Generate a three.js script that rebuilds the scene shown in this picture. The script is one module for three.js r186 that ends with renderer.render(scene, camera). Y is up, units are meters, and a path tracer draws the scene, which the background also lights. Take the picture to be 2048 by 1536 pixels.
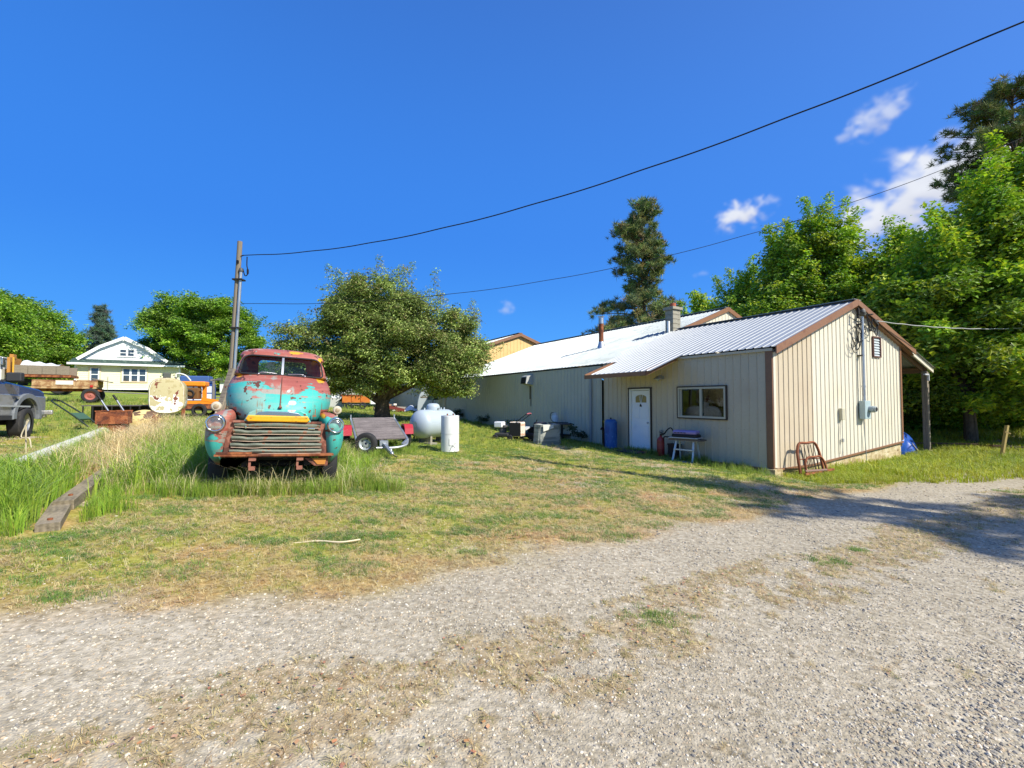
import * as THREE from 'three';
import { mergeGeometries, mergeVertices, toCreasedNormals } from 'three/addons/utils/BufferGeometryUtils.js';
import { RoundedBoxGeometry } from 'three/addons/geometries/RoundedBoxGeometry.js';
import { Brush, Evaluator, SUBTRACTION } from 'three-bvh-csg';

// ---------- camera, sky, sun, exposure ----------
const scene = new THREE.Scene();
const PITCH = Math.atan(31.5 / 910), EYE = new THREE.Vector3(0, 1.6, 0);
const camera = new THREE.PerspectiveCamera(2 * Math.atan(768 / 910) * 180 / Math.PI, 4 / 3, 0.1, 1200);
camera.position.copy(EYE); camera.rotation.x = PITCH;
const renderer = new THREE.WebGLRenderer({ antialias: true });
renderer.toneMapping = THREE.LinearToneMapping;
renderer.toneMappingExposure = 1.42;
renderer.shadowMap.enabled = true;
const SUN = new THREE.Vector3(0.614, 0.669, 0.418).normalize();
const sun = new THREE.DirectionalLight(new THREE.Color(1.0, 0.945, 0.84), 5.0);
sun.position.copy(SUN).multiplyScalar(90); sun.castShadow = true;
Object.assign(sun.shadow.camera, { left: -70, right: 60, top: 60, bottom: -60, near: 1, far: 260 });
sun.shadow.mapSize.set(4096, 4096); sun.name = 'sun';
scene.add(sun, sun.target);

// ---------- small maths ----------
const rnd = (s) => { let a = s | 0; return () => { a = (a + 0x6d2b79f5) | 0; let t = Math.imul(a ^ (a >>> 15), 1 | a); t = (t + Math.imul(t ^ (t >>> 7), 61 | t)) ^ t; return ((t ^ (t >>> 14)) >>> 0) / 4294967296; }; };
const cl = (x, a = 0, b = 1) => Math.min(b, Math.max(a, x)), mix = (a, b, t) => a + (b - a) * t;
const ss = (a, b, x) => { const t = cl((x - a) / (b - a)); return t * t * (3 - 2 * t); };
const V = (x, y, z) => new THREE.Vector3(x, y, z);
const RAD = Math.PI / 180;
const hash = (x, y) => { let h = Math.imul(x, 374761393) + Math.imul(y, 668265263); h = Math.imul(h ^ (h >>> 13), 1274126177); return ((h ^ (h >>> 16)) >>> 0) / 4294967296; };
function vn(x, y, p = 0) {       // value noise, tileable with period p
  const ix = Math.floor(x), iy = Math.floor(y), fx = x - ix, fy = y - iy, u = fx * fx * (3 - 2 * fx), v = fy * fy * (3 - 2 * fy);
  const w = p ? (n) => ((n % p) + p) % p : (n) => n;
  const a = hash(w(ix), w(iy)), b = hash(w(ix + 1), w(iy)), c = hash(w(ix), w(iy + 1)), d = hash(w(ix + 1), w(iy + 1));
  return mix(mix(a, b, u), mix(c, d, u), v);
}
const fbm = (x, y, o = 4, p = 0) => { let s = 0, a = 0.5, n = 0; for (let i = 0; i < o; i++) { s += a * vn(x + i * 17.3 * (p ? 0 : 1), y + i * 9.1 * (p ? 0 : 1), p); n += a; a *= 0.5; x *= 2; y *= 2; p *= 2; } return s / n; };
function curve(pts) {            // monotone-ish interpolation through [x, y] pairs
  return (x) => { let i = 0; while (i < pts.length - 2 && x > pts[i + 1][0]) i++; const [x0, y0] = pts[i], [x1, y1] = pts[i + 1], t = cl((x - x0) / (x1 - x0)); return mix(y0, y1, t); };
}
function smooth(pts) {           // Catmull-Rom through [x, y] pairs
  return (x) => {
    let i = 0; while (i < pts.length - 2 && x > pts[i + 1][0]) i++;
    const p1 = pts[i], p2 = pts[i + 1], p0 = pts[i - 1] || p1, p3 = pts[i + 2] || p2, h = p2[0] - p1[0], t = cl((x - p1[0]) / h);
    const m1 = (p2[1] - p0[1]) / (p2[0] - p0[0] || 1) * h, m2 = (p3[1] - p1[1]) / (p3[0] - p1[0] || 1) * h, t2 = t * t, t3 = t2 * t;
    return (2 * t3 - 3 * t2 + 1) * p1[1] + (t3 - 2 * t2 + t) * m1 + (-2 * t3 + 3 * t2) * p2[1] + (t3 - t2) * m2;
  };
}
// ---------- lie of the land: it falls gently from left to right ----------
function ground(x, z) {
  const xe = cl(x, -60, 60);
  let y = 0.05 - 0.05 * Math.min(xe, 7) + (xe > 6 && xe < 8 ? 0 : 0);
  y -= 0.06 * ss(5.5, 7.5, xe) * ss(-9, -11, z) * ss(16, 14, xe);
  if (xe > 13) y += 0.03 * (Math.min(xe, 25) - 13);
  y += 0.007 * cl(-z, 0, 60) * ss(2, -6, x);
  return y;
}
const bumpy = (x, z) => ground(x, z) + (fbm(x * 0.9 + 31, z * 0.9 + 7, 3) - 0.5) * 0.05;
// a pixel of the 2048 x 1536 photograph as a direction; where that ray meets the ground, or a given depth
function ray(px, py) { const x = (px - 1024) / 910, y = (768 - py) / 910, c = Math.cos(PITCH), s = Math.sin(PITCH); return V(x, y * c + s, y * s - c); }
function onGround(px, py) {
  const d = ray(px, py); let t = 0.4; const at = (k) => EYE.clone().addScaledVector(d, k);
  while (t < 300) { const p = at(t); if (p.y < ground(p.x, p.z)) break; t *= 1.01; }
  let a = t / 1.01, b = t;
  for (let i = 0; i < 30; i++) { const m = (a + b) / 2, p = at(m); if (p.y < ground(p.x, p.z)) b = m; else a = m; }
  const p = at(b); p.y = ground(p.x, p.z); return p;
}
function atDepth(px, py, depth) { const d = ray(px, py); return EYE.clone().addScaledVector(d, depth / -d.z); }

// ---------- sky ----------
{
  const W = 2048, H = 1024, data = new Float32Array(W * H * 4);
  const lowC = [0.066, 0.375, 1.0], midC = [0.038, 0.24, 0.84], topC = [0.02, 0.12, 0.48];
  // clouds: [azimuth, elevation, half-width, half-height, tilt, strength, noise scale], degrees
  const cd = (px, py) => { const d = ray(px, py).normalize(); return [Math.atan2(d.x, -d.z) / RAD, Math.asin(d.y) / RAD]; };
  const clouds = [[1850, 378, 8.2, 3.0, 24, 1.25, 0.55], [1775, 425, 4.6, 2.0, 20, 1.0, 0.6], [1487, 428, 2.3, 1.3, 8, 0.95, 1.1], [1760, 235, 2.3, 1.3, 24, 0.62, 1.1], [1690, 272, 0.8, 0.35, 15, 0.35, 1.6], [1012, 618, 0.85, 0.75, 0, 0.34, 1.3], [1405, 548, 0.8, 0.25, 10, 0.2, 1.5]]
    .map(([px, py, ...r]) => [...cd(px, py), ...r]);
  for (let row = 0; row < H; row++) {
    const up = ((row + 0.5) / H - 0.5) * Math.PI, el = up / RAD, y = Math.sin(up);
    for (let col = 0; col < W; col++) {
      const round = ((col + 0.5) / W - 0.5) * 2 * Math.PI, x = Math.cos(round) * Math.cos(up), z = Math.sin(round) * Math.cos(up);
      const az = Math.atan2(x, -z) / RAD, cosS = cl(x * SUN.x + y * SUN.y + z * SUN.z, -1, 1), ang = Math.acos(cosS) / RAD;
      const e = Math.max(0, el), t1 = ss(0, 20, e), t2 = ss(14, 62, e), haze = Math.exp(-e / 5);
      const glow = 0.85 * Math.exp(-ang / 17) + 0.1 * Math.exp(-ang / 45);
      const c = [0, 1, 2].map((k) => { let v = mix(mix(lowC[k], midC[k], t1), topC[k], t2); v = mix(v, [0.2, 0.52, 1.0][k], haze * 0.45); return v + glow * [1.0, 0.98, 0.92][k]; });
      let a = 0, lit = 1;
      for (const [ca, ce, hw, hh, tilt, st, ns] of clouds) {
        const dx = (az - ca) * Math.cos(up), dy = el - ce; if (Math.abs(dx) > 20 || Math.abs(dy) > 14) continue;
        const ct = Math.cos(tilt * RAD), sn = Math.sin(tilt * RAD), u = (dx * ct + dy * sn) / hw, v = (-dx * sn + dy * ct) / hh, r = Math.hypot(u, v);
        if (r > 1.9) continue;
        const wv = fbm(az * ns * 0.7 + 9, el * ns + 70, 3) * 1.6, n = fbm(az * ns + 40 + ca + wv, el * ns * 1.5 + 11 - wv, 7), d = ss(-0.05, 0.95, (1.2 - r) * 0.8 + (n - 0.5) * 1.8) * st * ss(1.8, 1.1, r);
        if (d > a) { a = d; lit = mix(0.8, 1.02, ss(-0.8, 0.5, v + (n - 0.5) * 1.6)); }
      }
      a = cl(a, 0, 0.97);
      const cc = [0.80 * lit, 0.83 * lit, 0.9 * (0.25 + 0.75 * lit)], below = ss(0, -3, el);
      for (let k = 0; k < 3; k++) data[(row * W + col) * 4 + k] = mix(mix(c[k], cc[k], a), [0.16, 0.15, 0.1][k], below) * 0.735;
      data[(row * W + col) * 4 + 3] = 1;
    }
  }
  const sky = new THREE.DataTexture(data, W, H, THREE.RGBAFormat, THREE.FloatType);
  sky.mapping = THREE.EquirectangularReflectionMapping; sky.magFilter = THREE.LinearFilter; sky.needsUpdate = true;
  scene.background = sky; scene.environment = sky;
}

// ---------- naming and building helpers ----------
const taken = new Map();
function numbered(name) { const n = taken.get(name) || 0; taken.set(name, n + 1); return n ? name + '_' + String(n).padStart(3, '0') : name; }
function tag(o, label, category, group) { o.userData.label = label; o.userData.category = category; if (group) o.userData.group = group; return o; }
function thing(name, label, category, p = [0, 0, 0], turn = 0, group) {
  const o = new THREE.Group(); o.name = numbered(name); o.position.set(...(p.isVector3 ? p.toArray() : p)); o.rotation.y = turn; scene.add(o);
  return tag(o, label, category, group);
}
function part(name, geo, mat, parent) {
  const m = new THREE.Mesh(Array.isArray(geo) ? merge(geo) : geo, mat); m.name = name; m.castShadow = m.receiveShadow = true; parent.add(m); return m;
}
function structure(name, geo, mat) { const m = part(numbered(name), geo, mat, scene); m.userData.kind = 'structure'; return m; }
function plain(g) {
  g = g.index ? g.toNonIndexed() : g;
  if (!g.attributes.normal) g.computeVertexNormals();
  if (!g.attributes.uv) g.setAttribute('uv', new THREE.BufferAttribute(new Float32Array(g.attributes.position.count * 2), 2));
  for (const k of Object.keys(g.attributes)) if (!['position', 'normal', 'uv'].includes(k)) g.deleteAttribute(k);
  g.morphAttributes = {}; g.clearGroups(); return g;
}
const merge = (list) => list.length === 1 ? list[0] : mergeGeometries(list.map(plain));
const place = (g, x = 0, y = 0, z = 0, rx = 0, ry = 0, rz = 0) => g.applyMatrix4(new THREE.Matrix4().compose(V(x, y, z), new THREE.Quaternion().setFromEuler(new THREE.Euler(rx, ry, rz)), V(1, 1, 1)));
// box uv in metres
function box(w, h, d, x = 0, y = 0, z = 0, rx = 0, ry = 0, rz = 0) {
  const g = new THREE.BoxGeometry(w, h, d), p = g.attributes.position, n = g.attributes.normal, uv = g.attributes.uv;
  for (let i = 0; i < p.count; i++) { const ax = Math.abs(n.getX(i)), ay = Math.abs(n.getY(i)); uv.setXY(i, ax > 0.5 ? p.getZ(i) : p.getX(i), ay > 0.5 ? p.getZ(i) : p.getY(i)); }
  return place(g, x, y, z, rx, ry, rz);
}
const rbox = (w, h, d, r, x = 0, y = 0, z = 0, rx = 0, ry = 0, rz = 0, seg = 2) => place(new RoundedBoxGeometry(w, h, d, seg, r), x, y, z, rx, ry, rz);
const cyl = (r0, r1, h, x = 0, y = 0, z = 0, rx = 0, ry = 0, rz = 0, seg = 16, open = false) => place(new THREE.CylinderGeometry(r1, r0, h, seg, 1, open), x, y, z, rx, ry, rz);
function rod(a, b, r, seg = 8, r1 = r) {
  const d = b.clone().sub(a), g = new THREE.CylinderGeometry(r1, r, d.length(), seg);
  return g.applyMatrix4(new THREE.Matrix4().compose(a.clone().add(b).multiplyScalar(0.5), new THREE.Quaternion().setFromUnitVectors(V(0, 1, 0), d.normalize()), V(1, 1, 1)));
}
// a square bar from a to b
function bar(a, b, w, h) {
  const d = b.clone().sub(a), L = d.length(), m = new THREE.Matrix4().lookAt(a, b, Math.abs(d.y / L) > 0.95 ? V(1, 0, 0) : V(0, 1, 0)), g = box(w, h, L);
  return g.applyMatrix4(m.setPosition(a.clone().add(b).multiplyScalar(0.5)));
}
const tube = (pts, r, n = 32, seg = 8, closed = false) => new THREE.TubeGeometry(new THREE.CatmullRomCurve3(pts, closed, 'centripetal'), n, r, seg, closed);
const lathe = (pts, seg = 32) => new THREE.LatheGeometry(pts.map(([r, y]) => new THREE.Vector2(r, y)), seg);
function rrect(w, h, r, x = 0, y = 0) {
  const s = new THREE.Shape(), a = x - w / 2, b = y - h / 2;
  s.moveTo(a + r, b); s.lineTo(a + w - r, b); s.quadraticCurveTo(a + w, b, a + w, b + r); s.lineTo(a + w, b + h - r); s.quadraticCurveTo(a + w, b + h, a + w - r, b + h);
  s.lineTo(a + r, b + h); s.quadraticCurveTo(a, b + h, a, b + h - r); s.lineTo(a, b + r); s.quadraticCurveTo(a, b, a + r, b); return s;
}
const poly = (pts) => new THREE.Shape(pts.map(([x, y]) => new THREE.Vector2(x, y)));
const extr = (shape, d, bevel = 0, seg = 8) => new THREE.ExtrudeGeometry(shape, { depth: d, bevelEnabled: bevel > 0, bevelSize: bevel, bevelThickness: bevel, bevelSegments: 2, curveSegments: seg });
// a smooth grid surface f(u, v) -> [x, y, z]
function gridSurf(nu, nv, f, uvf) {
  const pos = [], uv = [], idx = [];
  for (let j = 0; j <= nv; j++) for (let i = 0; i <= nu; i++) { const p = f(i / nu, j / nv); pos.push(...p); uv.push(...(uvf ? uvf(p) : [i / nu, j / nv])); }
  for (let j = 0; j < nv; j++) for (let i = 0; i < nu; i++) { const a = j * (nu + 1) + i, b = a + 1, c = a + nu + 1, d = c + 1; idx.push(a, b, d, a, d, c); }
  const g = new THREE.BufferGeometry(); g.setAttribute('position', new THREE.Float32BufferAttribute(pos, 3)); g.setAttribute('uv', new THREE.Float32BufferAttribute(uv, 2)); g.setIndex(idx); g.computeVertexNormals(); return g;
}
// ribbed metal sheet in the xy plane, ribs towards +z; bot(x), top(x); holes [x0, x1, y0, y1]
function ribSheet(x0, x1, bot, top, holes = [], pitch = 0.2286, ribW = 0.036, ribH = 0.018, off = 0.03, thick = 0.006) {
  const br = new Set([x0, x1]), zs = (x) => { const k = ((x - off) % pitch + pitch) % pitch; const e = 0.008; if (k <= e) return ribH * k / e; if (k <= ribW - e) return ribH; if (k <= ribW) return ribH * (ribW - k) / e; return 0; };
  for (let k = Math.floor((x0 - off) / pitch) - 1; k * pitch + off < x1 + pitch; k++) for (const d of [0, 0.008, ribW - 0.008, ribW]) { const x = k * pitch + off + d; if (x > x0 + 1e-4 && x < x1 - 1e-4) br.add(+x.toFixed(5)); }
  for (const h of holes) for (const x of [h[0], h[1]]) if (x > x0 && x < x1) br.add(x);
  const xs = [...br].sort((a, b) => a - b), pos = [], nor = [], uv = [];
  for (let i = 0; i < xs.length - 1; i++) {
    const a = xs[i], b = xs[i + 1], m = (a + b) / 2, za = zs(a + 1e-6), zb = zs(b - 1e-6), L = Math.hypot(b - a, zb - za), n = [-(zb - za) / L, 0, (b - a) / L];
    let spans = [[bot, top]];
    for (const h of holes) if (m > h[0] && m < h[1]) spans = [[spans[0][0], () => h[2]], [() => h[3], spans[spans.length - 1][1]]];
    for (const [lo, hi] of spans) {
      const q = [[a, lo(a), za], [b, lo(b), zb], [b, hi(b), zb], [a, hi(a), za]];
      if (q[3][1] - q[0][1] < 1e-4 && q[2][1] - q[1][1] < 1e-4) continue;
      for (const k of [0, 1, 2, 0, 2, 3]) { pos.push(...q[k]); nor.push(...n); uv.push(q[k][0], q[k][1]); }
      if (thick) for (const k of [0, 2, 1, 0, 3, 2]) { pos.push(q[k][0], q[k][1], q[k][2] - thick); nor.push(-n[0], 0, -n[2]); uv.push(q[k][0], q[k][1]); }
      if (thick) for (const [p, r, s] of [[q[0], q[1], -1], [q[3], q[2], 1]]) { const P = [p, r, [r[0], r[1], r[2] - thick], [p[0], p[1], p[2] - thick]]; for (const k of s < 0 ? [0, 2, 1, 0, 3, 2] : [0, 1, 2, 0, 2, 3]) { pos.push(...P[k]); nor.push(0, s, 0); uv.push(P[k][0], P[k][1]); } }
    }
  }
  const g = new THREE.BufferGeometry(); g.setAttribute('position', new THREE.Float32BufferAttribute(pos, 3)); g.setAttribute('normal', new THREE.Float32BufferAttribute(nor, 3)); g.setAttribute('uv', new THREE.Float32BufferAttribute(uv, 2)); return g;
}

// ---------- textures and materials ----------
function tex(w, h, fn, srgb = true, rep = 1) {
  const d = new Uint8Array(w * h * 4);
  for (let y = 0; y < h; y++) for (let x = 0; x < w; x++) { const c = fn(x / w, y / h); const o = (y * w + x) * 4; d[o] = cl(c[0], 0, 255); d[o + 1] = cl(c[1], 0, 255); d[o + 2] = cl(c[2], 0, 255); d[o + 3] = 255; }
  const t = new THREE.DataTexture(d, w, h); t.wrapS = t.wrapT = THREE.RepeatWrapping; t.magFilter = THREE.LinearFilter; t.minFilter = THREE.LinearMipmapLinearFilter; t.generateMipmaps = true;
  if (srgb) t.colorSpace = THREE.SRGBColorSpace; t.repeat.set(rep, rep); t.needsUpdate = true; return t;
}
const M = {};
const std = (c, rough = 0.8, o = {}) => new THREE.MeshStandardMaterial({ color: c, roughness: rough, side: THREE.DoubleSide, ...o });
const phy = (c, rough = 0.5, o = {}) => new THREE.MeshPhysicalMaterial({ color: c, roughness: rough, side: THREE.DoubleSide, ...o });
// a mottled map: base colour, blotch colour(s) where noise passes a threshold, fine grain
function mottled(base, spots, grain = 8, sc = 8, size = 256, rep = 0.5) {
  return tex(size, size, (u, v) => {
    let c = [...base]; const g = (vn(u * 96, v * 96, 96) - 0.5) * grain * 2 + (fbm(u * 4, v * 4, 3, 4) - 0.5) * grain * 2; c = c.map((x) => x + g);
    spots.forEach(([col, th, w, s], k) => { const s0 = s || sc, n = fbm(u * s0, v * s0 + 0, 5, s0) + 0, a = ss(th, th + w, k % 2 ? 1 - n : n); c = c.map((x, i) => mix(x, col[i] + g * 0.7, a)); });
    return c;
  }, true, rep);
}
const grainN = tex(256, 256, (u, v) => { const n = fbm(u * 16, v * 16, 4, 16) * 255; return [n, n, n]; }, false, 1);
// ---------- frame of the metal sheds: x across the gable, y up from the siding foot, z towards the driveway ----------
const TH = 29.93 * RAD, C0 = V(6.644, -0.155, -11.606);
const AX = V(Math.cos(TH), 0, -Math.sin(TH)), AZ = V(Math.sin(TH), 0, Math.cos(TH));
const shedPoint = (x, y, z) => C0.clone().addScaledVector(AX, x).addScaledVector(AZ, z).setY(C0.y + y);
const wallOut = (x, z) => -((x - C0.x) * AX.x + (z - C0.z) * AX.z), wallAlong = (x, z) => (x - C0.x) * AZ.x + (z - C0.z) * AZ.z;
function inPoly(x, z, P) { let c = false; for (let i = 0, j = P.length - 1; i < P.length; j = i++) { const [xi, zi] = P[i], [xj, zj] = P[j]; if ((zi > z) !== (zj > z) && x < ((xj - xi) * (z - zi)) / (zj - zi) + xi) c = !c; } return c; }
const TALL = [[-14, -3.6], [-6.5, -4.1], [-4.35, -4.35], [-4.75, -5.6], [-4.1, -6.2], [-3.2, -6.95], [-2.7, -7.6], [-3.0, -9.5], [-5.2, -12.5], [-9.5, -15], [-11.6, -14.2], [-9.9, -11.4], [-7.5, -7.0], [-9.5, -5.5], [-14, -5.4]];
// what covers the ground at (x, z): shares of road gravel, litter, thin dry grass, green grass
function cover(x, z) {
  const s = z + 0.62 * x, n1 = fbm(x * 0.75 + 5, z * 0.75 + 3, 4) - 0.5, n2 = fbm(x * 2.1 + 50, z * 2.1, 4) - 0.5, n3 = fbm(x * 0.28 + 9, z * 0.28 + 80, 3) - 0.5;
  const su = -4.45 - 0.1 * Math.max(0, x);
  const road = ss(su - 0.6, su + 0.45, s + n1 * 1.1 + n2 * 0.7);
  const m = Math.exp(-Math.pow((s + 2.72 + n1 * 0.8) / 0.52, 2)), n4 = fbm(x * 7 + 11, z * 7 + 31, 3) - 0.5, litter = road * cl(ss(0.3, 0.62, m * (0.74 + n2 * 1.4 + n1 * 0.6 + n4 * 1.9)) + 0.7 * ss(0.16, 0.34, n2 + n1 * 0.6 + n4 * 0.7 - 0.1) * ss(-3.4, -1.6, s));
  const w = wallOut(x, z), along = wallAlong(x, z);
  let green = 0.34 - 0.16 * ss(-1.6, 0, s - su) + 0.62 * ss(-8.5, -14.5, z + n1 * 5 - 1.2 * ss(0, -4, x)) + n2 * 1.15 + n3 * 0.5;
  const right = ss(6.2, 7.4, x + n1) * ss(-9.9, -10.9, z + 0.15 * (x - 7) + n2); green = Math.max(green, right);
  green = Math.max(green, ss(1.9, 1.1, w + n1 * 0.8) * ss(1, -1, along));
  let patch = ss(0.14, 0.3, n2 * 0.7 + n1 * 0.9 - 0.03 - 0.12 * ss(-9, -14, z));              // bare stony patches in the thin grass
  patch = Math.max(patch, 0.85 * ss(1.5, 2.1, w + n1) * ss(3.6, 2.7, w + n2) * ss(-9, -6, along) * ss(-0.28, 0.1, n2 + n1 * 0.5 + 0.03));
  patch = Math.max(patch, 0.8 * ss(-1.2, -0.2, s - su) * ss(-0.1, 0.2, n2 + n1));
  patch *= 1 - right; if (x < -16 || z < -22) patch = 0;
  return { road, litter, green: cl(green) * (1 - road) * (1 - patch * 0.8), patch: patch * (1 - road), n1, n2, n3, s, right };
}
function groundColor(x, z) {
  const k = cover(x, z), fine = vn(x * 41, z * 41) - 0.5, fine2 = vn(x * 90 + 7, z * 90) - 0.5, coarse = k.n3;
  const speck = ss(0.78, 0.9, vn(x * 60 + 3, z * 60 + 8)) * -46 + ss(0.8, 0.92, vn(x * 52 + 30, z * 52)) * 34, g = [163, 153, 131].map((c) => c + fine * 44 + fine2 * 40 + coarse * 14 + k.n1 * 14 + speck * 0.8);
  const dry = [mix(178, 146, k.n2 + 0.5), mix(148, 122, k.n1 + 0.5), 84].map((c) => c + fine * 54 + fine2 * 40 + k.n1 * 16);
  const grn = [136 + 40 * k.n2 + 16 * k.n1, 142 + 16 * k.n2, 36].map((c) => c + fine * 46 + fine2 * 34);
  let c = dry.map((d, i) => mix(d, grn[i], k.green));
  c = c.map((d, i) => mix(d, [168, 158, 140][i] + fine * 34 + fine2 * 30, k.patch * 0.75));
  c = c.map((d, i) => mix(d, g[i], k.road));
  c = c.map((d, i) => mix(d, [150, 128, 90][i] + fine * 44 + fine2 * 38, k.litter * 0.55));
  return c;
}
{
  const X0 = -24, X1 = 24, Z0 = -32, Z1 = 4, S = 2048;
  const map = tex(S, S, (u, v) => groundColor(mix(X0, X1, u), mix(Z0, Z1, v)));
  const nx = 200, nz = 150, g = gridSurf(nx, nz, (u, v) => { const x = mix(X0, X1, u), z = mix(Z1, Z0, v), e = cl(Math.min(x - X0, X1 - x, z - Z0, Z1 - z) / 1.5); return [x, mix(ground(x, z), bumpy(x, z), e), z]; }, ([x, , z]) => [(x - X0) / (X1 - X0), (z - Z0) / (Z1 - Z0)]);
  const bump = tex(1024, 1024, (u, v) => { const n = (vn(u * 256, v * 256, 256) * 0.6 + vn(u * 128, v * 128, 128) * 0.4) * 255; return [n, n, n]; }, false, 1); bump.repeat.set(26, 20);
  M.ground = std(0xffffff, 0.95, { map, bumpMap: bump, bumpScale: 0.006 });
  structure('yard_ground', g, M.ground);
  // the meadow and lawns around, one sheet with a hole where the yard lies
  const lawn = tex(1024, 1024, (u, v) => { const a = fbm(u * 8, v * 8, 5, 8) - 0.5, b = vn(u * 256, v * 256, 256) - 0.5, c = vn(u * 90, v * 90, 90) - 0.5; return [132 + a * 60 + b * 26 + c * 18, 146 + a * 36 + b * 24 + c * 18, 42 + a * 26 + b * 14]; }, true, 1 / 9);
  const strip = (x0, x1, z0, z1, nx2, nz2) => gridSurf(nx2, nz2, (u, v) => { const x = mix(x0, x1, u), z = mix(z1, z0, v); return [x, ground(x, z), z]; }, ([x, , z]) => [x, z]);
  structure('meadow_ground', merge([strip(-400, X0, -500, 100, 90, 80), strip(X1, 300, -500, 100, 60, 60), strip(X0, X1, -500, Z0, 64, 80), strip(X0, X1, Z1, 100, 64, 20)]), std(0xffffff, 0.97, { map: lawn, bumpMap: grainN, bumpScale: 0.04 }));
  // grey lane in front of the house
  const lane = gridSurf(60, 2, (u, v) => { const x = mix(-70, -14, u), z = -43.8 - v * 2.6 + (x + 42) * 0.02; return [x, ground(x, z) + 0.02, z]; }, ([x, , z]) => [x, z]);
  structure('lane', lane, std(0x9b9a96, 0.95, { map: tex(256, 256, (u, v) => { const n = 190 + (vn(u * 64, v * 64, 64) - 0.5) * 60 + (fbm(u * 8, v * 8, 3, 8) - 0.5) * 40; return [n, n, n * 0.97]; }, true, 0.5) }));
}
// ---------- shared materials ----------
M.sideTan = phy(0xffffff, 0.5, { map: mottled([191, 177, 151], [[[185, 169, 143], 0.55, 0.3, 3]], 2.5, 6, 256, 0.25), clearcoat: 0.15, clearcoatRoughness: 0.5 });
M.sideCream = phy(0xffffff, 0.5, { map: mottled([212, 205, 184], [[[207, 198, 174], 0.55, 0.3, 3]], 2.5, 6, 256, 0.25), clearcoat: 0.15, clearcoatRoughness: 0.5 });
M.sidePale = std(0xffffff, 0.6, { map: mottled([184, 182, 164], [[[174, 173, 154], 0.55, 0.3, 3]], 3, 6, 256, 0.2) });
M.sideOchre = std(0xffffff, 0.6, { map: mottled([216, 184, 122], [[[204, 172, 110], 0.58, 0.2, 6]], 4, 6, 256, 0.4) });
M.roofMetal = std(0xffffff, 0.45, { metalness: 0.12, map: mottled([160, 164, 165], [[[151, 155, 156], 0.56, 0.25, 4]], 3, 6, 256, 0.35) });
M.roofOld = std(0xffffff, 0.5, { metalness: 0.2, map: mottled([154, 162, 161], [[[138, 147, 144], 0.55, 0.16, 8], [[168, 175, 174], 0.57, 0.16, 7]], 5, 6, 512, 0.22) });
M.brown = std(0xffffff, 0.5, { map: mottled([132, 95, 68], [[[120, 82, 58], 0.58, 0.2, 6]], 5, 6, 128, 0.7) });
M.concrete = std(0xffffff, 0.95, { map: mottled([186, 170, 132], [[[158, 138, 98], 0.55, 0.12, 8], [[202, 190, 156], 0.58, 0.14, 8], [[130, 112, 78], 0.68, 0.1, 12]], 12, 6, 256, 0.6), bumpMap: grainN, bumpScale: 0.012 });
M.block = std(0xffffff, 0.95, { map: mottled([150, 146, 130], [[[124, 120, 104], 0.56, 0.14, 8]], 14, 6, 128, 1), bumpMap: grainN, bumpScale: 0.006 });
M.white = std(0xe4e4de, 0.55, { map: mottled([252, 252, 250], [[[234, 232, 224], 0.6, 0.2, 6]], 3, 6, 128, 0.7) });
M.doorWhite = phy(0xffffff, 0.45, { map: mottled([228, 232, 236], [[[216, 221, 227], 0.6, 0.2, 3]], 2, 6, 256, 0.7), clearcoat: 0.2 });
M.dark = std(0x1c1b1a, 0.8); M.black = std(0x0d0d0e, 0.6); M.rubber = std(0xffffff, 0.85, { map: mottled([38, 38, 39], [[[66, 64, 60], 0.6, 0.2, 6]], 5, 6, 128, 2) });
M.galv = std(0xffffff, 0.4, { metalness: 0.75, map: mottled([186, 190, 192], [[[160, 164, 168], 0.55, 0.15, 8]], 6, 6, 128, 1.5) });
M.steel = std(0xb9bdc0, 0.32, { metalness: 0.9 });
M.chrome = std(0xe6e8ea, 0.12, { metalness: 1 });
M.rust = std(0xffffff, 0.9, { map: mottled([124, 70, 42], [[[88, 48, 32], 0.55, 0.14, 7], [[156, 96, 58], 0.58, 0.14, 7]], 14, 6, 256, 0.9), bumpMap: grainN, bumpScale: 0.003 });
M.wood = std(0xffffff, 0.9, { map: tex(256, 256, (u, v) => { const n = fbm(u * 4, v * 48, 4, 4) * 60 + vn(u * 32, v * 128, 32) * 22; return [88 + n, 80 + n * 0.92, 68 + n * 0.82]; }, true, 0.8), bumpMap: grainN, bumpScale: 0.004 });
M.woodBrown = std(0xffffff, 0.9, { map: tex(256, 256, (u, v) => { const n = fbm(u * 4, v * 40, 4, 4) * 60 + vn(u * 64, v * 64, 64) * 20; return [70 + n, 54 + n * 0.8, 38 + n * 0.62]; }, true, 0.8) });
M.woodV = M.wood.clone(); M.woodV.map = M.wood.map.clone(); M.woodV.map.rotation = Math.PI / 2; M.woodV.map.needsUpdate = true; M.woodBrownV = M.woodBrown.clone(); M.woodBrownV.map = M.woodBrown.map.clone(); M.woodBrownV.map.rotation = Math.PI / 2; M.woodBrownV.map.needsUpdate = true;
M.glass = phy(0xdfe8e6, 0.02, { transmission: 1, thickness: 0, ior: 1.48, specularIntensity: 0.6 });
M.interior = std(0x2d2a26, 0.95); M.interiorLight = std(0x8b8474, 0.95);
M.wire = std(0x17181c, 0.95); M.cable = std(0xa9aaa6, 0.6);

function shedGroup(name, label) { return thing(name, label, 'building', C0, TH); }
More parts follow.
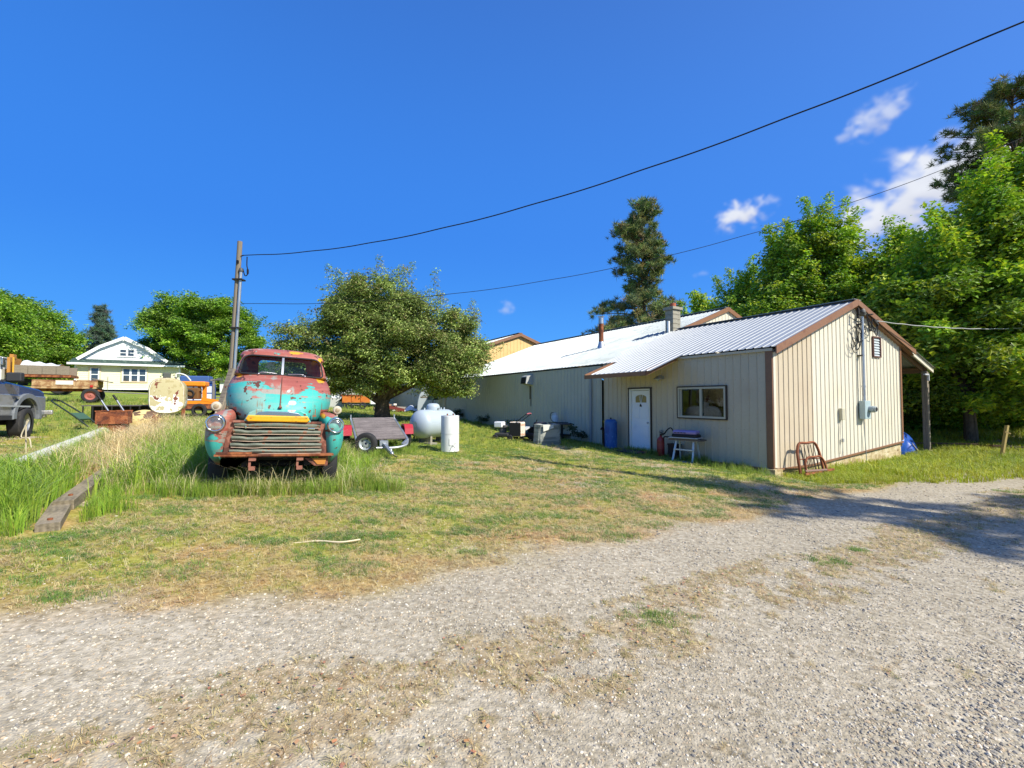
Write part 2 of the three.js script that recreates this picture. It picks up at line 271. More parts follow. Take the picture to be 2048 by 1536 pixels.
// sheets of siding along x on a wall; each sheet its own part
function siding(parent, x0, x1, bot, top, holes, mats, xf, pitch = 0.2286, sheet = 0.9144) {
  for (let a = x0, k = 0; a < x1 - 0.01; a += sheet, k++) {
    const b = Math.min(a + sheet, x1), h = holes.find((q) => q[0] <= a + 1e-6 && q[1] >= b - 1e-6);
    for (const [lo, hi, hs] of h ? [[bot, () => h[2], []], [() => h[3], top, []]] : [[bot, top, holes]]) { const g = ribSheet(a, b, lo, hi, hs, pitch); if (g.attributes.position.count) part('siding_panel', g.applyMatrix4(xf), typeof mats === 'function' ? mats((a + b) / 2, k) : mats, parent); }
  }
}
// roof sheets: e = eave point, along = unit vector, up = vector from eave to ridge
function roofing(parent, e, along, up, len, mat, eaveAt = () => 0, sheet = 0.9144, pitch = 0.2286, name = 'roof_panel') {
  const L = up.length(), u = up.clone().normalize(), n = along.clone().cross(u).normalize(), flip = n.y < 0;
  const m = new THREE.Matrix4().makeBasis(flip ? along.clone().negate() : along, u, flip ? n.negate() : n).setPosition(flip ? e.clone().addScaledVector(along, len) : e);
  for (let a = 0; a < len - 0.01; a += sheet) { const b = Math.min(a + sheet, len), lo = eaveAt(flip ? len - (a + b) / 2 : (a + b) / 2); part(name, ribSheet(a, b, () => -lo, () => L, [], pitch, 0.06, 0.018, 0.04, 0.008).applyMatrix4(m), mat, parent); }
}
const rotY = (a, x = 0, y = 0, z = 0) => new THREE.Matrix4().makeRotationY(a).setPosition(x, y, z);
// x = 0 wall seen from the yard: sheet x runs along -z... sheet coordinate s -> local z = -s, facing -x
const onLong = (x = 0) => new THREE.Matrix4().makeBasis(V(0, 0, 1), V(0, 1, 0), V(-1, 0, 0)).setPosition(x, 0, 0);

// rows of small screws along a wall; too small to pick apart, so one part of kind stuff per wall
function screws(parent, x0, x1, rows, top, xf, holes = [], pitch = 0.2286) {
  const l = []; for (let x = x0 + 0.09; x < x1; x += pitch) for (const y of rows) if (y < top(x) - 0.1 && !holes.some((h) => x > h[0] - 0.05 && x < h[1] + 0.05 && y > h[2] - 0.05 && y < h[3] + 0.05)) l.push(new THREE.CylinderGeometry(0.007, 0.009, 0.008, 6).rotateX(Math.PI / 2).translate(x, y, 0.004));
  const m = part('screws', merge(l).applyMatrix4(xf), std(0x8d8370, 0.5), parent); m.userData.kind = 'stuff';
}
// ================= the small workshop at the driveway =================
{
  const W = shedGroup('workshop', 'tan ribbed metal workshop with white door, window and brown trim at the driveway');
  const L = 6.36, WX = 7.43, RX = 4.2, RY = 4.70, EY = 3.08, SR = 0.325, sl = (RY - EY) / RX, RB = 9.9;
  const roofY = (x) => x < RX ? EY + sl * x : RY - SR * (x - RX);
  const hole = [[-5.05, -4.04, -0.2, 2.115], [-2.935, -1.29, 1.211, 2.136]];
  const sidBot = (x) => x < 1.8 ? 0 : (x - 1.8) / (WX - 1.8) * 0.37;
  siding(W, -L, -0.12, () => 0, () => EY - 0.03, hole, M.sideTan, onLong());
  siding(W, 0.1, WX - 0.05, sidBot, (x) => roofY(x) - 0.04, [[5.45, 5.95, 3.12, 3.74]], (x) => x < 2.3 ? M.sideTan : M.sideCream, new THREE.Matrix4());
  siding(W, 0, L, () => 0.2, () => roofY(WX) - 0.05, [], M.sideTan, new THREE.Matrix4().makeBasis(V(0, 0, -1), V(0, 1, 0), V(1, 0, 0)).setPosition(WX, 0, 0));
  screws(W, -L, -0.2, [0.15, 0.95, 2.3, 2.9], () => EY, onLong(), hole); screws(W, 0.2, WX - 0.1, [0.5, 1.3, 2.1, 2.9, 3.7], (x) => roofY(x), new THREE.Matrix4(), [[5.4, 6.0, 3.0, 3.8]]);
  // inner lining keeps the room closed and dark behind its window
  part('inner_wall', [box(0.06, 1.2, L, 0.12, 0.6, -L / 2), box(0.06, 0.86, L, 0.12, 2.57, -L / 2), box(0.06, 0.95, 1.28, 0.12, 1.675, -0.64), box(0.06, 0.95, L - 2.94, 0.12, 1.675, -(L + 2.94) / 2)], M.interiorLight, W);
  part('inner_lining', [extr(poly([[0.15, 0], [WX - 0.15, 0], [WX - 0.15, roofY(WX) - 0.12], [RX, RY - 0.12], [0.15, roofY(0.15) - 0.12]]), 0.05).translate(0, 0, -L + 0.02), box(WX - 0.4, 0.05, L - 0.2, WX / 2, -0.02, -L / 2), box(0.06, 3.6, L - 0.2, WX - 0.12, 1.7, -L / 2)], M.interior, W);
  part('foundation', [box(0.25, 0.75, L - 0.02, 0.14, -0.345, -L / 2), box(WX - 0.1, 0.75, 0.24, WX / 2 - 0.01, -0.34, -0.15), ...[0, 1, 2, 3, 4, 5, 6, 7].map((k) => box((WX - 1.8) / 8 + 0.001, 0.37, 0.2, 1.8 + (k + 0.5) * (WX - 1.8) / 8, sidBot(1.8 + (k + 0.5) * (WX - 1.8) / 8) - 0.15, -0.14))], M.concrete, W);
  part('footing', box(0.34, 0.42, 0.34, 0.06, -0.22, -0.08), M.concrete, W);
  part('corner_trim', [box(0.035, EY - 0.02, 0.17, -0.026, EY / 2, -0.06)], M.brown, W); part('corner_cap', [box(0.09, EY - 0.06, 0.03, 0.045, EY / 2, 0.022)], M.sideCream, W);
  part('corner_trim', [box(0.09, roofY(WX) - 0.45, 0.03, WX - 0.03, (roofY(WX) + 0.37) / 2, 0.026)], M.brown, W);
  part('base_trim', [bar(V(0.1, -0.025, 0.025), V(1.8, -0.025, 0.025), 0.03, 0.05), bar(V(1.8, -0.02, 0.026), V(WX, 0.35, 0.026), 0.032, 0.05), box(0.03, 0.05, L, -0.022, -0.025, -L / 2)], M.brown, W);
  // roof: left slope with the awning running out over the door, right slope over the lean-to
  const zf = 0.16, up = V(RX, RY - EY, 0), cosl = RX / up.length();
  roofing(W, V(-0.06, EY - 0.02 + 0.05, zf), V(0, 0, -1), V(RX + 0.06, RY - EY + 0.02, 0), L + zf + 0.1, M.roofMetal, (a) => { const z = zf - a; return z < -3.0 && z > -5.75 ? 1.3 / cosl : 0; });
  roofing(W, V(RX, RY + 0.05, zf), V(0, 0, -1), V(RB - RX, -(RB - RX) * SR, 0), L + zf, M.roofMetal);
  part('ridge_cap', [bar(V(RX - 0.1, RY + 0.06, zf + 0.01), V(RX - 0.1, RY + 0.06, -L), 0.24, 0.012).applyMatrix4(new THREE.Matrix4()), bar(V(RX + 0.1, RY + 0.06, zf + 0.01), V(RX + 0.1, RY + 0.06, -L), 0.24, 0.012)], M.roofMetal, W);
  const rake = (xa, xb, w = 0.2, z = zf + 0.025, d = 0.03) => extr(poly([[xa, roofY(xa) + 0.075], [xb, roofY(xb) + 0.075], [xb, roofY(xb) + 0.075 - w], [xa, roofY(xa) + 0.075 - w]]), d).translate(0, 0, z - d);
  part('rake_trim', [rake(-0.1, RX - 0.003)], M.brown, W); part('rake_trim', [rake(RX + 0.003, 8.2, 0.17)], M.brown, W);
  part('soffit', [extr(poly([[-0.05, roofY(0) - 0.1], [RX, RY - 0.1], [RX, RY - 0.12], [-0.05, roofY(0) - 0.12]]), zf - 0.03), extr(poly([[RX, RY - 0.1], [8.2, roofY(8.2) - 0.1], [8.2, roofY(8.2) - 0.12], [RX, RY - 0.12]]), zf - 0.03)], M.brown, W);
  part('lean_to_rake', [rake(WX + 0.03, RB, 0.16, 0.1, 0.05).translate(0, -0.03, 0)], M.sideCream, W);
  part('eave_trim', box(0.03, 0.07, 3.1, -0.05, EY - 0.04, -1.5), M.sideTan, W); part('eave_trim', box(0.03, 0.07, 0.6, -0.05, EY - 0.04, -6.05), M.sideTan, W);
  { // awning trims and ceiling
    const ax = -1.36, y0 = EY - 1.3 * sl, z0 = -2.98, z1 = -5.82;
    const side = poly([[ax, y0 + 0.06], [0.02, EY + 0.07], [0.02, EY - 0.07], [ax, y0 - 0.1]]);
    part('awning_fascia', extr(side, 0.035).translate(0, 0, z0), M.brown, W); part('awning_fascia', extr(side, 0.035).translate(0, 0, z1 - 0.035), M.brown, W);
    part('awning_fascia', box(0.035, 0.13, z0 - z1, ax - 0.0, y0 - 0.035, (z0 + z1) / 2), M.brown, W);
    part('awning_ceiling', extr(poly([[ax + 0.02, y0 - 0.06], [0.0, EY - 0.04], [0.0, EY - 0.07], [ax + 0.02, y0 - 0.09]]), z0 - z1 - 0.02).translate(0, 0, z1 + 0.01), M.sideTan, W);
  }
  { // door
    const D = new THREE.Group(); D.name = 'door'; W.add(D); D.position.set(0, 0.09, -4.545);
    const w = 1.01, h = 2.02;
    part('door_trim', [box(0.05, h + 0.09, 0.035, -0.03, h / 2, w / 2 + 0.0), box(0.05, h + 0.09, 0.035, -0.03, h / 2, -w / 2), box(0.05, 0.04, w + 0.07, -0.03, h + 0.04, 0)], std(0x3a2c22, 0.6), D);
    part('door_jamb', [box(0.12, h, 0.06, 0.02, h / 2, w / 2 - 0.05), box(0.12, h, 0.09, 0.02, h / 2, -w / 2 + 0.065), box(0.12, 0.05, w - 0.05, 0.02, h - 0.01, 0), box(0.16, 0.04, w - 0.04, 0.0, 0.0, 0)], M.white, D);
    const lw = 0.84, lf = rrect(lw, h - 0.08, 0.004, 0, (h - 0.08) / 2), hl = new THREE.Path();
    hl.moveTo(-0.25, 1.54); hl.lineTo(0.25, 1.54); hl.lineTo(0.25, 1.72); hl.quadraticCurveTo(0.22, 1.79, 0, 1.81); hl.quadraticCurveTo(-0.22, 1.79, -0.25, 1.72); hl.lineTo(-0.25, 1.54); lf.holes.push(hl);
    const toYard = new THREE.Matrix4().makeBasis(V(0, 0, 1), V(0, 1, 0), V(-1, 0, 0));
    part('door_leaf', extr(lf, 0.045).applyMatrix4(toYard).translate(0.055, 0.03, 0.02), M.doorWhite, D);
    const pn = (x, y, ww, hh) => extr(rrect(ww, hh, 0.02, x, y), 0.006, 0.006).applyMatrix4(toYard).translate(0.008, 0.03, 0.02);
    for (const [x, y, ww, hh] of [[-0.2, 1.2, 0.26, 0.36], [0.2, 1.2, 0.26, 0.36], [-0.2, 0.42, 0.26, 0.62], [0.2, 0.42, 0.26, 0.62]]) part('door_panel', pn(x, y, ww, hh), M.doorWhite, D);
    part('fanlight', extr(poly([[-0.26, 1.53], [0.26, 1.53], [0.26, 1.73], [0.15, 1.8], [0, 1.82], [-0.15, 1.8], [-0.26, 1.73]]), 0.008).applyMatrix4(toYard).translate(0.034, 0.03, 0.02), phy(0xa8a06a, 0.15, { transmission: 0.35, thickness: 0 }), D);
    part('fanlight_bars', [-0.5, 0, 0.5].map((a) => box(0.012, 0.27, 0.012, 0.012, 1.7, 0.02 + a * 0.1, a * 0.5, 0, 0)), M.white, D);
    part('knocker', [extr(poly([[-0.04, 0], [0.05, 0], [0.03, 0.05], [-0.01, 0.1], [-0.03, 0.06]]), 0.02).applyMatrix4(toYard).translate(0.008, 1.43, 0.02)], M.black, D);
    part('door_knob', [place(new THREE.SphereGeometry(0.03, 12, 8), -0.06, 0.9, 0.375), cyl(0.012, 0.012, 0.06, -0.03, 0.9, 0.375, 0, 0, Math.PI / 2)], M.steel, D);
  }
  { // sliding window
    const D = new THREE.Group(); D.name = 'window'; W.add(D); D.position.set(-0.02, 1.6735, -2.1125);
    const w = 1.645, h = 0.925;
    part('window_trim', [box(0.05, 0.035, w + 0.05, -0.012, h / 2 + 0.012, 0), box(0.05, 0.035, w + 0.05, -0.012, -h / 2 - 0.012, 0), box(0.05, h, 0.035, -0.012, 0, w / 2 + 0.012), box(0.05, h, 0.035, -0.012, 0, -w / 2 - 0.012)], std(0x3a2c22, 0.6), D);
    part('window_frame', [box(0.08, 0.055, w - 0.01, 0.006, h / 2 - 0.034, 0), box(0.08, 0.055, w - 0.01, 0.006, -h / 2 + 0.034, 0), box(0.08, h - 0.12, 0.055, 0.006, 0, w / 2 - 0.034), box(0.08, h - 0.12, 0.055, 0.006, 0, -w / 2 + 0.034), box(0.07, h - 0.12, 0.07, 0.01, 0, 0.0), box(0.05, h - 0.12, 0.04, 0.02, 0, -w / 2 + 0.1)], std(0xb4ae98, 0.5), D);
    part('pane', box(0.006, h - 0.12, w / 2 - 0.06, 0.02, 0, w / 4 - 0.01), M.glass, D); part('pane', box(0.006, h - 0.12, w / 2 - 0.12, 0.032, 0, -w / 4 + 0.025), M.glass, D);
  }
  { // round barn light, outlet
    part('wall_lamp', [lathe([[0.03, 0.1], [0.05, 0.08], [0.13, 0.03], [0.15, 0], [0.145, -0.01], [0.1, 0.0], [0.03, 0.04]], 20).translate(-0.22, 2.42, -3.55), tube([V(0, 2.46, -3.55), V(-0.12, 2.54, -3.55), V(-0.22, 2.5, -3.55)], 0.015, 12, 6), place(new THREE.SphereGeometry(0.05, 12, 8), -0.22, 2.4, -3.55), box(0.03, 0.1, 0.1, -0.03, 2.46, -3.55)], M.galv, W);
    part('outlet_box', [box(0.06, 0.13, 0.09, -0.05, 0.72, -3.6), box(0.02, 0.1, 0.07, -0.09, 0.72, -3.6)], std(0x9a978c, 0.6), W);
  }
  { // louvre in the gable
    const D = new THREE.Group(); D.name = 'louvre'; W.add(D); D.position.set(5.7, 3.43, 0.02);
    part('louvre_frame', [box(0.04, 0.64, 0.07, -0.24, 0, 0), box(0.05, 0.64, 0.07, 0.24, 0, 0), box(0.5, 0.04, 0.07, 0, 0.31, 0), box(0.5, 0.04, 0.07, 0, -0.31, 0)], std(0x5f4038, 0.6), D);
    for (let k = 0; k < 7; k++) part('louvre_slat', box(0.44, 0.006, 0.11, 0, -0.25 + k * 0.084, -0.005, 1.2), std(0xaeb8ba, 0.5), D);
    part('louvre_back', box(0.46, 0.6, 0.01, 0, 0, -0.06), M.dark, D);
  }
  { // service mast, meter, wires on the gable
    part('service_mast', [cyl(0.045, 0.045, 2.65, 4.53, 3.05, 0.13), cyl(0.055, 0.055, 0.05, 4.53, 2.16, 0.13), cyl(0.05, 0.05, 0.1, 4.53, 1.74, 0.13)], M.galv, W);
    part('weather_head', [lathe([[0.0, 0.2], [0.05, 0.19], [0.08, 0.12], [0.085, 0], [0.05, -0.04]], 14).translate(4.53, 4.33, 0.15), box(0.1, 0.08, 0.1, 4.49, 4.36, 0.2, 0.4)], std(0x5b5a55, 0.6), W);
    for (const y of [4.05, 3.1]) part('mast_strap', box(0.16, 0.04, 0.14, 4.53, y, 0.08), std(0x4a4744, 0.6), W);
    const mb = part('meter_box', [rbox(0.36, 0.55, 0.16, 0.015, 4.6, 1.45, 0.12)], std(0x9fb2b4, 0.5), W);
    part('meter', [cyl(0.1, 0.1, 0.14, 4.69, 1.47, 0.26, Math.PI / 2), cyl(0.085, 0.085, 0.05, 4.69, 1.47, 0.35, Math.PI / 2)], std(0x9aa4a6, 0.35), mb); part('meter_face', [cyl(0.06, 0.06, 0.01, 4.69, 1.47, 0.38, Math.PI / 2)], M.black, mb);
    part('ground_wire', [tube([V(4.66, 1.2, 0.05), V(4.69, 0.8, 0.05), V(4.73, 0.3, 0.06), V(4.76, -0.35, 0.06)], 0.012, 16, 6)], M.galv, W);
    const jb = part('telephone_box', [rbox(0.16, 0.34, 0.09, 0.015, 3.33, 1.34, 0.07)], std(0xb9b49c, 0.6), W);
    part('telephone_wire', [tube([V(3.37, 1.18, 0.05), V(3.36, 0.9, 0.05), V(3.38, 0.5, 0.05), V(3.3, 0.1, 0.05)], 0.008, 16, 5), box(0.07, 0.1, 0.05, 3.37, 0.58, 0.06)], M.cable, jb); part('telephone_wire', tube([V(3.3, 1.18, 0.05), V(3.25, 0.8, 0.05), V(3.22, 0.2, 0.05)], 0.006, 16, 5), M.cable, jb);
    const R = rnd(7), loops = [];
    for (let k = 0; k < 7; k++) { const x = 4.05 + R() * 0.45, y = 3.9 + R() * 0.35, rx = 0.12 + R() * 0.16, ry = 0.18 + R() * 0.3; const p = []; for (let i = 0; i <= 10; i++) { const a = -0.3 + i / 10 * (4.2 + R() * 0.6); p.push(V(x + Math.sin(a) * rx, y - ry + Math.cos(a) * ry + (R() - 0.5) * 0.03, 0.09 + R() * 0.06)); } loops.push(tube(p, 0.011, 30, 5)); }
    for (let k = 0; k < 6; k++) { const x = 4.6 + R() * 0.2, e = 4.9 + R() * 0.5; loops.push(tube([V(x, 4.35, 0.18), V((x + e) / 2, 4.05 - R() * 0.25, 0.2), V(e, 4.0 - R() * 0.3, 0.18), V(e + 0.05, 4.25, 0.2)], 0.012, 20, 5)); }
    loops.push(tube([V(4.1, 4.45, 0.2), V(4.3, 4.42, 0.2), V(4.6, 4.36, 0.2), V(5.1, 4.4, 0.2)], 0.014, 20, 5));
    part('service_wires', loops, M.wire, W);
    part('insulator', [cyl(0.04, 0.03, 0.16, 4.15, 4.38, 0.2), box(0.05, 0.3, 0.05, 4.15, 4.35, 0.19)], M.dark, W);
    part('drop_clamp', [box(0.3, 0.06, 0.06, 5.25, 4.16, 0.2, 0, 0, -0.5)], M.dark, W);
  }
  { // lean-to on the far side
    const py = roofY(9.65) - 0.15;
    part('lean_to_post', [box(0.16, py + 0.25, 0.16, 9.6, py / 2 - 0.12, -0.05)], M.woodV, W); part('lean_to_post', [box(0.16, py + 0.25, 0.16, 9.6, py / 2 - 0.12, -L + 0.2)], M.woodV, W);
    part('lean_to_beam', [box(0.1, 0.2, L, 9.6, py + 0.04, -L / 2)], M.woodBrown, W);
    for (let k = 0; k < 6; k++) part('rafter', [bar(V(WX, roofY(WX) - 0.1, -0.1 - k * 1.2), V(RB - 0.1, roofY(RB - 0.1) - 0.1, -0.1 - k * 1.2), 0.05, 0.16)], M.woodBrown, W);
    part('gutter_bracket', [box(0.34, 0.05, 0.06, 9.35, py - 0.12, 0.07), box(0.05, 0.24, 0.06, 9.5, py - 0.22, 0.07)], std(0xb8babd, 0.5), W);
    part('post_base', [cyl(0.16, 0.14, 0.2, 9.6, -0.14, -0.05)], M.concrete, W);
  }
}
// ================= the long warehouse behind it =================
{
  const W = shedGroup('warehouse', 'long pale metal warehouse with white ribbed roof joined to the workshop');
  const Z0 = -6.42, Z1 = -22.4, EY = 3.08, RX = 7.5, RY = 5.95, sl = (RY - EY) / RX, WX = 15;
  const roofY = (x) => x < RX ? EY + sl * x : RY - sl * (x - RX);
  siding(W, Z1, Z0 - 0.08, () => -0.05, () => EY - 0.03, [], M.sidePale, onLong(), 0.2286, 0.9144);
  siding(W, 0.05, WX - 0.05, (x) => x < 8 ? 3.0 : 0, (x) => roofY(x) - 0.05, [], M.sideCream, new THREE.Matrix4().setPosition(0, 0, Z0));
  siding(W, -WX, 0, () => 0, (x) => roofY(-x) - 0.05, [], M.sidePale, new THREE.Matrix4().makeRotationY(Math.PI).setPosition(0, 0, Z1));
  siding(W, 0, 16, () => 0, () => EY - 0.03, [], M.sidePale, new THREE.Matrix4().makeBasis(V(0, 0, -1), V(0, 1, 0), V(1, 0, 0)).setPosition(WX, 0, Z0));
  const len = Z0 - Z1 + 0.12;
  roofing(W, V(-0.06, EY + 0.03, Z0 + 0.05), V(0, 0, -1), V(RX + 0.06, RY - EY + 0.02, 0), len, M.roofOld);
  roofing(W, V(RX, RY + 0.05, Z0 + 0.05), V(0, 0, -1), V(RX + 0.06, -(RY - EY), 0), len, M.roofOld);
  const rk = (xa, xb) => extr(poly([[xa, roofY(xa) + 0.08], [xb, roofY(xb) + 0.08], [xb, roofY(xb) - 0.12], [xa, roofY(xa) - 0.12]]), 0.03).translate(0, 0, Z0 + 0.07);
  part('rake_trim', rk(3.9, RX - 0.003), M.brown, W); part('rake_trim', rk(RX + 0.003, WX), M.brown, W);
  part('ridge_cap', [bar(V(RX - 0.1, RY + 0.06, Z0 + 0.06), V(RX - 0.1, RY + 0.06, Z1), 0.25, 0.014), bar(V(RX + 0.1, RY + 0.06, Z0 + 0.06), V(RX + 0.1, RY + 0.06, Z1), 0.25, 0.014)], M.roofOld, W);
  part('corner_trim', [box(0.04, EY, 0.12, -0.03, EY / 2, Z1 + 0.05)], M.sideTan, W);
  part('foundation', [box(0.2, 0.8, Z0 - Z1 - 0.1, 0.12, -0.3, (Z0 + Z1) / 2)], M.concrete, W);
  part('downpipe', [box(0.07, 2.7, 0.09, -0.07, 1.45, -7.06), box(0.1, 0.16, 0.12, -0.08, 2.78, -7.06)], std(0x8f9598, 0.5), W);
  const vh = part('wall_vent', [extr(poly([[0, 0], [-0.42, 0.06], [-0.36, 0.4], [0, 0.5]]), 0.5).translate(0, 2.45, -11.8)], std(0xa9aaa4, 0.6), W);
  part('vent_grille', [box(0.02, 0.3, 0.4, -0.4, 2.66, -11.55, 0, 0, -0.16)], M.dark, vh);
  part('rust_stain', [box(0.004, 0.62, 0.12, -0.022, 2.1, -11.55), box(0.004, 0.9, 0.05, -0.0215, 1.9, -11.5)], std(0x5d5648, 0.9), W);
  { // stove pipe
    const p = V(2.9, roofY(2.9), -9.84), P = part('stove_pipe', [cyl(0.11, 0.11, 1.0, p.x, p.y + 0.7, p.z)], M.rust, W);
    part('pipe_cone', [lathe([[0.26, -0.16], [0.17, 0.08], [0.12, 0.28], [0.115, 0.3]], 20).translate(p.x, p.y + 0.02, p.z), box(0.7, 0.012, 0.6, p.x, p.y + 0.035, p.z, 0, 0, Math.atan(sl))], M.galv, P);
    part('pipe_cap', [cyl(0.12, 0.12, 0.28, p.x, p.y + 1.32, p.z), cyl(0.17, 0.17, 0.015, p.x, p.y + 1.52, p.z), ...[0, 1, 2].map((k) => cyl(0.008, 0.008, 0.08, p.x + Math.cos(k * 2.1) * 0.1, p.y + 1.48, p.z + Math.sin(k * 2.1) * 0.1))], M.galv, P);
  }
  { // block chimney at the joint of the two roofs
    const x = 4.25, z = -6.75, y = roofY(4.25), K = new THREE.Group(); K.name = 'chimney'; W.add(K); K.position.set(x, y - 0.3, z);
    for (let k = 0; k < 6; k++) part('block', [rbox(0.47, 0.193, 0.42, 0.012, 0, 0.1 + k * 0.2, 0)], M.block, K);
    part('mortar_core', [box(0.44, 1.2, 0.39, 0, 0.6, 0)], std(0x8e8a7e, 0.95), K);
    part('chimney_cap', [rbox(0.62, 0.13, 0.56, 0.02, 0, 1.27, 0)], M.block, K); part('flue', [cyl(0.13, 0.12, 0.2, 0.02, 1.42, 0, 0, 0, 0, 14)], std(0xa4563c, 0.85), K);
    part('vent_pipe', [cyl(0.06, 0.06, 0.62, -0.42, 0.38, 0.12)], M.white, K); part('flashing', [box(0.9, 0.012, 0.8, -0.02, 0.34, 0, 0, 0, Math.atan(sl))], M.galv, K);
  }
  part('antenna', [cyl(0.012, 0.01, 1.1, 6.0, roofY(6) + 0.5, -8.2)], M.cable, W);
}
// ================= the tall ochre shed at the far end =================
{
  const W = shedGroup('ochre_shed', 'tall ochre metal shed with brown roof edge rising behind the warehouse');
  const Z0 = -24.2, Z1 = -40, EY = 4.55, RX = 6.95, RY = 6.95, sl = (RY - EY) / RX, WX = 13.9, roofY = (x) => x < RX ? EY + sl * x : RY - sl * (x - RX);
  siding(W, 0.05, WX - 0.05, () => 0, (x) => roofY(x) - 0.05, [], M.sideOchre, new THREE.Matrix4().setPosition(0, 0, Z0), 0.305, 1.22);
  siding(W, Z1, Z0 - 0.05, () => 0, () => EY - 0.03, [], M.sidePale, onLong(), 0.305, 1.22);
  siding(W, -WX, 0, () => 0, (x) => roofY(-x) - 0.05, [], M.sidePale, new THREE.Matrix4().makeRotationY(Math.PI).setPosition(0, 0, Z1), 0.305, 1.22);
  siding(W, 0, 15.8, () => 0, () => EY - 0.03, [], M.sidePale, new THREE.Matrix4().makeBasis(V(0, 0, -1), V(0, 1, 0), V(1, 0, 0)).setPosition(WX, 0, Z0), 0.305, 1.22);
  roofing(W, V(-0.3, EY - 0.3 * sl + 0.05, Z0 + 0.2), V(0, 0, -1), V(RX + 0.3, RY - EY + 0.3 * sl, 0), Z0 - Z1 + 0.2, M.roofOld, undefined, 1.22, 0.305);
  roofing(W, V(RX, RY + 0.05, Z0 + 0.2), V(0, 0, -1), V(RX + 0.3, -(RY - EY) - 0.3 * sl, 0), Z0 - Z1 + 0.2, M.roofOld, undefined, 1.22, 0.305);
  const rk = (xa, xb) => extr(poly([[xa, roofY(xa) + 0.08], [xb, roofY(xb) + 0.08], [xb, roofY(xb) - 0.16], [xa, roofY(xa) - 0.16]]), 0.04).translate(0, 0, Z0 + 0.18);
  part('rake_trim', rk(-0.3, RX - 0.003), M.brown, W); part('rake_trim', rk(RX + 0.003, WX + 0.3), M.brown, W); part('ridge_cap', [box(0.4, 0.03, Z0 - Z1 + 0.2, RX, RY + 0.09, (Z0 + Z1) / 2 + 0.1)], M.brown, W);
  // low annex with wider ribs between the two, along the yard
  siding(W, -29.5, -22.45, () => -0.2, () => 2.95, [], M.sidePale, onLong(-0.05), 0.305, 1.22);
}
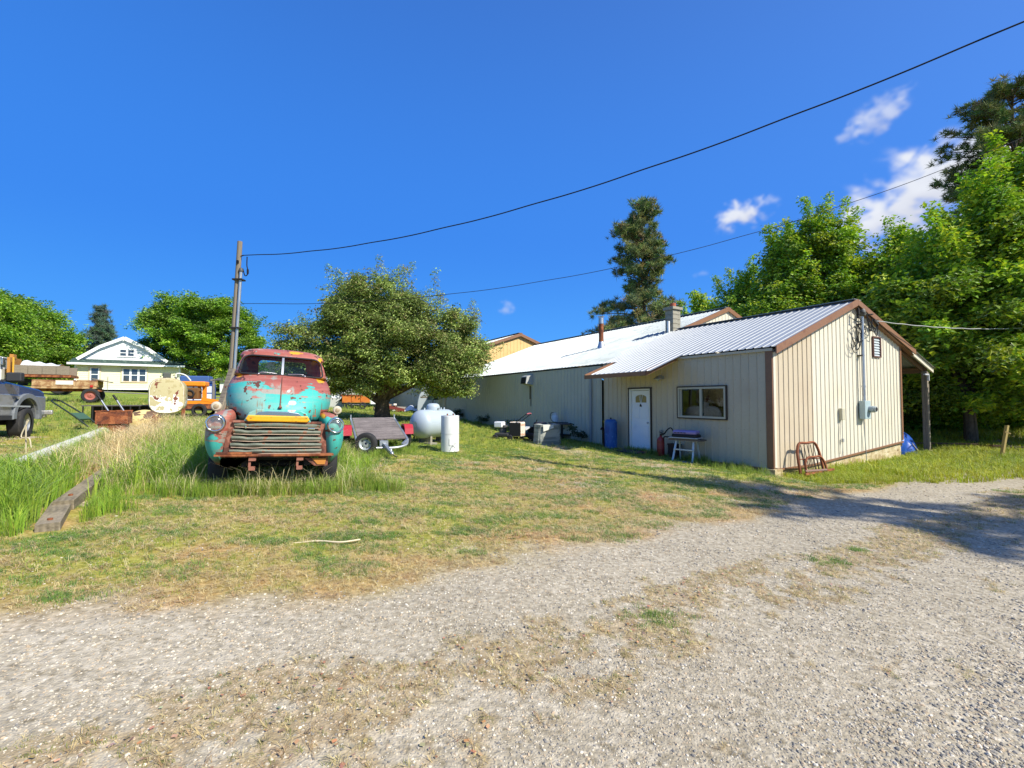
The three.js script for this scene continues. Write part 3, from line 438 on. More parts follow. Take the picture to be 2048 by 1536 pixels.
// ================= the old cab-over truck =================
{
  const q = onGround(561, 958); // only its bearing matters: the truck's front stands 6.55 m off
  const F = atDepth(550.4, 870, 6.55); F.y = ground(F.x, F.z) - 0.02;
  const T = thing('cab_over_truck', 'old cab-over truck with flaking turquoise, red and yellow paint parked in the grass', 'truck', F, 27 * RAD);
  T.rotation.order = 'YXZ'; T.rotation.z = -2.6 * RAD;
  const S = 1024, X0 = -1.25, Y0 = 0.35, SP = 2.1; // paint map over the truck's own x and y
  const TEAL = [64, 170, 158], TEAL2 = [120, 164, 152], RED = [154, 84, 70], RED2 = [172, 108, 92], GREY = [150, 152, 140], YEL = [214, 160, 26], RST = [98, 58, 40], WHT = [206, 208, 200];
  const uvP = ([x, y, z]) => [(x * (1 + Math.max(0, -z - 1) * 0.15) - X0) / 2.5, (y - Y0) / SP];
  M.paint = phy(0xffffff, 0.55, { clearcoat: 0.12, clearcoatRoughness: 0.45, map: tex(S, S, (u, v) => {
    const x = X0 + u * 2.5, y = Y0 + v * SP, ax = Math.abs(x);
    const n = fbm(x * 3.2 + 20, y * 3.2 + 4, 6) - 0.5, m = fbm(x * 9 + 3, y * 7 + 60, 5) - 0.5, st = fbm(x * 2.6 + 70, y * 26, 5) - 0.5, sv = fbm(x * 34, y * 3.4 + 9, 4) - 0.5, f = vn(x * 180, y * 180) - 0.5;
    let red = 0, c;
    if (y > 1.76) red = 0.9 - 0.2 * ss(0.1, 0.3, n);                                       // roof and pillars
    else if (ax > 0.56 && y < 1.22 + 0.02) red = x < 0 ? 0.74 + n * 0.9 - 0.16 * ss(0.9, 0.7, y) : 0.05 + ss(1.08, 1.16, y) * 0.9 + 0.3 * ss(0.9, 0.98, ax) * ss(0.15, -0.05, y - 0.95 + n);
    else red = ss(1.44, 1.66, y + n * 0.42 + st * 0.2) * 0.92 + 0.34 * ss(0.05, 0.3, n + 0.2 * Math.sin(x * 5)) * ss(1.2, 1.4, y) + 0.25 * ss(0.5, 0.7, ax) * ss(0.0, 0.2, st + n) + 0.25 * ss(0.1, 0.03, Math.abs(x + 0.03)) * ss(1.15, 1.5, y);
    const a = ss(0.4, 0.56, red + m * 1.25 + st * 0.6);
    c = TEAL.map((t, i) => mix(t, TEAL2[i], ss(-0.1, 0.25, n + (x < -0.2 ? 0.12 : -0.06) + st * 0.5)));
    c = c.map((t, i) => mix(t, mix(RED[i], RED2[i], ss(-0.2, 0.25, st)), a));
    const worn = ss(0.06, 0.18, m + st * 0.5 - Math.abs(red - 0.5) * 0.3 + (x < 0 ? 0.03 : -0.05)); c = c.map((t, i) => mix(t, GREY[i], worn * 0.85));
    const chip = ss(0.215, 0.25, fbm(x * 15 + 8, y * 15 + 2, 4) - 0.5 + (Math.abs(x + 0.4) < 0.28 ? 0.03 : 0)); c = c.map((t, i) => mix(t, RST[i], chip));
    const yel = ss(0.06, 0.1, 0.14 - Math.hypot((ax - (x < 0 ? 0.6 : 0.58)) * 1.1, (y - 1.72) * 1.7) + m * 0.16) + ss(0.05, 0.09, 0.15 - Math.hypot((x - 0.2) * 0.8, (y - 2.17) * 2.6) + m * 0.12) + ss(0.05, 0.09, 0.11 - Math.hypot((x - 0.58), (y - 2.08)) + m * 0.1) + ss(0.04, 0.08, 0.1 - Math.hypot((x - 0.6) * 1.4, (y - 1.14)) + m * 0.12);
    c = c.map((t, i) => mix(t, YEL[i], cl(yel)));
    const wht = ss(0.02, 0.035, 0.05 - Math.hypot((x - 0.16) * 0.7, (y - 1.32) * 1.1) + m * 0.09) + ss(0.015, 0.03, 0.03 - Math.hypot(x - 0.1, y - 1.5) + m * 0.06) + (y > 2.12 ? ss(0.12, 0.2, st + m * 0.5) * 0.7 : 0); c = c.map((t, i) => mix(t, WHT[i], cl(wht)));
    if (y < 0.56) { const r = ss(0.56, 0.46, y + m * 0.15); c = c.map((t, i) => mix(t, RST[i], r * 0.6)); }
    const drip = ss(0.16, 0.26, fbm(x * 26 + 4, y * 2.2 + 1, 4) - 0.5 + 0.1 * ss(0.0, 0.2, m)) * ss(0.1, 0.0, Math.abs(y - 1.16) - 0.12) * 0.5; c = c.map((t, i) => mix(t, [132, 86, 60][i], drip));
    const scratch = ss(0.2, 0.26, sv) * 0.3; c = c.map((t, i) => mix(t, GREY[i], scratch));
    return c.map((t) => t + f * 9);
  }), bumpMap: grainN, bumpScale: 0.0015 });
  M.paint.map.wrapS = M.paint.map.wrapT = THREE.ClampToEdgeWrapping;
  M.olive = std(0xffffff, 0.6, { map: tex(256, 256, (u, v) => { const n = fbm(u * 8, v * 8, 5, 8) - 0.5, b = vn(u * 64, v * 64, 64) - 0.5, a = ss(0.12, 0.2, n); return [mix(108, 122, a) + b * 14 + n * 30, mix(114, 84, a) + b * 14 + n * 30, mix(98, 62, a) + b * 12 + n * 24]; }, true, 2.2) });
  M.oxide = std(0xffffff, 0.85, { map: mottled([116, 70, 54], [[[84, 52, 40], 0.55, 0.14, 8], [[150, 100, 82], 0.58, 0.14, 8]], 10, 6, 128, 1.4) });
  M.yellowPaint = std(0xffffff, 0.5, { map: mottled([226, 164, 20], [[[204, 140, 18], 0.58, 0.14, 6], [[140, 90, 40], 0.7, 0.06, 14]], 5, 6, 128, 1) });
  // horizontal slices: superellipse in plan, closed at the back
  const slice = (hw, zf, zb, e) => (t) => { // t 0..1 from rear left round the nose to rear right
    const a = Math.PI * (1 - t), ca = Math.cos(a), sa = Math.sin(a); return [Math.sign(ca) * Math.pow(Math.abs(ca), 2 / e) * hw, zb + (zf - zb) * Math.pow(Math.abs(sa), 2 / e)];
  };
  const noseW = smooth([[0.5, 0.66], [1.0, 0.64], [1.1, 0.68], [1.25, 0.775], [1.45, 0.80], [1.62, 0.775], [1.76, 0.715]]);
  const noseZ = smooth([[0.5, -0.2], [1.03, -0.19], [1.06, 0.0], [1.2, 0.0], [1.32, -0.06], [1.46, -0.18], [1.58, -0.34], [1.68, -0.56], [1.75, -0.8]]);
  const nose = gridSurf(72, 44, (t, v) => { const y = mix(0.52, 1.755, v), k = slice(noseW(y), noseZ(y), -2.05, 3.2); const ridge = 0; const [x, z] = k(t); return [x, y + ridge, z + 0.012 * Math.exp(-Math.pow(x / 0.02, 2)) * ss(1.2, 1.3, y)]; }, uvP);
  const body = part('cab_body', nose, M.paint, T);
  part('cowl_top', gridSurf(30, 6, (t, v) => { const k = slice(0.715, -0.8, -2.05, 3.2), [x, z] = k(t); return [x * (1 - v * 0.99), 1.755 + 0.02 * v, mix(z, -1.4, v * 0.99)]; }, uvP), M.paint, body);
  part('cab_back', [box(1.32, 1.24, 0.03, 0, 1.14, -2.05)], M.oxide, body);
  part('hood_seam', [tube([V(0, 1.24, 0.022), V(0, 1.32, -0.035), V(0, 1.46, -0.16), V(0, 1.58, -0.32), V(0, 1.68, -0.545), V(0, 1.74, -0.77)], 0.008, 30, 6)], M.oxide, body);
  part('hood_knob', [lathe([[0, 0.05], [0.012, 0.045], [0.02, 0.02], [0.03, 0], [0.0, -0.01]], 14).translate(0, 1.245, 0.02)], M.oxide, body);
  { // greenhouse: a hollow shell with real window openings
    const hw = smooth([[1.74, 0.70], [1.9, 0.685], [2.06, 0.65], [2.14, 0.61], [2.19, 0.52], [2.22, 0.36], [2.235, 0.12]]), zf = smooth([[1.74, -0.8], [1.9, -0.885], [2.05, -0.98], [2.13, -1.05], [2.18, -1.16], [2.22, -1.32], [2.235, -1.5]]), zb = smooth([[1.74, -2.05], [2.05, -2.02], [2.14, -1.98], [2.19, -1.9], [2.22, -1.78], [2.235, -1.62]]);
    const shell = (o) => {
      const ys = [1.735, 1.78, 1.84, 1.9, 1.96, 2.02, 2.06, 2.1, 2.14, 2.17, 2.19, 2.21, 2.225, 2.235], n = 60, pos = [], idx = [];
      for (const y of ys) for (let i = 0; i < n; i++) { const a = i / n * 2 * Math.PI, ca = Math.cos(a), sa = Math.sin(a), w = Math.max(0.04, hw(y) - o), a0 = zf(y) - o, b0 = zb(y) + o, mid = (a0 + b0) / 2, hz = (a0 - b0) / 2; pos.push(Math.sign(ca) * Math.pow(Math.abs(ca), 2 / 3.4) * w, o ? mix(1.70, y - o, ss(1.735, 1.8, y)) : y, mid + Math.sign(sa) * Math.pow(Math.abs(sa), 2 / 3.4) * hz); }
      for (let j = 0; j < ys.length - 1; j++) for (let i = 0; i < n; i++) { const a = j * n + i, b = j * n + (i + 1) % n, c = a + n, d = b + n; idx.push(a, d, b, a, c, d); }
      const top = pos.length / 3; pos.push(0, (o ? 2.24 - o : 2.24), -1.56); const bot = top + 1; pos.push(0, o ? 1.70 : 1.735, -1.42);
      for (let i = 0; i < n; i++) { const l = (ys.length - 1) * n; idx.push(l + i, top, l + (i + 1) % n, i, (i + 1) % n, bot); }
      const g = new THREE.BufferGeometry(); g.setAttribute('position', new THREE.Float32BufferAttribute(pos, 3)); g.setIndex(idx); g.computeVertexNormals(); g.setAttribute('uv', new THREE.Float32BufferAttribute(new Float32Array(pos.length / 3 * 2), 2)); return g;
    };
    const ev = new Evaluator(); ev.useGroups = false; ev.attributes = ['position', 'normal', 'uv'];
    let b = new Brush(shell(0)); b.updateMatrixWorld();
    const cut = (g) => { const c = new Brush(g); c.updateMatrixWorld(); const r = ev.evaluate(b, c, SUBTRACTION); b = new Brush(r.geometry); b.updateMatrixWorld(); };
    cut(shell(0.035));
    const wsShape = (s = 1, h = 0.315) => { const p = new THREE.Shape(), w = 0.615 * s; p.moveTo(-w, -h / 2 + 0.06); p.quadraticCurveTo(-w, -h / 2, -w + 0.06, -h / 2); p.lineTo(w - 0.06, -h / 2); p.quadraticCurveTo(w, -h / 2, w, -h / 2 + 0.06); p.lineTo(w - 0.03, h / 2 - 0.09); p.quadraticCurveTo(w - 0.05, h / 2 - 0.01, w - 0.16, h / 2); p.lineTo(-w + 0.16, h / 2); p.quadraticCurveTo(-w + 0.05, h / 2 - 0.01, -w + 0.03, h / 2 - 0.09); p.closePath(); return p; };
    cut(extr(wsShape(), 0.8, 0, 6).translate(0, 1.915, -1.3)); cut(extr(rrect(0.78, 0.27, 0.08), 0.6).translate(0, 1.935, -2.3)); cut(extr(rrect(0.62, 0.27, 0.06), 2).rotateY(Math.PI / 2).translate(-1, 1.93, -1.42));
    const g = b.geometry, p = g.attributes.position, uv = new Float32Array(p.count * 2); for (let i = 0; i < p.count; i++) { const [a, c] = uvP([p.getX(i), p.getY(i), p.getZ(i)]); uv[i * 2] = a; uv[i * 2 + 1] = c; }
    g.setAttribute('uv', new THREE.BufferAttribute(uv, 2)); const top = part('cab_roof', plain(g), M.paint, T);
    // gasket, panes and divider follow the slope of the screen
    const bend = (geo) => { const a = geo.attributes.position; for (let i = 0; i < a.count; i++) { const x = a.getX(i), y = a.getY(i); a.setZ(i, a.getZ(i) + zf(y) + (zb(y) - zf(y)) / 2 * (1 - Math.pow(Math.max(0, 1 - Math.pow(Math.abs(x) / hw(y), 3.4)), 1 / 3.4))); } geo.computeVertexNormals(); return geo; };
    const edge = wsShape(0.995, 0.31).getSpacedPoints(90).map((v) => V(v.x, v.y + 1.915, 0.004));
    const gas = new THREE.TubeGeometry(new THREE.CatmullRomCurve3(edge, true), 160, 0.014, 6, true); part('windscreen_gasket', bend(gas), M.rubber, top);
    for (const s of [-1, 1]) part('windscreen_pane', bend(gridSurf(14, 8, (u, v) => [s * mix(0.012, 0.605, u), 1.762 + v * 0.305, -0.012])), M.glass, top);
    part('windscreen_divider', bend(gridSurf(2, 10, (u, v) => [mix(-0.016, 0.016, u), 1.757 + v * 0.315, 0.008])), M.steel, top);
    part('rear_pane', [box(0.76, 0.25, 0.006, 0, 1.935, -2.035)], M.glass, top);
  }
  for (const s of [-1, 1]) part('wiper', [tube([V(s * 0.33, 1.765, -0.76), V(s * 0.3, 1.785, -0.75), V(s * 0.08, 1.78, -0.765)], 0.006, 12, 5), place(new THREE.SphereGeometry(0.016, 8, 6), s * 0.33, 1.76, -0.755)], M.steel, T);
  part('bench_seat', [rbox(1.1, 0.4, 0.18, 0.05, 0, 1.55, -1.85), rbox(1.1, 0.15, 0.5, 0.05, 0, 1.3, -1.6)], std(0x2a241f, 0.9), T);
  part('steering_wheel', [place(new THREE.TorusGeometry(0.2, 0.014, 8, 28), 0.33, 1.7, -1.15, -0.9), rod(V(0.33, 1.7, -1.15), V(0.33, 1.3, -0.85), 0.02)], M.black, T);
  // fenders
  const fw = smooth([[0.43, 0.80], [0.55, 0.885], [0.7, 0.935], [0.88, 0.945], [1.02, 0.92], [1.12, 0.86], [1.175, 0.78], [1.2, 0.7]]), fz = smooth([[0.43, -0.16], [0.55, -0.06], [0.7, 0.02], [0.88, 0.06], [1.02, 0.05], [1.1, -0.02], [1.16, -0.14], [1.2, -0.42]]), fi = smooth([[0.43, 0.62], [0.6, 0.595], [0.8, 0.565], [1.1, 0.53], [1.2, 0.56]]);
  for (const s of [-1, 1]) {
    const g = gridSurf(40, 26, (t, v) => { const y = mix(0.43, 1.2, v), a = Math.PI * (1 - t), ca = Math.cos(a), sa = Math.sin(a), xi = fi(y), xo = fw(y), mid = (xi + xo) / 2, h = (xo - xi) / 2, zb = -1.15; return [s * (mid + Math.sign(ca) * Math.pow(Math.abs(ca), 2 / 2.6) * h * (ca > 0 ? 1 : 1)), y, zb + (fz(y) - zb) * Math.pow(sa, 2 / 3.4)]; }, uvP);
    const fender = part('fender', [plain(g), gridSurf(10, 3, (u, v) => [s * mix(0.58, 0.7, u), 1.2 + 0.012 * Math.sin(u * Math.PI), mix(-1.15, -0.42, v)], uvP)], M.paint, T);
    const hy = 1.015, hx = s * 0.765, hz = 0.045, tilt = 0;
    const pod = lathe([[0.118, -0.12], [0.122, -0.02], [0.116, 0.02]], 32).rotateX(Math.PI / 2).translate(hx, hy, hz); part('headlight_pod', pod, M.paint, fender);
    const hl = new THREE.Group(); hl.name = 'headlight'; T.add(hl); hl.position.set(hx, hy, hz + 0.01); hl.rotation.y = s * 0.06;
    part('bezel', lathe([[0.092, 0.03], [0.1, 0.045], [0.114, 0.035], [0.12, 0.0], [0.118, -0.02]], 36).rotateX(Math.PI / 2), M.chrome, hl);
    part('reflector', lathe([[0.005, -0.07], [0.04, -0.06], [0.075, -0.03], [0.094, 0.01]], 32).rotateX(Math.PI / 2), M.chrome, hl);
    part('bulb', place(new THREE.SphereGeometry(0.018, 10, 8), 0, 0, -0.04), std(0xddd8c8, 0.3), hl);
    const lens = lathe([[0, 0.05], [0.03, 0.048], [0.06, 0.042], [0.085, 0.03], [0.095, 0.018]], 32).rotateX(Math.PI / 2);
    part('lens', lens, phy(0xe8ecea, 0.12, { transmission: 0.9, thickness: 0, ior: 1.6, bumpMap: grainN, bumpScale: 0.002 }), hl);
    const mk = new THREE.Group(); mk.name = 'marker_lamp'; T.add(mk); mk.position.set(s * 0.83, 1.235, -0.5);
    part('lamp_body', [lathe([[0, 0.03], [0.05, 0.028], [0.068, 0.012], [0.07, -0.02], [0.04, -0.05], [0, -0.06]], 24).rotateX(Math.PI / 2), cyl(0.012, 0.016, 0.1, 0, -0.08, -0.01)], std(0xb9b09a, 0.5), mk);
    part('lamp_lens', lathe([[0, 0.012], [0.03, 0.008], [0.035, 0]], 18).rotateX(Math.PI / 2).translate(0, 0, 0.03), std(0x9a8a6c, 0.4), mk);
  }
  // grille
  const GR = new THREE.Group(); GR.name = 'grille'; T.add(GR);
  part('grille_back', [box(1.2, 0.52, 0.02, 0, 0.8, -0.17)], M.black, GR);
  [[1.0, 0.555, 0.062], [0.902, 0.565, 0.058], [0.808, 0.575, 0.058], [0.716, 0.585, 0.058], [0.628, 0.59, 0.056]].forEach(([y, w, h], k) => {
    const prof = [[-1, -0.6], [-1, 0.2], [-0.55, 0.72], [0.2, 1.0], [0.8, 0.8], [1, 0.3], [1, -0.6]];
    const n = 24, R = rnd(40 + k), wob = [R(), R(), R()];
    const g = gridSurf(n, prof.length - 1, (u, v) => { const x = mix(-w, w, u), i = Math.round(v * (prof.length - 1)), [py, pz] = prof[i], dent = (k > 0 ? 0.02 : 0.008) * Math.exp(-Math.pow((x + 0.33 + wob[0] * 0.06) / 0.07, 2)) + 0.006 * Math.sin(x * 9 + wob[1] * 6); return [x, y + py * h / 2 - dent * 0.7, 0.02 + pz * 0.032 - 0.05 * Math.pow(x / w, 4) - dent]; }, ([x, yy]) => [x, yy]);
    const b = part('grille_bar', toCreasedNormals(g, 0.7), M.olive, GR);
    part('bar_edge', [tube([-0.98, -0.5, -0.3, 0, 0.5, 0.98].map((t) => V(t * w, y - h / 2 - 0.004 - (Math.abs(t + 0.55) < 0.1 ? 0.008 : 0), 0.035 - 0.05 * Math.pow(t, 4))), 0.006, 30, 5)], std(0xb49c86, 0.5), b);
  });
  for (const s of [-1, 1]) part('grille_side', [bar(V(s * 0.572, 1.03, -0.05), V(s * 0.602, 0.58, -0.05), 0.025, 0.12)], M.oxide, GR);
  part('parking_lamp', [rbox(0.1, 0.03, 0.03, 0.01, 0.43, 0.955, 0.02)], M.chrome, GR); part('parking_lamp', [rbox(0.025, 0.035, 0.03, 0.008, -0.41, 0.965, 0.02)], M.chrome, GR);
  // emblem over the grille
  part('emblem_housing', [extr(poly([[-0.42, 1.06], [0.4, 1.06], [0.35, 1.16], [0.27, 1.205], [-0.29, 1.205], [-0.37, 1.16]]), 0.02, 0.02).translate(0, 0, -0.01)], M.paint, T).geometry.setAttribute('uv', (() => { const g = T.children[T.children.length - 1].geometry, a = g.attributes.position, uv = []; for (let i = 0; i < a.count; i++) uv.push(...uvP([a.getX(i), a.getY(i) + 0.1, 0])); return new THREE.Float32BufferAttribute(uv, 2); })());
  part('emblem_bar', [extr(poly([[-0.40, 1.085], [-0.38, 1.065], [0.36, 1.065], [0.38, 1.085], [0.36, 1.122], [-0.38, 1.122]]), 0.03, 0.015).translate(0, 0, 0.025)], M.yellowPaint, T);
  part('emblem_plate', [extr(poly([[-0.3, 1.14], [0.28, 1.14], [0.24, 1.175], [0.12, 1.19], [-0.14, 1.19], [-0.26, 1.175]]), 0.012, 0.008).translate(0, 0, 0.03)], std(0xaab4c4, 0.2, { metalness: 0.9 }), T);
  part('hood_latch', [box(0.012, 0.1, 0.012, 0.47, 1.2, -0.01), box(0.05, 0.02, 0.03, 0.46, 1.145, 0)], M.rust, T);
  part('grille_lip', [box(1.14, 0.03, 0.05, 0, 1.045, 0.0)], M.oxide, T);
  // bumper shelf, brackets, frame
  part('bumper', [box(1.5, 0.022, 0.16, 0, 0.585, 0.06), box(1.36, 0.03, 0.03, 0.0, 0.572, 0.1)], M.rust, T);
  part('bumper_rail', [box(0.42, 0.03, 0.03, -0.52, 0.615, 0.12)], M.rust, T);
  for (const s of [-1, 1]) {
    part('bumper_bracket', [extr(poly([[0.36, 0.53], [0.68, 0.54], [0.68, 0.42], [0.5, 0.42]]), 0.02).scale(s, 1, 1).translate(0, 0, 0.04)], M.oxide, T);
    part('bracket_plate', [extr(poly([[0.46, 0.53], [0.66, 0.535], [0.64, 0.44], [0.54, 0.44]]), 0.012).scale(s, 1, 1).translate(0, 0, 0.063)], std(0xb4762e, 0.8), T);
    part('tow_hook', [box(0.09, 0.05, 0.06, s * 0.3, 0.53, 0.08), box(0.03, 0.12, 0.04, s * 0.3 - 0.03, 0.46, 0.07), box(0.08, 0.05, 0.06, s * 0.3, 0.4, 0.08)], M.oxide, T);
    part('frame_rail', [box(0.07, 0.16, 4.6, s * 0.4, 0.5, -2.3)], M.dark, T);
    for (const [z, dual] of [[-0.62, 0], [-3.4, 1]]) {
      const wh = new THREE.Group(); wh.name = 'wheel'; T.add(wh); wh.position.set(s * (dual ? 0.72 : 0.74), 0.40, z);
      const tyre = (o) => lathe([[0.25, -0.1], [0.3, -0.115], [0.38, -0.11], [0.415, -0.08], [0.42, 0], [0.415, 0.08], [0.38, 0.11], [0.3, 0.115], [0.25, 0.1]], 36).rotateZ(Math.PI / 2).translate(o, 0, 0);
      part('tyre', dual ? [tyre(0), tyre(s * 0.26)] : [tyre(0)], M.rubber, wh); part('rim', lathe([[0.02, 0.02], [0.1, 0.03], [0.14, -0.02], [0.22, -0.03], [0.25, 0.06], [0.26, 0.1]], 28).rotateZ(-s * Math.PI / 2), M.oxide, wh);
    }
  }
  part('axle', cyl(0.05, 0.05, 1.3, 0, 0.38, -0.62, 0, 0, Math.PI / 2), M.dark, T); part('axle', [cyl(0.06, 0.06, 1.3, 0, 0.4, -3.4, 0, 0, Math.PI / 2), place(new THREE.SphereGeometry(0.18, 16, 12), 0, 0.42, -3.4)], M.dark, T);
  part('engine_block', [box(0.5, 0.5, 0.9, 0, 0.72, -0.75), box(1.1, 0.03, 1.6, 0, 0.98, -1.1)], M.dark, T);
  part('radiator', [box(0.9, 0.5, 0.06, 0, 0.8, -0.22)], M.black, T);
  part('cross_member', [box(0.8, 0.12, 0.08, 0, 0.5, -1.9), box(0.8, 0.12, 0.08, 0, 0.5, -4.4)], M.dark, T);
}
// ================= things in the yard =================
const turnTo = (a, b) => Math.atan2(b.x - a.x, b.z - a.z);
{ // tilt trailer beside the truck
  const n = atDepth(765, 884, 11.5), T = thing('tilt_trailer', 'small tilt-bed trailer with grey plywood deck and red mudguards', 'trailer', [n.x, ground(n.x, n.z), n.z], 23 * RAD);
  const tilt = 0.2, Y = (z) => 0.3 + -z * tilt;          // z = 0 at the low front edge, deck rises to the rear
  const ply = std(0xffffff, 0.9, { map: tex(256, 256, (u, v) => { const n2 = fbm(u * 4, v * 24, 4, 4) * 46 + (vn(u * 64, v * 64, 64) - 0.5) * 20 + (fbm(u * 6, v * 6, 3, 6) - 0.5) * 40; return [96 + n2, 88 + n2 * 0.95, 82 + n2 * 0.92]; }, true, 0.7) });
  part('deck', box(1.16, 0.025, 2.3, 0, Y(-1.15) + 0.03, -1.12, Math.atan(tilt), 0, 0), ply, T);
  for (const s of [-1, 1]) {
    part('side_rail', bar(V(s * 0.62, Y(0.05) - 0.0, 0.05), V(s * 0.62, Y(-2.3), -2.3), 0.05, 0.08), M.galv, T);
    part('stake', box(0.03, 0.16, 0.03, s * 0.62, Y(-2.25) + 0.06, -2.25), M.galv, T);
    const f = part('mudguard', extr(poly([[-0.36, 0], [-0.33, 0.14], [-0.22, 0.24], [0.22, 0.24], [0.33, 0.14], [0.36, 0], [0.33, 0], [0.3, 0.12], [0.2, 0.21], [-0.2, 0.21], [-0.3, 0.12], [-0.33, 0]]), 0.22, 0.008).rotateY(Math.PI / 2).translate(s * 0.8 - 0.11, 0.4, -1.1), std(0xa82430, 0.45), T);
    const w = new THREE.Group(); w.name = 'wheel'; T.add(w); w.position.set(s * 0.8, 0.26, -1.1);
    part('tyre', lathe([[0.15, -0.08], [0.2, -0.09], [0.25, -0.08], [0.262, -0.04], [0.262, 0.04], [0.25, 0.08], [0.2, 0.09], [0.15, 0.08]], 28).rotateZ(Math.PI / 2), M.rubber, w); part('rim', lathe([[0.0, 0.02], [0.06, 0.03], [0.1, 0.0], [0.14, 0.02], [0.155, 0.07]], 24).rotateZ(-s * Math.PI / 2), M.galv, w);
  }
  part('axle', cyl(0.025, 0.025, 1.5, 0, 0.27, -1.1, 0, 0, Math.PI / 2), M.dark, T);
  for (const [a, b] of [[V(-0.62, 0.3, 0.02), V(-0.2, 0.17, 0.38)], [V(0.62, 0.3, 0.02), V(0.45, 0.2, 0.25)]]) part('frame_arm', bar(a, b, 0.05, 0.07), M.galv, T);
  part('front_bow', tube([V(0.62, 0.3, 0.02), V(0.55, 0.2, 0.22), V(0.3, 0.15, 0.36), V(-0.2, 0.16, 0.4)], 0.035, 30, 8), M.galv, T);
  part('tongue', bar(V(-0.02, 0.3, -0.1), V(0.06, 0.1, 1.05), 0.07, 0.08), M.galv, T); part('tongue_clamp', box(0.2, 0.12, 0.16, 0.0, 0.26, 0.22), M.galv, T);
  part('coupler', [box(0.07, 0.09, 0.16, 0.06, 0.1, 1.1), place(new THREE.SphereGeometry(0.045, 12, 8), 0.06, 0.1, 1.2), box(0.03, 0.1, 0.03, 0.06, 0.16, 1.08, 0.4)], M.steel, T);
  part('safety_chain', tube([V(0.06, 0.1, 1.0), V(0.14, 0.03, 1.1), V(0.18, 0.02, 1.2)], 0.012, 14, 5), M.dark, T);
  const sp = new THREE.Group(); sp.name = 'spare_wheel'; T.add(sp); sp.position.set(-0.42, 0.27, 0.3); sp.rotation.set(0, -0.42, 0);
  part('tyre', lathe([[0.15, -0.085], [0.2, -0.095], [0.25, -0.085], [0.265, -0.04], [0.265, 0.04], [0.25, 0.085], [0.2, 0.095], [0.15, 0.085]], 32).rotateX(Math.PI / 2), M.rubber, sp);
  part('rim', lathe([[0.03, 0.03], [0.06, 0.04], [0.09, 0.02], [0.13, 0.025], [0.15, 0.06], [0.16, 0.085]], 28).rotateX(Math.PI / 2), std(0xb9c0c4, 0.4, { metalness: 0.5 }), sp);
  for (let k = 0; k < 5; k++) part('wheel_hole', cyl(0.014, 0.014, 0.01, Math.cos(k * 1.257) * 0.1, Math.sin(k * 1.257) * 0.1, 0.028, Math.PI / 2), M.black, sp);
}
{ // white water heater standing in the grass
  const p = onGround(900, 904), T = thing('water_heater', 'upright white water heater tank with dented grey side standing in the grass', 'water heater', p, 0.3), r = 0.245, h = 1.0;
  const m = phy(0xffffff, 0.5, { map: tex(256, 256, (u, v) => { const d = ss(0.5, 0.6, fbm(u * 10, v * 6, 5, 2)), st = ss(0.66, 0.74, fbm(u * 20, v * 3 + 4, 4)); const rust = ss(0.03, 0.015, Math.hypot((u - 0.62) * 1.5, v - 0.78)); const g = (u > 0.3 && u < 0.42) ? 0.35 : 0; let c = [226, 228, 224].map((x) => x - d * 14 - st * 40 - g * 90); return c.map((x, i) => mix(x, [168, 104, 44][i], rust)); }, true, 1), clearcoat: 0.1 });
  part('shell', lathe([[0, 0.02], [r - 0.01, 0.02], [r, 0.03], [r, h - 0.02], [r - 0.012, h], [r - 0.03, h]], 40), m, T); part('seam_band', lathe([[r + 0.004, 0.5], [r + 0.006, 0.51], [r + 0.004, 0.52]], 40), std(0xc9cac6, 0.5), T);
  part('top', lathe([[0, h - 0.03], [r - 0.03, h - 0.03]], 32), std(0x7c7d7c, 0.6), T); part('pipe_stub', cyl(0.02, 0.02, 0.1, 0.08, h, 0.02), M.rust, T); part('pipe_stub', cyl(0.02, 0.02, 0.1, -0.08, h, 0.02), M.rust, T);
  part('access_cover', [extr(rrect(0.12, 0.2, 0.02, 0, 0.3), 0.006).translate(0, 0, r + 0.002)], std(0xdadbd7, 0.5), T);
  part('torn_wrap', [tube([V(0.02, 0.15, r + 0.01), V(0.06, 0.22, r), V(0.12, 0.26, 0.22)], 0.004, 12, 4), tube([V(-0.05, 0.05, r + 0.01), V(0.03, 0.2, r + 0.01), V(0.1, 0.12, 0.235)], 0.004, 12, 4)], M.dark, T);
}
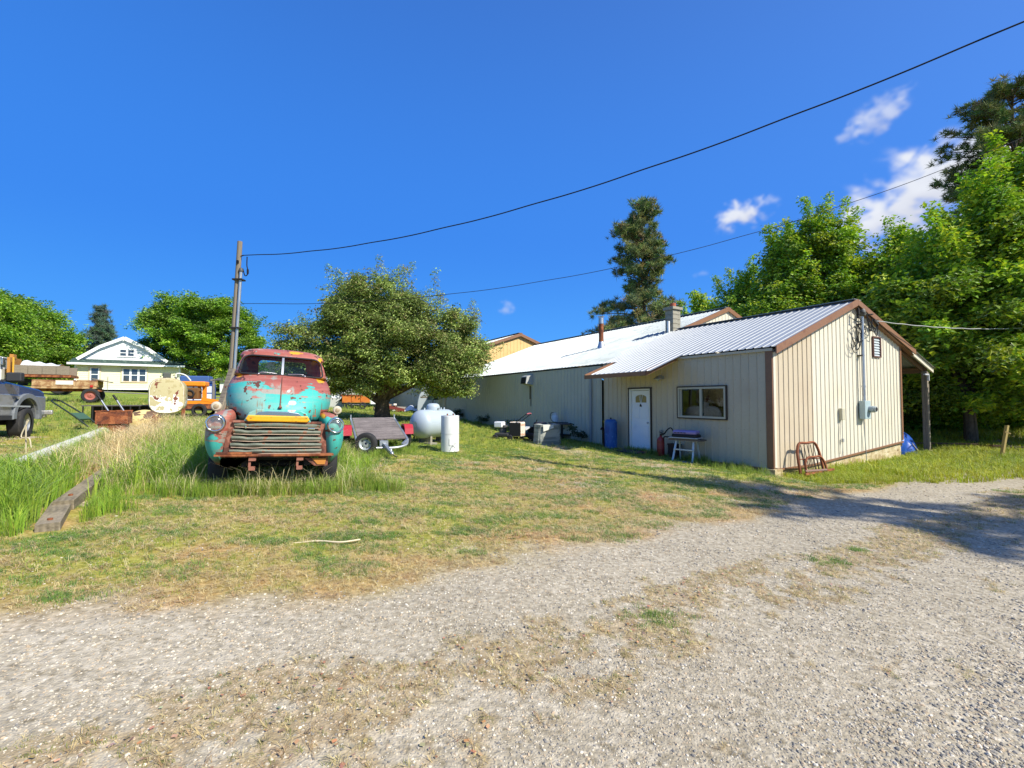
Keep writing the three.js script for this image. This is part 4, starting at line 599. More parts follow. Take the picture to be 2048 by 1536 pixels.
{ // propane tank
  const p = onGround(868, 886), T = thing('propane_tank', 'big horizontal white propane tank with domed lid beside the warehouse', 'tank', p, -0.62 + Math.PI / 2), r = 0.44, L = 1.05, y = 0.62;
  const m = phy(0xffffff, 0.45, { map: mottled([168, 180, 186], [[[156, 167, 172], 0.58, 0.2, 5]], 3, 6, 256, 1.2), clearcoat: 0.15 });
  const prof = []; for (let i = 0; i <= 10; i++) { const a = i / 10 * Math.PI / 2; prof.push([r * Math.sin(a), -L / 2 - 0.3 * Math.cos(a)]); } for (let i = 10; i >= 0; i--) { const a = i / 10 * Math.PI / 2; prof.push([r * Math.sin(a), L / 2 + 0.3 * Math.cos(a)]); }
  part('shell', lathe(prof, 44).rotateZ(Math.PI / 2).translate(0, y, 0), m, T);
  part('valve_dome', lathe([[0, 0.2], [0.12, 0.19], [0.19, 0.15], [0.215, 0.08], [0.215, -0.06]], 30).translate(-0.05, y + r, 0), m, T); part('dome_hinge', box(0.06, 0.04, 0.04, -0.05, y + r + 0.03, 0.225), M.galv, T);
  for (const x of [-0.42, 0.3, 0.44]) part('lifting_lug', extr(poly([[-0.03, 0], [0.03, 0], [0.015, 0.07], [-0.015, 0.07]]), 0.015).translate(x, y + r - 0.01, 0), m, T);
  for (const x of [-0.36, 0.36]) part('cradle', [box(0.08, 0.3, 0.5, x, 0.13, 0), box(0.3, 0.1, 0.7, x, 0.0, 0)], M.block, T);
  part('end_sticker', [place(new THREE.CircleGeometry(0.09, 20), 0, 0, 0).rotateY(-Math.PI / 2).translate(-L / 2 - 0.303, y, 0.02)], std(0xcfc9ae, 0.6), T);
}
{ // walk-behind leaf vacuum / mower by the warehouse wall
  const p = onGround(1020, 880), T = thing('bagger_mower', 'old walk-behind mower with white grass bag and red handle', 'mower', p, 1.15);
  const bag = std(0xffffff, 0.9, { map: mottled([214, 206, 188], [[[188, 146, 116], 0.52, 0.14, 5]], 6, 6, 128, 1.5) });
  part('deck', [rbox(0.5, 0.16, 0.6, 0.06, 0, 0.2, -0.25)], std(0x3c3b38, 0.6), T); part('engine', [cyl(0.14, 0.12, 0.22, 0, 0.38, -0.3), rbox(0.26, 0.12, 0.26, 0.03, 0, 0.5, -0.28)], std(0x4a4a48, 0.6), T);
  part('engine_cover', [rbox(0.34, 0.22, 0.34, 0.04, -0.03, 0.58, -0.42)], std(0xdedfdc, 0.5), T);
  part('grass_bag', [rbox(0.42, 0.55, 0.5, 0.05, 0, 0.42, 0.3)], bag, T); part('bag_frame', [box(0.02, 0.5, 0.45, -0.22, 0.42, 0.3), box(0.02, 0.5, 0.45, 0.22, 0.42, 0.3)], M.dark, T);
  for (const s of [-1, 1]) { part('handle_tube', tube([V(s * 0.22, 0.3, -0.1), V(s * 0.22, 0.6, 0.25), V(s * 0.24, 0.95, 0.7), V(s * 0.22, 1.0, 0.78)], 0.014, 20, 6), M.black, T); }
  part('grip_bar', tube([V(-0.22, 1.0, 0.78), V(0, 1.02, 0.8), V(0.22, 1.0, 0.78)], 0.02, 12, 8), std(0xb4606a, 0.5), T); part('brake_bar', tube([V(-0.23, 0.96, 0.72), V(0, 0.97, 0.73), V(0.23, 0.96, 0.72)], 0.012, 12, 6), std(0xc9a0a0, 0.5), T);
  for (const [x, z] of [[-0.27, -0.5], [0.27, -0.5], [-0.27, 0.12], [0.27, 0.12]]) part('wheel', lathe([[0.02, 0.025], [0.08, 0.025], [0.11, 0.015], [0.11, -0.015], [0.08, -0.025], [0.02, -0.025]], 20).rotateZ(Math.PI / 2).translate(x, 0.11, z), M.rubber, T);
}
{ // dark mower behind the tarp
  const p = onGround(1062, 880), T = thing('dark_mower', 'dark push mower half hidden behind the grey tarp', 'mower', p, 0.9);
  part('deck', [rbox(0.5, 0.18, 0.6, 0.06, 0, 0.2, 0)], std(0x1d2130, 0.6), T); part('engine', [cyl(0.15, 0.13, 0.24, 0, 0.4, 0)], M.dark, T); part('grass_bag', [rbox(0.45, 0.45, 0.45, 0.1, 0, 0.5, 0.45)], std(0x202331, 0.8), T);
  part('chute_cover', [extr(poly([[0, 0], [0.35, 0.1], [0.3, 0.14], [0, 0.05]]), 0.2).translate(-0.5, 0.4, -0.1)], std(0xc8c9c4, 0.5), T); part('handle', [tube([V(-0.2, 0.3, 0.2), V(-0.2, 0.75, 0.4), V(-0.18, 0.82, 0.42)], 0.016, 12, 6)], M.black, T);
  for (const [x, z] of [[-0.27, -0.25], [0.27, -0.25], [-0.27, 0.25], [0.27, 0.25]]) part('wheel', cyl(0.1, 0.1, 0.05, x, 0.1, z, 0, 0, Math.PI / 2), M.rubber, T);
}
{ // tarp-covered box
  const p = onGround(1094, 888), T = thing('tarp_covered_crate', 'box under a faded grey tarp leaning by the warehouse', 'tarp', p, 0.35);
  const R = rnd(11), w = 0.42, d = 0.28, h = 0.72, g = gridSurf(48, 18, (t, v) => { const a = t * 2 * Math.PI, ca = Math.cos(a), sa = Math.sin(a), e = 5, k = 1 + 0.1 * (1 - v) + 0.035 * Math.sin(a * 7 + v * 2) * (1 - v * 0.8) + 0.02 * Math.sin(a * 13 + 3), x = Math.sign(ca) * Math.pow(Math.abs(ca), 2 / e) * w * k, z = Math.sign(sa) * Math.pow(Math.abs(sa), 2 / e) * d * k; return [x, v * h + 0.03 * Math.sin(a * 3) * (1 - v), z]; });
  part('tarp_sides', g, std(0xffffff, 0.85, { map: mottled([138, 142, 132], [[[112, 116, 106], 0.52, 0.14, 6], [[158, 160, 148], 0.56, 0.14, 6]], 8, 6, 256, 1.4) }), T);
  part('tarp_top', gridSurf(20, 8, (u, v) => [mix(-w, w, u), h - 0.01 + 0.03 * Math.sin(u * 9) * Math.sin(v * 5), mix(-d, d, v)]), std(0xa9aca0, 0.85), T);
  part('tarp_flap', gridSurf(8, 8, (u, v) => [mix(-0.3, 0.1, u), h - v * 0.24 * (1 - u * 0.5), d * 1.12 + 0.02 + 0.03 * v]), std(0xc8c8ba, 0.8), T);
}
{ // low dark bench with netting, and a propane bottle on it
  const p = onGround(1125, 878), T = thing('dark_workbench', 'low dark weathered bench against the warehouse wall', 'bench', p, TH + Math.PI / 2 - 0.12);
  part('bench_top', [box(1.15, 0.05, 0.75, 0, 0.66, 0)], std(0x5c5556, 0.8), T);
  for (const [x, z] of [[-0.52, -0.32], [0.52, -0.32], [-0.52, 0.32], [0.52, 0.32]]) part('leg', box(0.07, 0.64, 0.07, x, 0.32, z), M.dark, T);
  part('skirt', [box(1.08, 0.5, 0.03, 0, 0.38, 0.35)], M.dark, T); part('skirt', [box(0.03, 0.5, 0.66, 0.5, 0.38, 0)], M.dark, T); part('bench_shelf', [box(1.0, 0.04, 0.6, 0, 0.2, 0)], M.dark, T);
  const q = p.clone().add(V(-0.33, 0.69, 0.1)), B = thing('propane_bottle', 'small white propane bottle standing on the dark bench', 'gas bottle', q, 0);
  part('bottle', lathe([[0, 0], [0.13, 0.01], [0.15, 0.05], [0.15, 0.24], [0.13, 0.3], [0.05, 0.33], [0.0, 0.33]], 28), std(0xc8d0d2, 0.5), B); part('collar', [lathe([[0.1, 0.31], [0.11, 0.4], [0.1, 0.42]], 24)], std(0xc0c8ca, 0.5), B); part('valve', [cyl(0.025, 0.025, 0.08, 0, 0.36, 0)], M.steel, B);
  const hs = thing('gas_hose', 'black hose hanging from the propane bottle over the bench', 'hose', q, 0); part('hose', tube([V(0.02, 0.4, 0), V(-0.14, 0.42, 0.04), V(-0.2, 0.25, 0.08), V(-0.1, 0.06, 0.12), V(0.1, 0.02, 0.14), V(0.5, 0.02, 0.12), V(0.8, 0.01, 0.0)], 0.014, 50, 6), M.black, hs);
}
{ // blue barrel and iron pipe left of the door
  const p = shedPoint(-0.42, 0, -5.55); p.y = ground(p.x, p.z); const T = thing('blue_barrel', 'tall blue plastic pressure tank beside the white door', 'barrel', p, 0), m = std(0xffffff, 0.45, { map: mottled([34, 92, 160], [[[24, 74, 138], 0.56, 0.2, 5], [[66, 120, 180], 0.66, 0.1, 9]], 5, 6, 128, 2) });
  part('body', lathe([[0, 0.0], [0.19, 0.0], [0.215, 0.05], [0.22, 0.45], [0.225, 0.47], [0.22, 0.49], [0.22, 0.92], [0.2, 0.99], [0.13, 1.03], [0, 1.04]], 32), m, T); part('rim', place(new THREE.TorusGeometry(0.15, 0.012, 8, 28), 0, 1.02, 0, Math.PI / 2), m, T); part('fitting', cyl(0.03, 0.03, 0.06, 0, 1.06, 0), M.black, T);
  const q = shedPoint(-0.3, 0, -6.05); q.y = ground(q.x, q.z); const P = thing('standpipe', 'rusty iron standpipe with bent top between barrel and warehouse', 'pipe', q, 0);
  part('pipe', tube([V(0, -0.1, 0), V(0, 0.3, 0), V(0, 0.62, 0), V(-0.03, 0.68, 0.02), V(-0.1, 0.68, 0.04), V(-0.12, 0.62, 0.05)], 0.03, 30, 10), std(0x3a2220, 0.8), P); part('tap', [cyl(0.02, 0.02, 0.1, 0.04, 0.55, 0, 0, 0, Math.PI / 2)], M.rust, P);
}
{ // door step, junk in front of it
  const p = shedPoint(-0.5, 0, -4.5); p.y = ground(p.x, p.z); const T = thing('door_mat', 'dark worn mat lying before the white door', 'mat', p, TH); part('mat', rbox(0.8, 0.05, 1.2, 0.02, 0, 0.035, 0), std(0x3a3a36, 0.95), T);
  const q = shedPoint(-0.55, 0, -4.0); q.y = ground(q.x, q.z); const R = rnd(3); for (let k = 0; k < 5; k++) { const b = thing('brick_scrap', 'small broken brick scrap on the ground by the white door', 'brick', [q.x + (R() - 0.5) * 0.5, q.y + 0.02, q.z + (R() - 0.5) * 0.4], R() * 3, 'brick scraps by the door'); part('piece', rbox(0.12 + R() * 0.08, 0.06, 0.08, 0.015, 0, 0.03, 0), std([0x7a4434, 0x8a5a48, 0x6e6a62][k % 3], 0.95), b); }
}
{ // fire extinguisher, dark board, step stool with cool box
  const p = shedPoint(-0.32, 0, -3.38); p.y = ground(p.x, p.z); const T = thing('fire_extinguisher', 'big red fire extinguisher with black hose against the tan wall', 'extinguisher', p, TH);
  part('cylinder', lathe([[0, 0], [0.1, 0], [0.115, 0.03], [0.115, 0.5], [0.09, 0.58], [0.04, 0.62], [0.035, 0.66], [0, 0.66]], 28), phy(0x8e1a1c, 0.35, { clearcoat: 0.3 }), T); part('valve_head', [cyl(0.03, 0.03, 0.08, 0, 0.68, 0), box(0.04, 0.015, 0.2, 0, 0.74, 0.05, 0.3), box(0.04, 0.015, 0.16, 0, 0.7, 0.05)], M.black, T);
  part('hose', tube([V(0, 0.68, 0.04), V(0, 0.72, 0.14), V(-0.02, 0.85, 0.28), V(-0.02, 0.92, 0.42), V(-0.02, 0.8, 0.52), V(0, 0.66, 0.44), V(0.0, 0.64, 0.28), V(0.02, 0.62, 0.12), V(0.02, 0.5, 0.1)], 0.02, 50, 8), M.black, T); part('label_band', lathe([[0.1165, 0.25], [0.1165, 0.42]], 28), std(0x9d3a34, 0.5), T);
  const q = shedPoint(-0.2, 0, -2.95); q.y = ground(q.x, q.z); const B = thing('dark_box', 'dark brown box leaning between extinguisher and step stool', 'box', q, TH); part('box_body', rbox(0.22, 0.42, 0.34, 0.02, 0, 0.21, 0), std(0x2b1c17, 0.8), B); part('box_lid', rbox(0.24, 0.04, 0.36, 0.01, 0, 0.43, 0), std(0x35231c, 0.8), B);
  const s = shedPoint(-0.48, 0, -2.28); s.y = ground(s.x, s.z); const W = thing('step_stool', 'white metal step stool standing under the window', 'stool', s, TH - Math.PI / 2 + 0.25), al = std(0xc8ccc8, 0.45, { metalness: 0.3 });
  for (const x of [-0.3, 0.3]) { part('leg', bar(V(x, 0.0, 0.26), V(x * 0.86, 0.62, 0.08), 0.035, 0.05), al, W); part('leg', bar(V(x, 0.0, -0.26), V(x * 0.86, 0.62, -0.12), 0.03, 0.04), al, W); }
  part('step', box(0.56, 0.03, 0.12, 0, 0.36, 0.18), al, W); part('step', box(0.62, 0.03, 0.12, 0, 0.02, 0.26), std(0x6f93a8, 0.5), W); part('stool_top', box(0.95, 0.04, 0.42, 0.02, 0.64, -0.02), std(0x6a5d50, 0.8), W);
  const K = thing('lidded_tray', 'lilac and black lidded tray lying on the step stool', 'tray', [s.x, s.y + 0.665, s.z], TH - Math.PI / 2 + 0.3);
  part('tray_rim', [rbox(0.86, 0.04, 0.44, 0.02, -0.02, 0.03, 0)], std(0xa8a8a4, 0.5), K); part('tray_body', [rbox(0.74, 0.1, 0.36, 0.04, 0, 0.09, 0)], M.black, K); part('tray_lid', [rbox(0.7, 0.12, 0.34, 0.055, 0, 0.19, 0, 0, 0, 0, 4)], std(0x8d7fb4, 0.5), K); for (let k = 0; k < 4; k++) part('lid_slot', box(0.07, 0.02, 0.01, -0.25 + k * 0.09, 0.18, 0.17), M.black, K);
}
{ // rusty bed headboard against the gable
  const p = shedPoint(1.05, 0, 0.38); p.y = ground(p.x, p.z) + 0.02; const T = thing('bed_headboard', 'rusty tubular iron bedstead leaning on the gable wall', 'bedstead', p, TH - 0.05), m = M.rust; const k = -0.2;
  const hoop = (w, h, z, r) => tube([V(-w / 2 - 0.04, 0.06, z), V(-w / 2, h * 0.75, z - h * 0.12), V(-w / 2 + 0.12, h, z - h * 0.16), V(0, h + 0.01, z - h * 0.16), V(w / 2 - 0.12, h, z - h * 0.16), V(w / 2, h * 0.75, z - h * 0.12), V(w / 2 + 0.04, 0.1, z)], r, 60, 9);
  part('head_hoop', hoop(0.92, 0.8, 0, 0.034), m, T); part('foot_hoop', hoop(0.8, 0.46, 0.12, 0.028), m, T); part('cross_rail', tube([V(-0.45, 0.42, -0.05), V(0.45, 0.4, -0.05)], 0.014, 6, 6), m, T); part('low_rail', bar(V(-0.55, 0.08, 0.14), V(0.85, 0.1, 0.06), 0.05, 0.05), m, T); part('side_rail', bar(V(-0.5, 0.16, 0.12), V(0.42, 0.13, 0.12), 0.03, 0.04), std(0x8f7268, 0.8), T);
  for (let i = 0; i < 5; i++) { const x = -0.28 + i * 0.14; part('spindle', rod(V(x, 0.77, -0.12), V(x + 0.02, 0.08, 0.0), 0.009, 6), M.dark, T); } for (let i = 0; i < 5; i++) { const x = -0.24 + i * 0.12; part('spindle', rod(V(x, 0.43, 0.05), V(x, 0.12, 0.11), 0.008, 6), M.dark, T); }
}
{ // under the lean-to and beyond: blue tarp, green bin, leaning stake
  const p = shedPoint(8.55, 0, -0.75); p.y = ground(p.x, p.z); const T = thing('blue_tarp_bundle', 'crumpled blue tarp bundle under the lean-to', 'tarp', p, TH + 0.3); T.scale.setScalar(1.25);
  part('tarp', gridSurf(40, 14, (t, v) => { const a = t * 2 * Math.PI, r = Math.cos(v * Math.PI / 2), f = 0.75 + 0.12 * Math.sin(a * 5 + v * 4) + 0.06 * Math.sin(a * 11), x = Math.cos(a) * r * 1.0 * f, z = Math.sin(a) * r * 0.7 * f; return [x, Math.sin(v * Math.PI / 2) * 0.72 + 0.05 * Math.sin(a * 7 + v * 9) * r - 0.1 * x, z]; }), phy(0x174a9e, 0.35, { clearcoat: 0.3 }), T); part('tarp_patch', gridSurf(6, 6, (u, v) => [mix(-0.1, 0.3, u), 0.12 + v * 0.22, 0.6 - v * 0.12]), std(0xa89a88, 0.9), T);
  const q = shedPoint(9.2, 0, -5.2); q.y = ground(q.x, q.z); const B = thing('green_canopy', 'dark green tarpaulin roof stretched behind the lean-to post', 'canopy', q, TH);
  part('canopy_sheet', [gridSurf(24, 6, (u, v) => [mix(-1.4, 3.6, u), 1.75 - 0.5 * (1 - v) + 0.04 * Math.sin(u * 20), mix(0.6, -1.8, v)])], std(0x12564e, 0.6), B); for (const x of [-1.3, 1.1, 3.5]) part('canopy_pole', cyl(0.03, 0.03, 1.3, x, 0.6, 0.5), M.dark, B); part('canopy_edge', [box(5, 0.04, 0.04, 1.1, 1.24, 0.62)], std(0x9fb4ae, 0.5), B);
  const s = onGround(2002, 914), K = thing('leaning_stake', 'pale wooden stake leaning in the grass under the maples', 'stake', s, 0); part('stake_shaft', bar(V(0, -0.1, 0), V(0.34, 1.0, -0.1), 0.09, 0.06), std(0xa08c50, 0.9), K); part('stake_peg', bar(V(0.2, 0.8, -0.05), V(0.38, 0.74, -0.05), 0.04, 0.04), std(0x8c7a48, 0.9), K);
}
{ // dark clutter at the tree line on the right: planks, sheets and a fence
  const R = rnd(88);
  [['long grey scrap board propped in the shade beside the maple trunk', 1.9, 1885], ['short weathered scrap board flat under the maples near the stake', 1.1, 1978], ['pale scrap board lying at the foot of the leaning stake', 1.4, 2030]].forEach(([l, w, px], k) => { const p = onGround(px, 896 + k * 3), b = thing('scrap_board', l, 'board', [p.x, p.y, p.z], R() * 3); part('board', box(w, 0.05, 0.2, 0, 0.1 + R() * 0.1, 0, 0, 0, (R() - 0.5) * 0.3), k === 2 ? M.wood : M.woodBrown, b); part('batten', box(0.06, 0.2, 0.06, 0.2, 0.06, 0.08), M.wood, b); });
  const p = atDepth(1960, 860, 28), f = thing('board_fence', 'dark weathered board fence deep in the shade of the maples', 'fence', [p.x, ground(p.x, p.z), p.z], TH - 0.55); f.position.x -= 1;
  const fenceM = M.woodBrownV;
  for (let k = 0; k < 44; k++) part('fence_board', box(0.26, 1.9 + (hash(k, 3) - 0.5) * 0.12, 0.03, -6.2 + k * 0.28, 0.95, hash(k, 1) * 0.02), fenceM, f); for (const y of [0.4, 1.5]) part('fence_rail', box(12.6, 0.1, 0.05, 0, y, -0.05), fenceM, f);
}
{ // railway sleepers and white pipe in the long grass
  const a = onGround(95, 1062), b = onGround(128, 1010), c = onGround(126, 1022), d = onGround(218, 950), tie = std(0xffffff, 0.95, { map: tex(256, 256, (u, v) => { const n = fbm(u * 40, v * 4, 4, 4) * 56 + (vn(u * 64, v * 64, 64) - 0.5) * 24; return [104 + n, 95 + n * 0.92, 78 + n * 0.8]; }, true, 0.9), bumpMap: grainN, bumpScale: 0.012 });
  for (const [p, q, l, lift] of [[a, b, 'short weathered sleeper end lying low in the grass before the other', 0.02], [c, d, 'long weathered grey sleeper lying in the tall grass', 0.06]]) { const T = thing('railway_sleeper', l, 'sleeper', p, 0); const e = q.clone().sub(p); part('timber', bar(V(0, lift, 0), e.clone().setY(e.y + lift), 0.18, 0.11), tie, T); for (const k of [0.12, 0.86]) part('spike_head', cyl(0.022, 0.022, 0.03, e.x * k, e.y * k + lift + 0.058, e.z * k), M.rust, T); }
  const s = onGround(20, 952), e = onGround(205, 872), P = thing('white_pipe', 'long white corrugated plastic pipe lying in the grass', 'pipe', s, 0), v = e.clone().sub(s), L = v.length(), n = Math.round(L / 0.06), pr = []; for (let i = 0; i <= n; i++) { pr.push([0.12, i / n * L], [0.12, (i + 0.5) / n * L], [0.108, (i + 0.55) / n * L], [0.108, (i + 0.95) / n * L]); }
  part('pipe_wall', new THREE.LatheGeometry(pr.map(([r, y]) => new THREE.Vector2(r, y)), 20).applyMatrix4(new THREE.Matrix4().compose(V(0, 0.1, 0), new THREE.Quaternion().setFromUnitVectors(V(0, 1, 0), v.clone().normalize()), V(1, 1, 1))), std(0xc4c4bd, 0.7), P);
  const bore = part('pipe_bore', new THREE.CylinderGeometry(0.08, 0.08, L - 0.02, 16, 1, true).applyMatrix4(new THREE.Matrix4().compose(V(0, 0.1, 0).addScaledVector(v, 0.5), new THREE.Quaternion().setFromUnitVectors(V(0, 1, 0), v.clone().normalize()), V(1, 1, 1))), M.dark, P);
  const w = onGround(52, 905), K = thing('bent_rod', 'thin bent metal rod sticking up from the grass by the pickup', 'rod', w, 0); part('rod', tube([V(0, -0.1, 0), V(0.0, 0.62, 0), V(0.03, 0.64, 0), V(-0.06, 0.3, 0.04), V(0.1, 0.28, 0.05), V(0.16, 0.1, 0.06)], 0.012, 40, 6), std(0xbdb294, 0.6), K);
  const st = onGround(655, 1088), B = thing('dry_stick', 'pale dry stick lying on the thin grass', 'stick', st, 0); part('stick', tube([V(-0.35, 0.02, 0.06), V(-0.1, 0.03, 0), V(0.14, 0.025, 0.02), V(0.3, 0.02, -0.08)], 0.009, 24, 6, false), std(0xcdbf9d, 0.9), B);
}
{ // utility pole behind the truck with its conduit and brace
  const top = atDepth(480, 483, 16), base = atDepth(455, 860, 16.2); base.y = ground(base.x, base.z) - 0.3;
  const T = thing('utility_pole', 'grey wooden utility pole with metal conduit rising behind the truck', 'pole', [base.x, base.y, base.z], 0), e = top.clone().sub(base);
  part('pole_shaft', rod(V(0, 0, 0), e, 0.1, 16, 0.082), M.woodV, T); const o = V(0.14, 0, 0.06), f = 0.845;
  part('conduit', [rod(o.clone(), e.clone().multiplyScalar(f).add(o), 0.05, 12)], M.galv, T); part('conduit_head', [lathe([[0, 0.12], [0.05, 0.1], [0.075, 0.02], [0.06, -0.04]], 14).translate(e.x * f + 0.14, e.y * f, e.z * f + 0.06)], std(0x4a4a48, 0.6), T);
  for (const k of [0.55, 0.8]) part('strap', [box(0.34, 0.05, 0.26, e.x * k + 0.06, e.y * k, e.z * k + 0.02)], M.dark, T);
  const h = e.y * 0.92; part('hook', [rod(V(e.x * 0.92, h, e.z * 0.92), V(e.x * 0.92 + 0.2, h + 0.04, e.z * 0.92 + 0.06), 0.02, 8), box(0.06, 0.1, 0.06, e.x * 0.9 + 0.02, h - 0.2, e.z * 0.9 + 0.1)], M.black, T);
  part('drip_loop', [tube([V(e.x * 0.92 + 0.24, h + 0.03, 0.1), V(e.x * 0.92 + 0.24, h - 0.3, 0.1), V(e.x * 0.9 + 0.3, h - 0.55, 0.1), V(e.x * 0.9 + 0.2, h - 0.66, 0.1), V(e.x * 0.86 + 0.12, h - 0.4, 0.1)], 0.018, 30, 6), box(0.05, 0.16, 0.05, e.x * 0.9 + 0.28, h - 0.5, 0.1)], M.wire, T);
  const b0 = atDepth(437, 830, 12), b1 = atDepth(466, 738, 12.4), B = thing('leaning_beam', 'weathered grey beam leaning beside the truck cab', 'beam', [b0.x, b0.y, b0.z], 0), d = b1.clone().sub(b0); const low = d.clone().normalize().multiplyScalar(-1.0);
  part('beam', bar(low, d, 0.16, 0.12), M.wood, B); part('beam_bolt', cyl(0.02, 0.02, 0.16, d.x * 0.6, d.y * 0.6, d.z * 0.6, Math.PI / 2), M.rust, B);
  // overhead lines
  const line = (a, b, sag, r, n = 90) => { const p = []; for (let i = 0; i <= 24; i++) { const t = i / 24; p.push(V(mix(a.x, b.x, t), mix(a.y, b.y, t) - 4 * sag * t * (1 - t) + (i % 3 === 1 ? 0.012 : 0), mix(a.z, b.z, t))); } return tube(p, r, n, 6); };
  const P0 = V(base.x + e.x * 0.92 + 0.22, base.y + h + 0.04, base.z + e.z * 0.92 + 0.06);
  const L1 = thing('overhead_cable', 'thick black overhead cable from the pole across the sky', 'cable', [0, 0, 0]); part('cable', line(P0, V(8.9, 7.65, -6.2), 1.0, 0.015, 140), M.wire, L1);
  const q0 = atDepth(483, 607, 16), q1 = V(15.8, 9.7, -13.8), L2 = thing('thin_overhead_line', 'thin overhead line passing behind the apple tree to the tall pine', 'cable', [0, 0, 0]); part('cable', line(q0, q1, 1.45, 0.009, 100), M.wire, L2);
  const g0 = shedPoint(5.3, 4.2, 0.2), g1 = atDepth(2045, 656, 16.5), L3 = thing('service_drop', 'pale service cable running from the gable into the maples', 'cable', [0, 0, 0]); part('cable', line(g0, g1, 0.12, 0.014, 40), M.cable, L3);
  // the pole at the road that the thick cable runs to, outside the picture
  const R = thing('road_pole', 'tall slim wooden utility pole standing beside the drive', 'pole', [8.95, ground(8.95, -6.2) - 0.2, -6.2]); part('pole_shaft', cyl(0.19, 0.13, 10.4, 0, 5.2, 0), M.woodV, R); part('cross_arm', box(0.08, 0.1, 1.2, 0, 9.7, 0, 0, TH), M.wood, R); part('insulator', cyl(0.03, 0.04, 0.12, 0, 7.85, 0.1), M.dark, R);
}
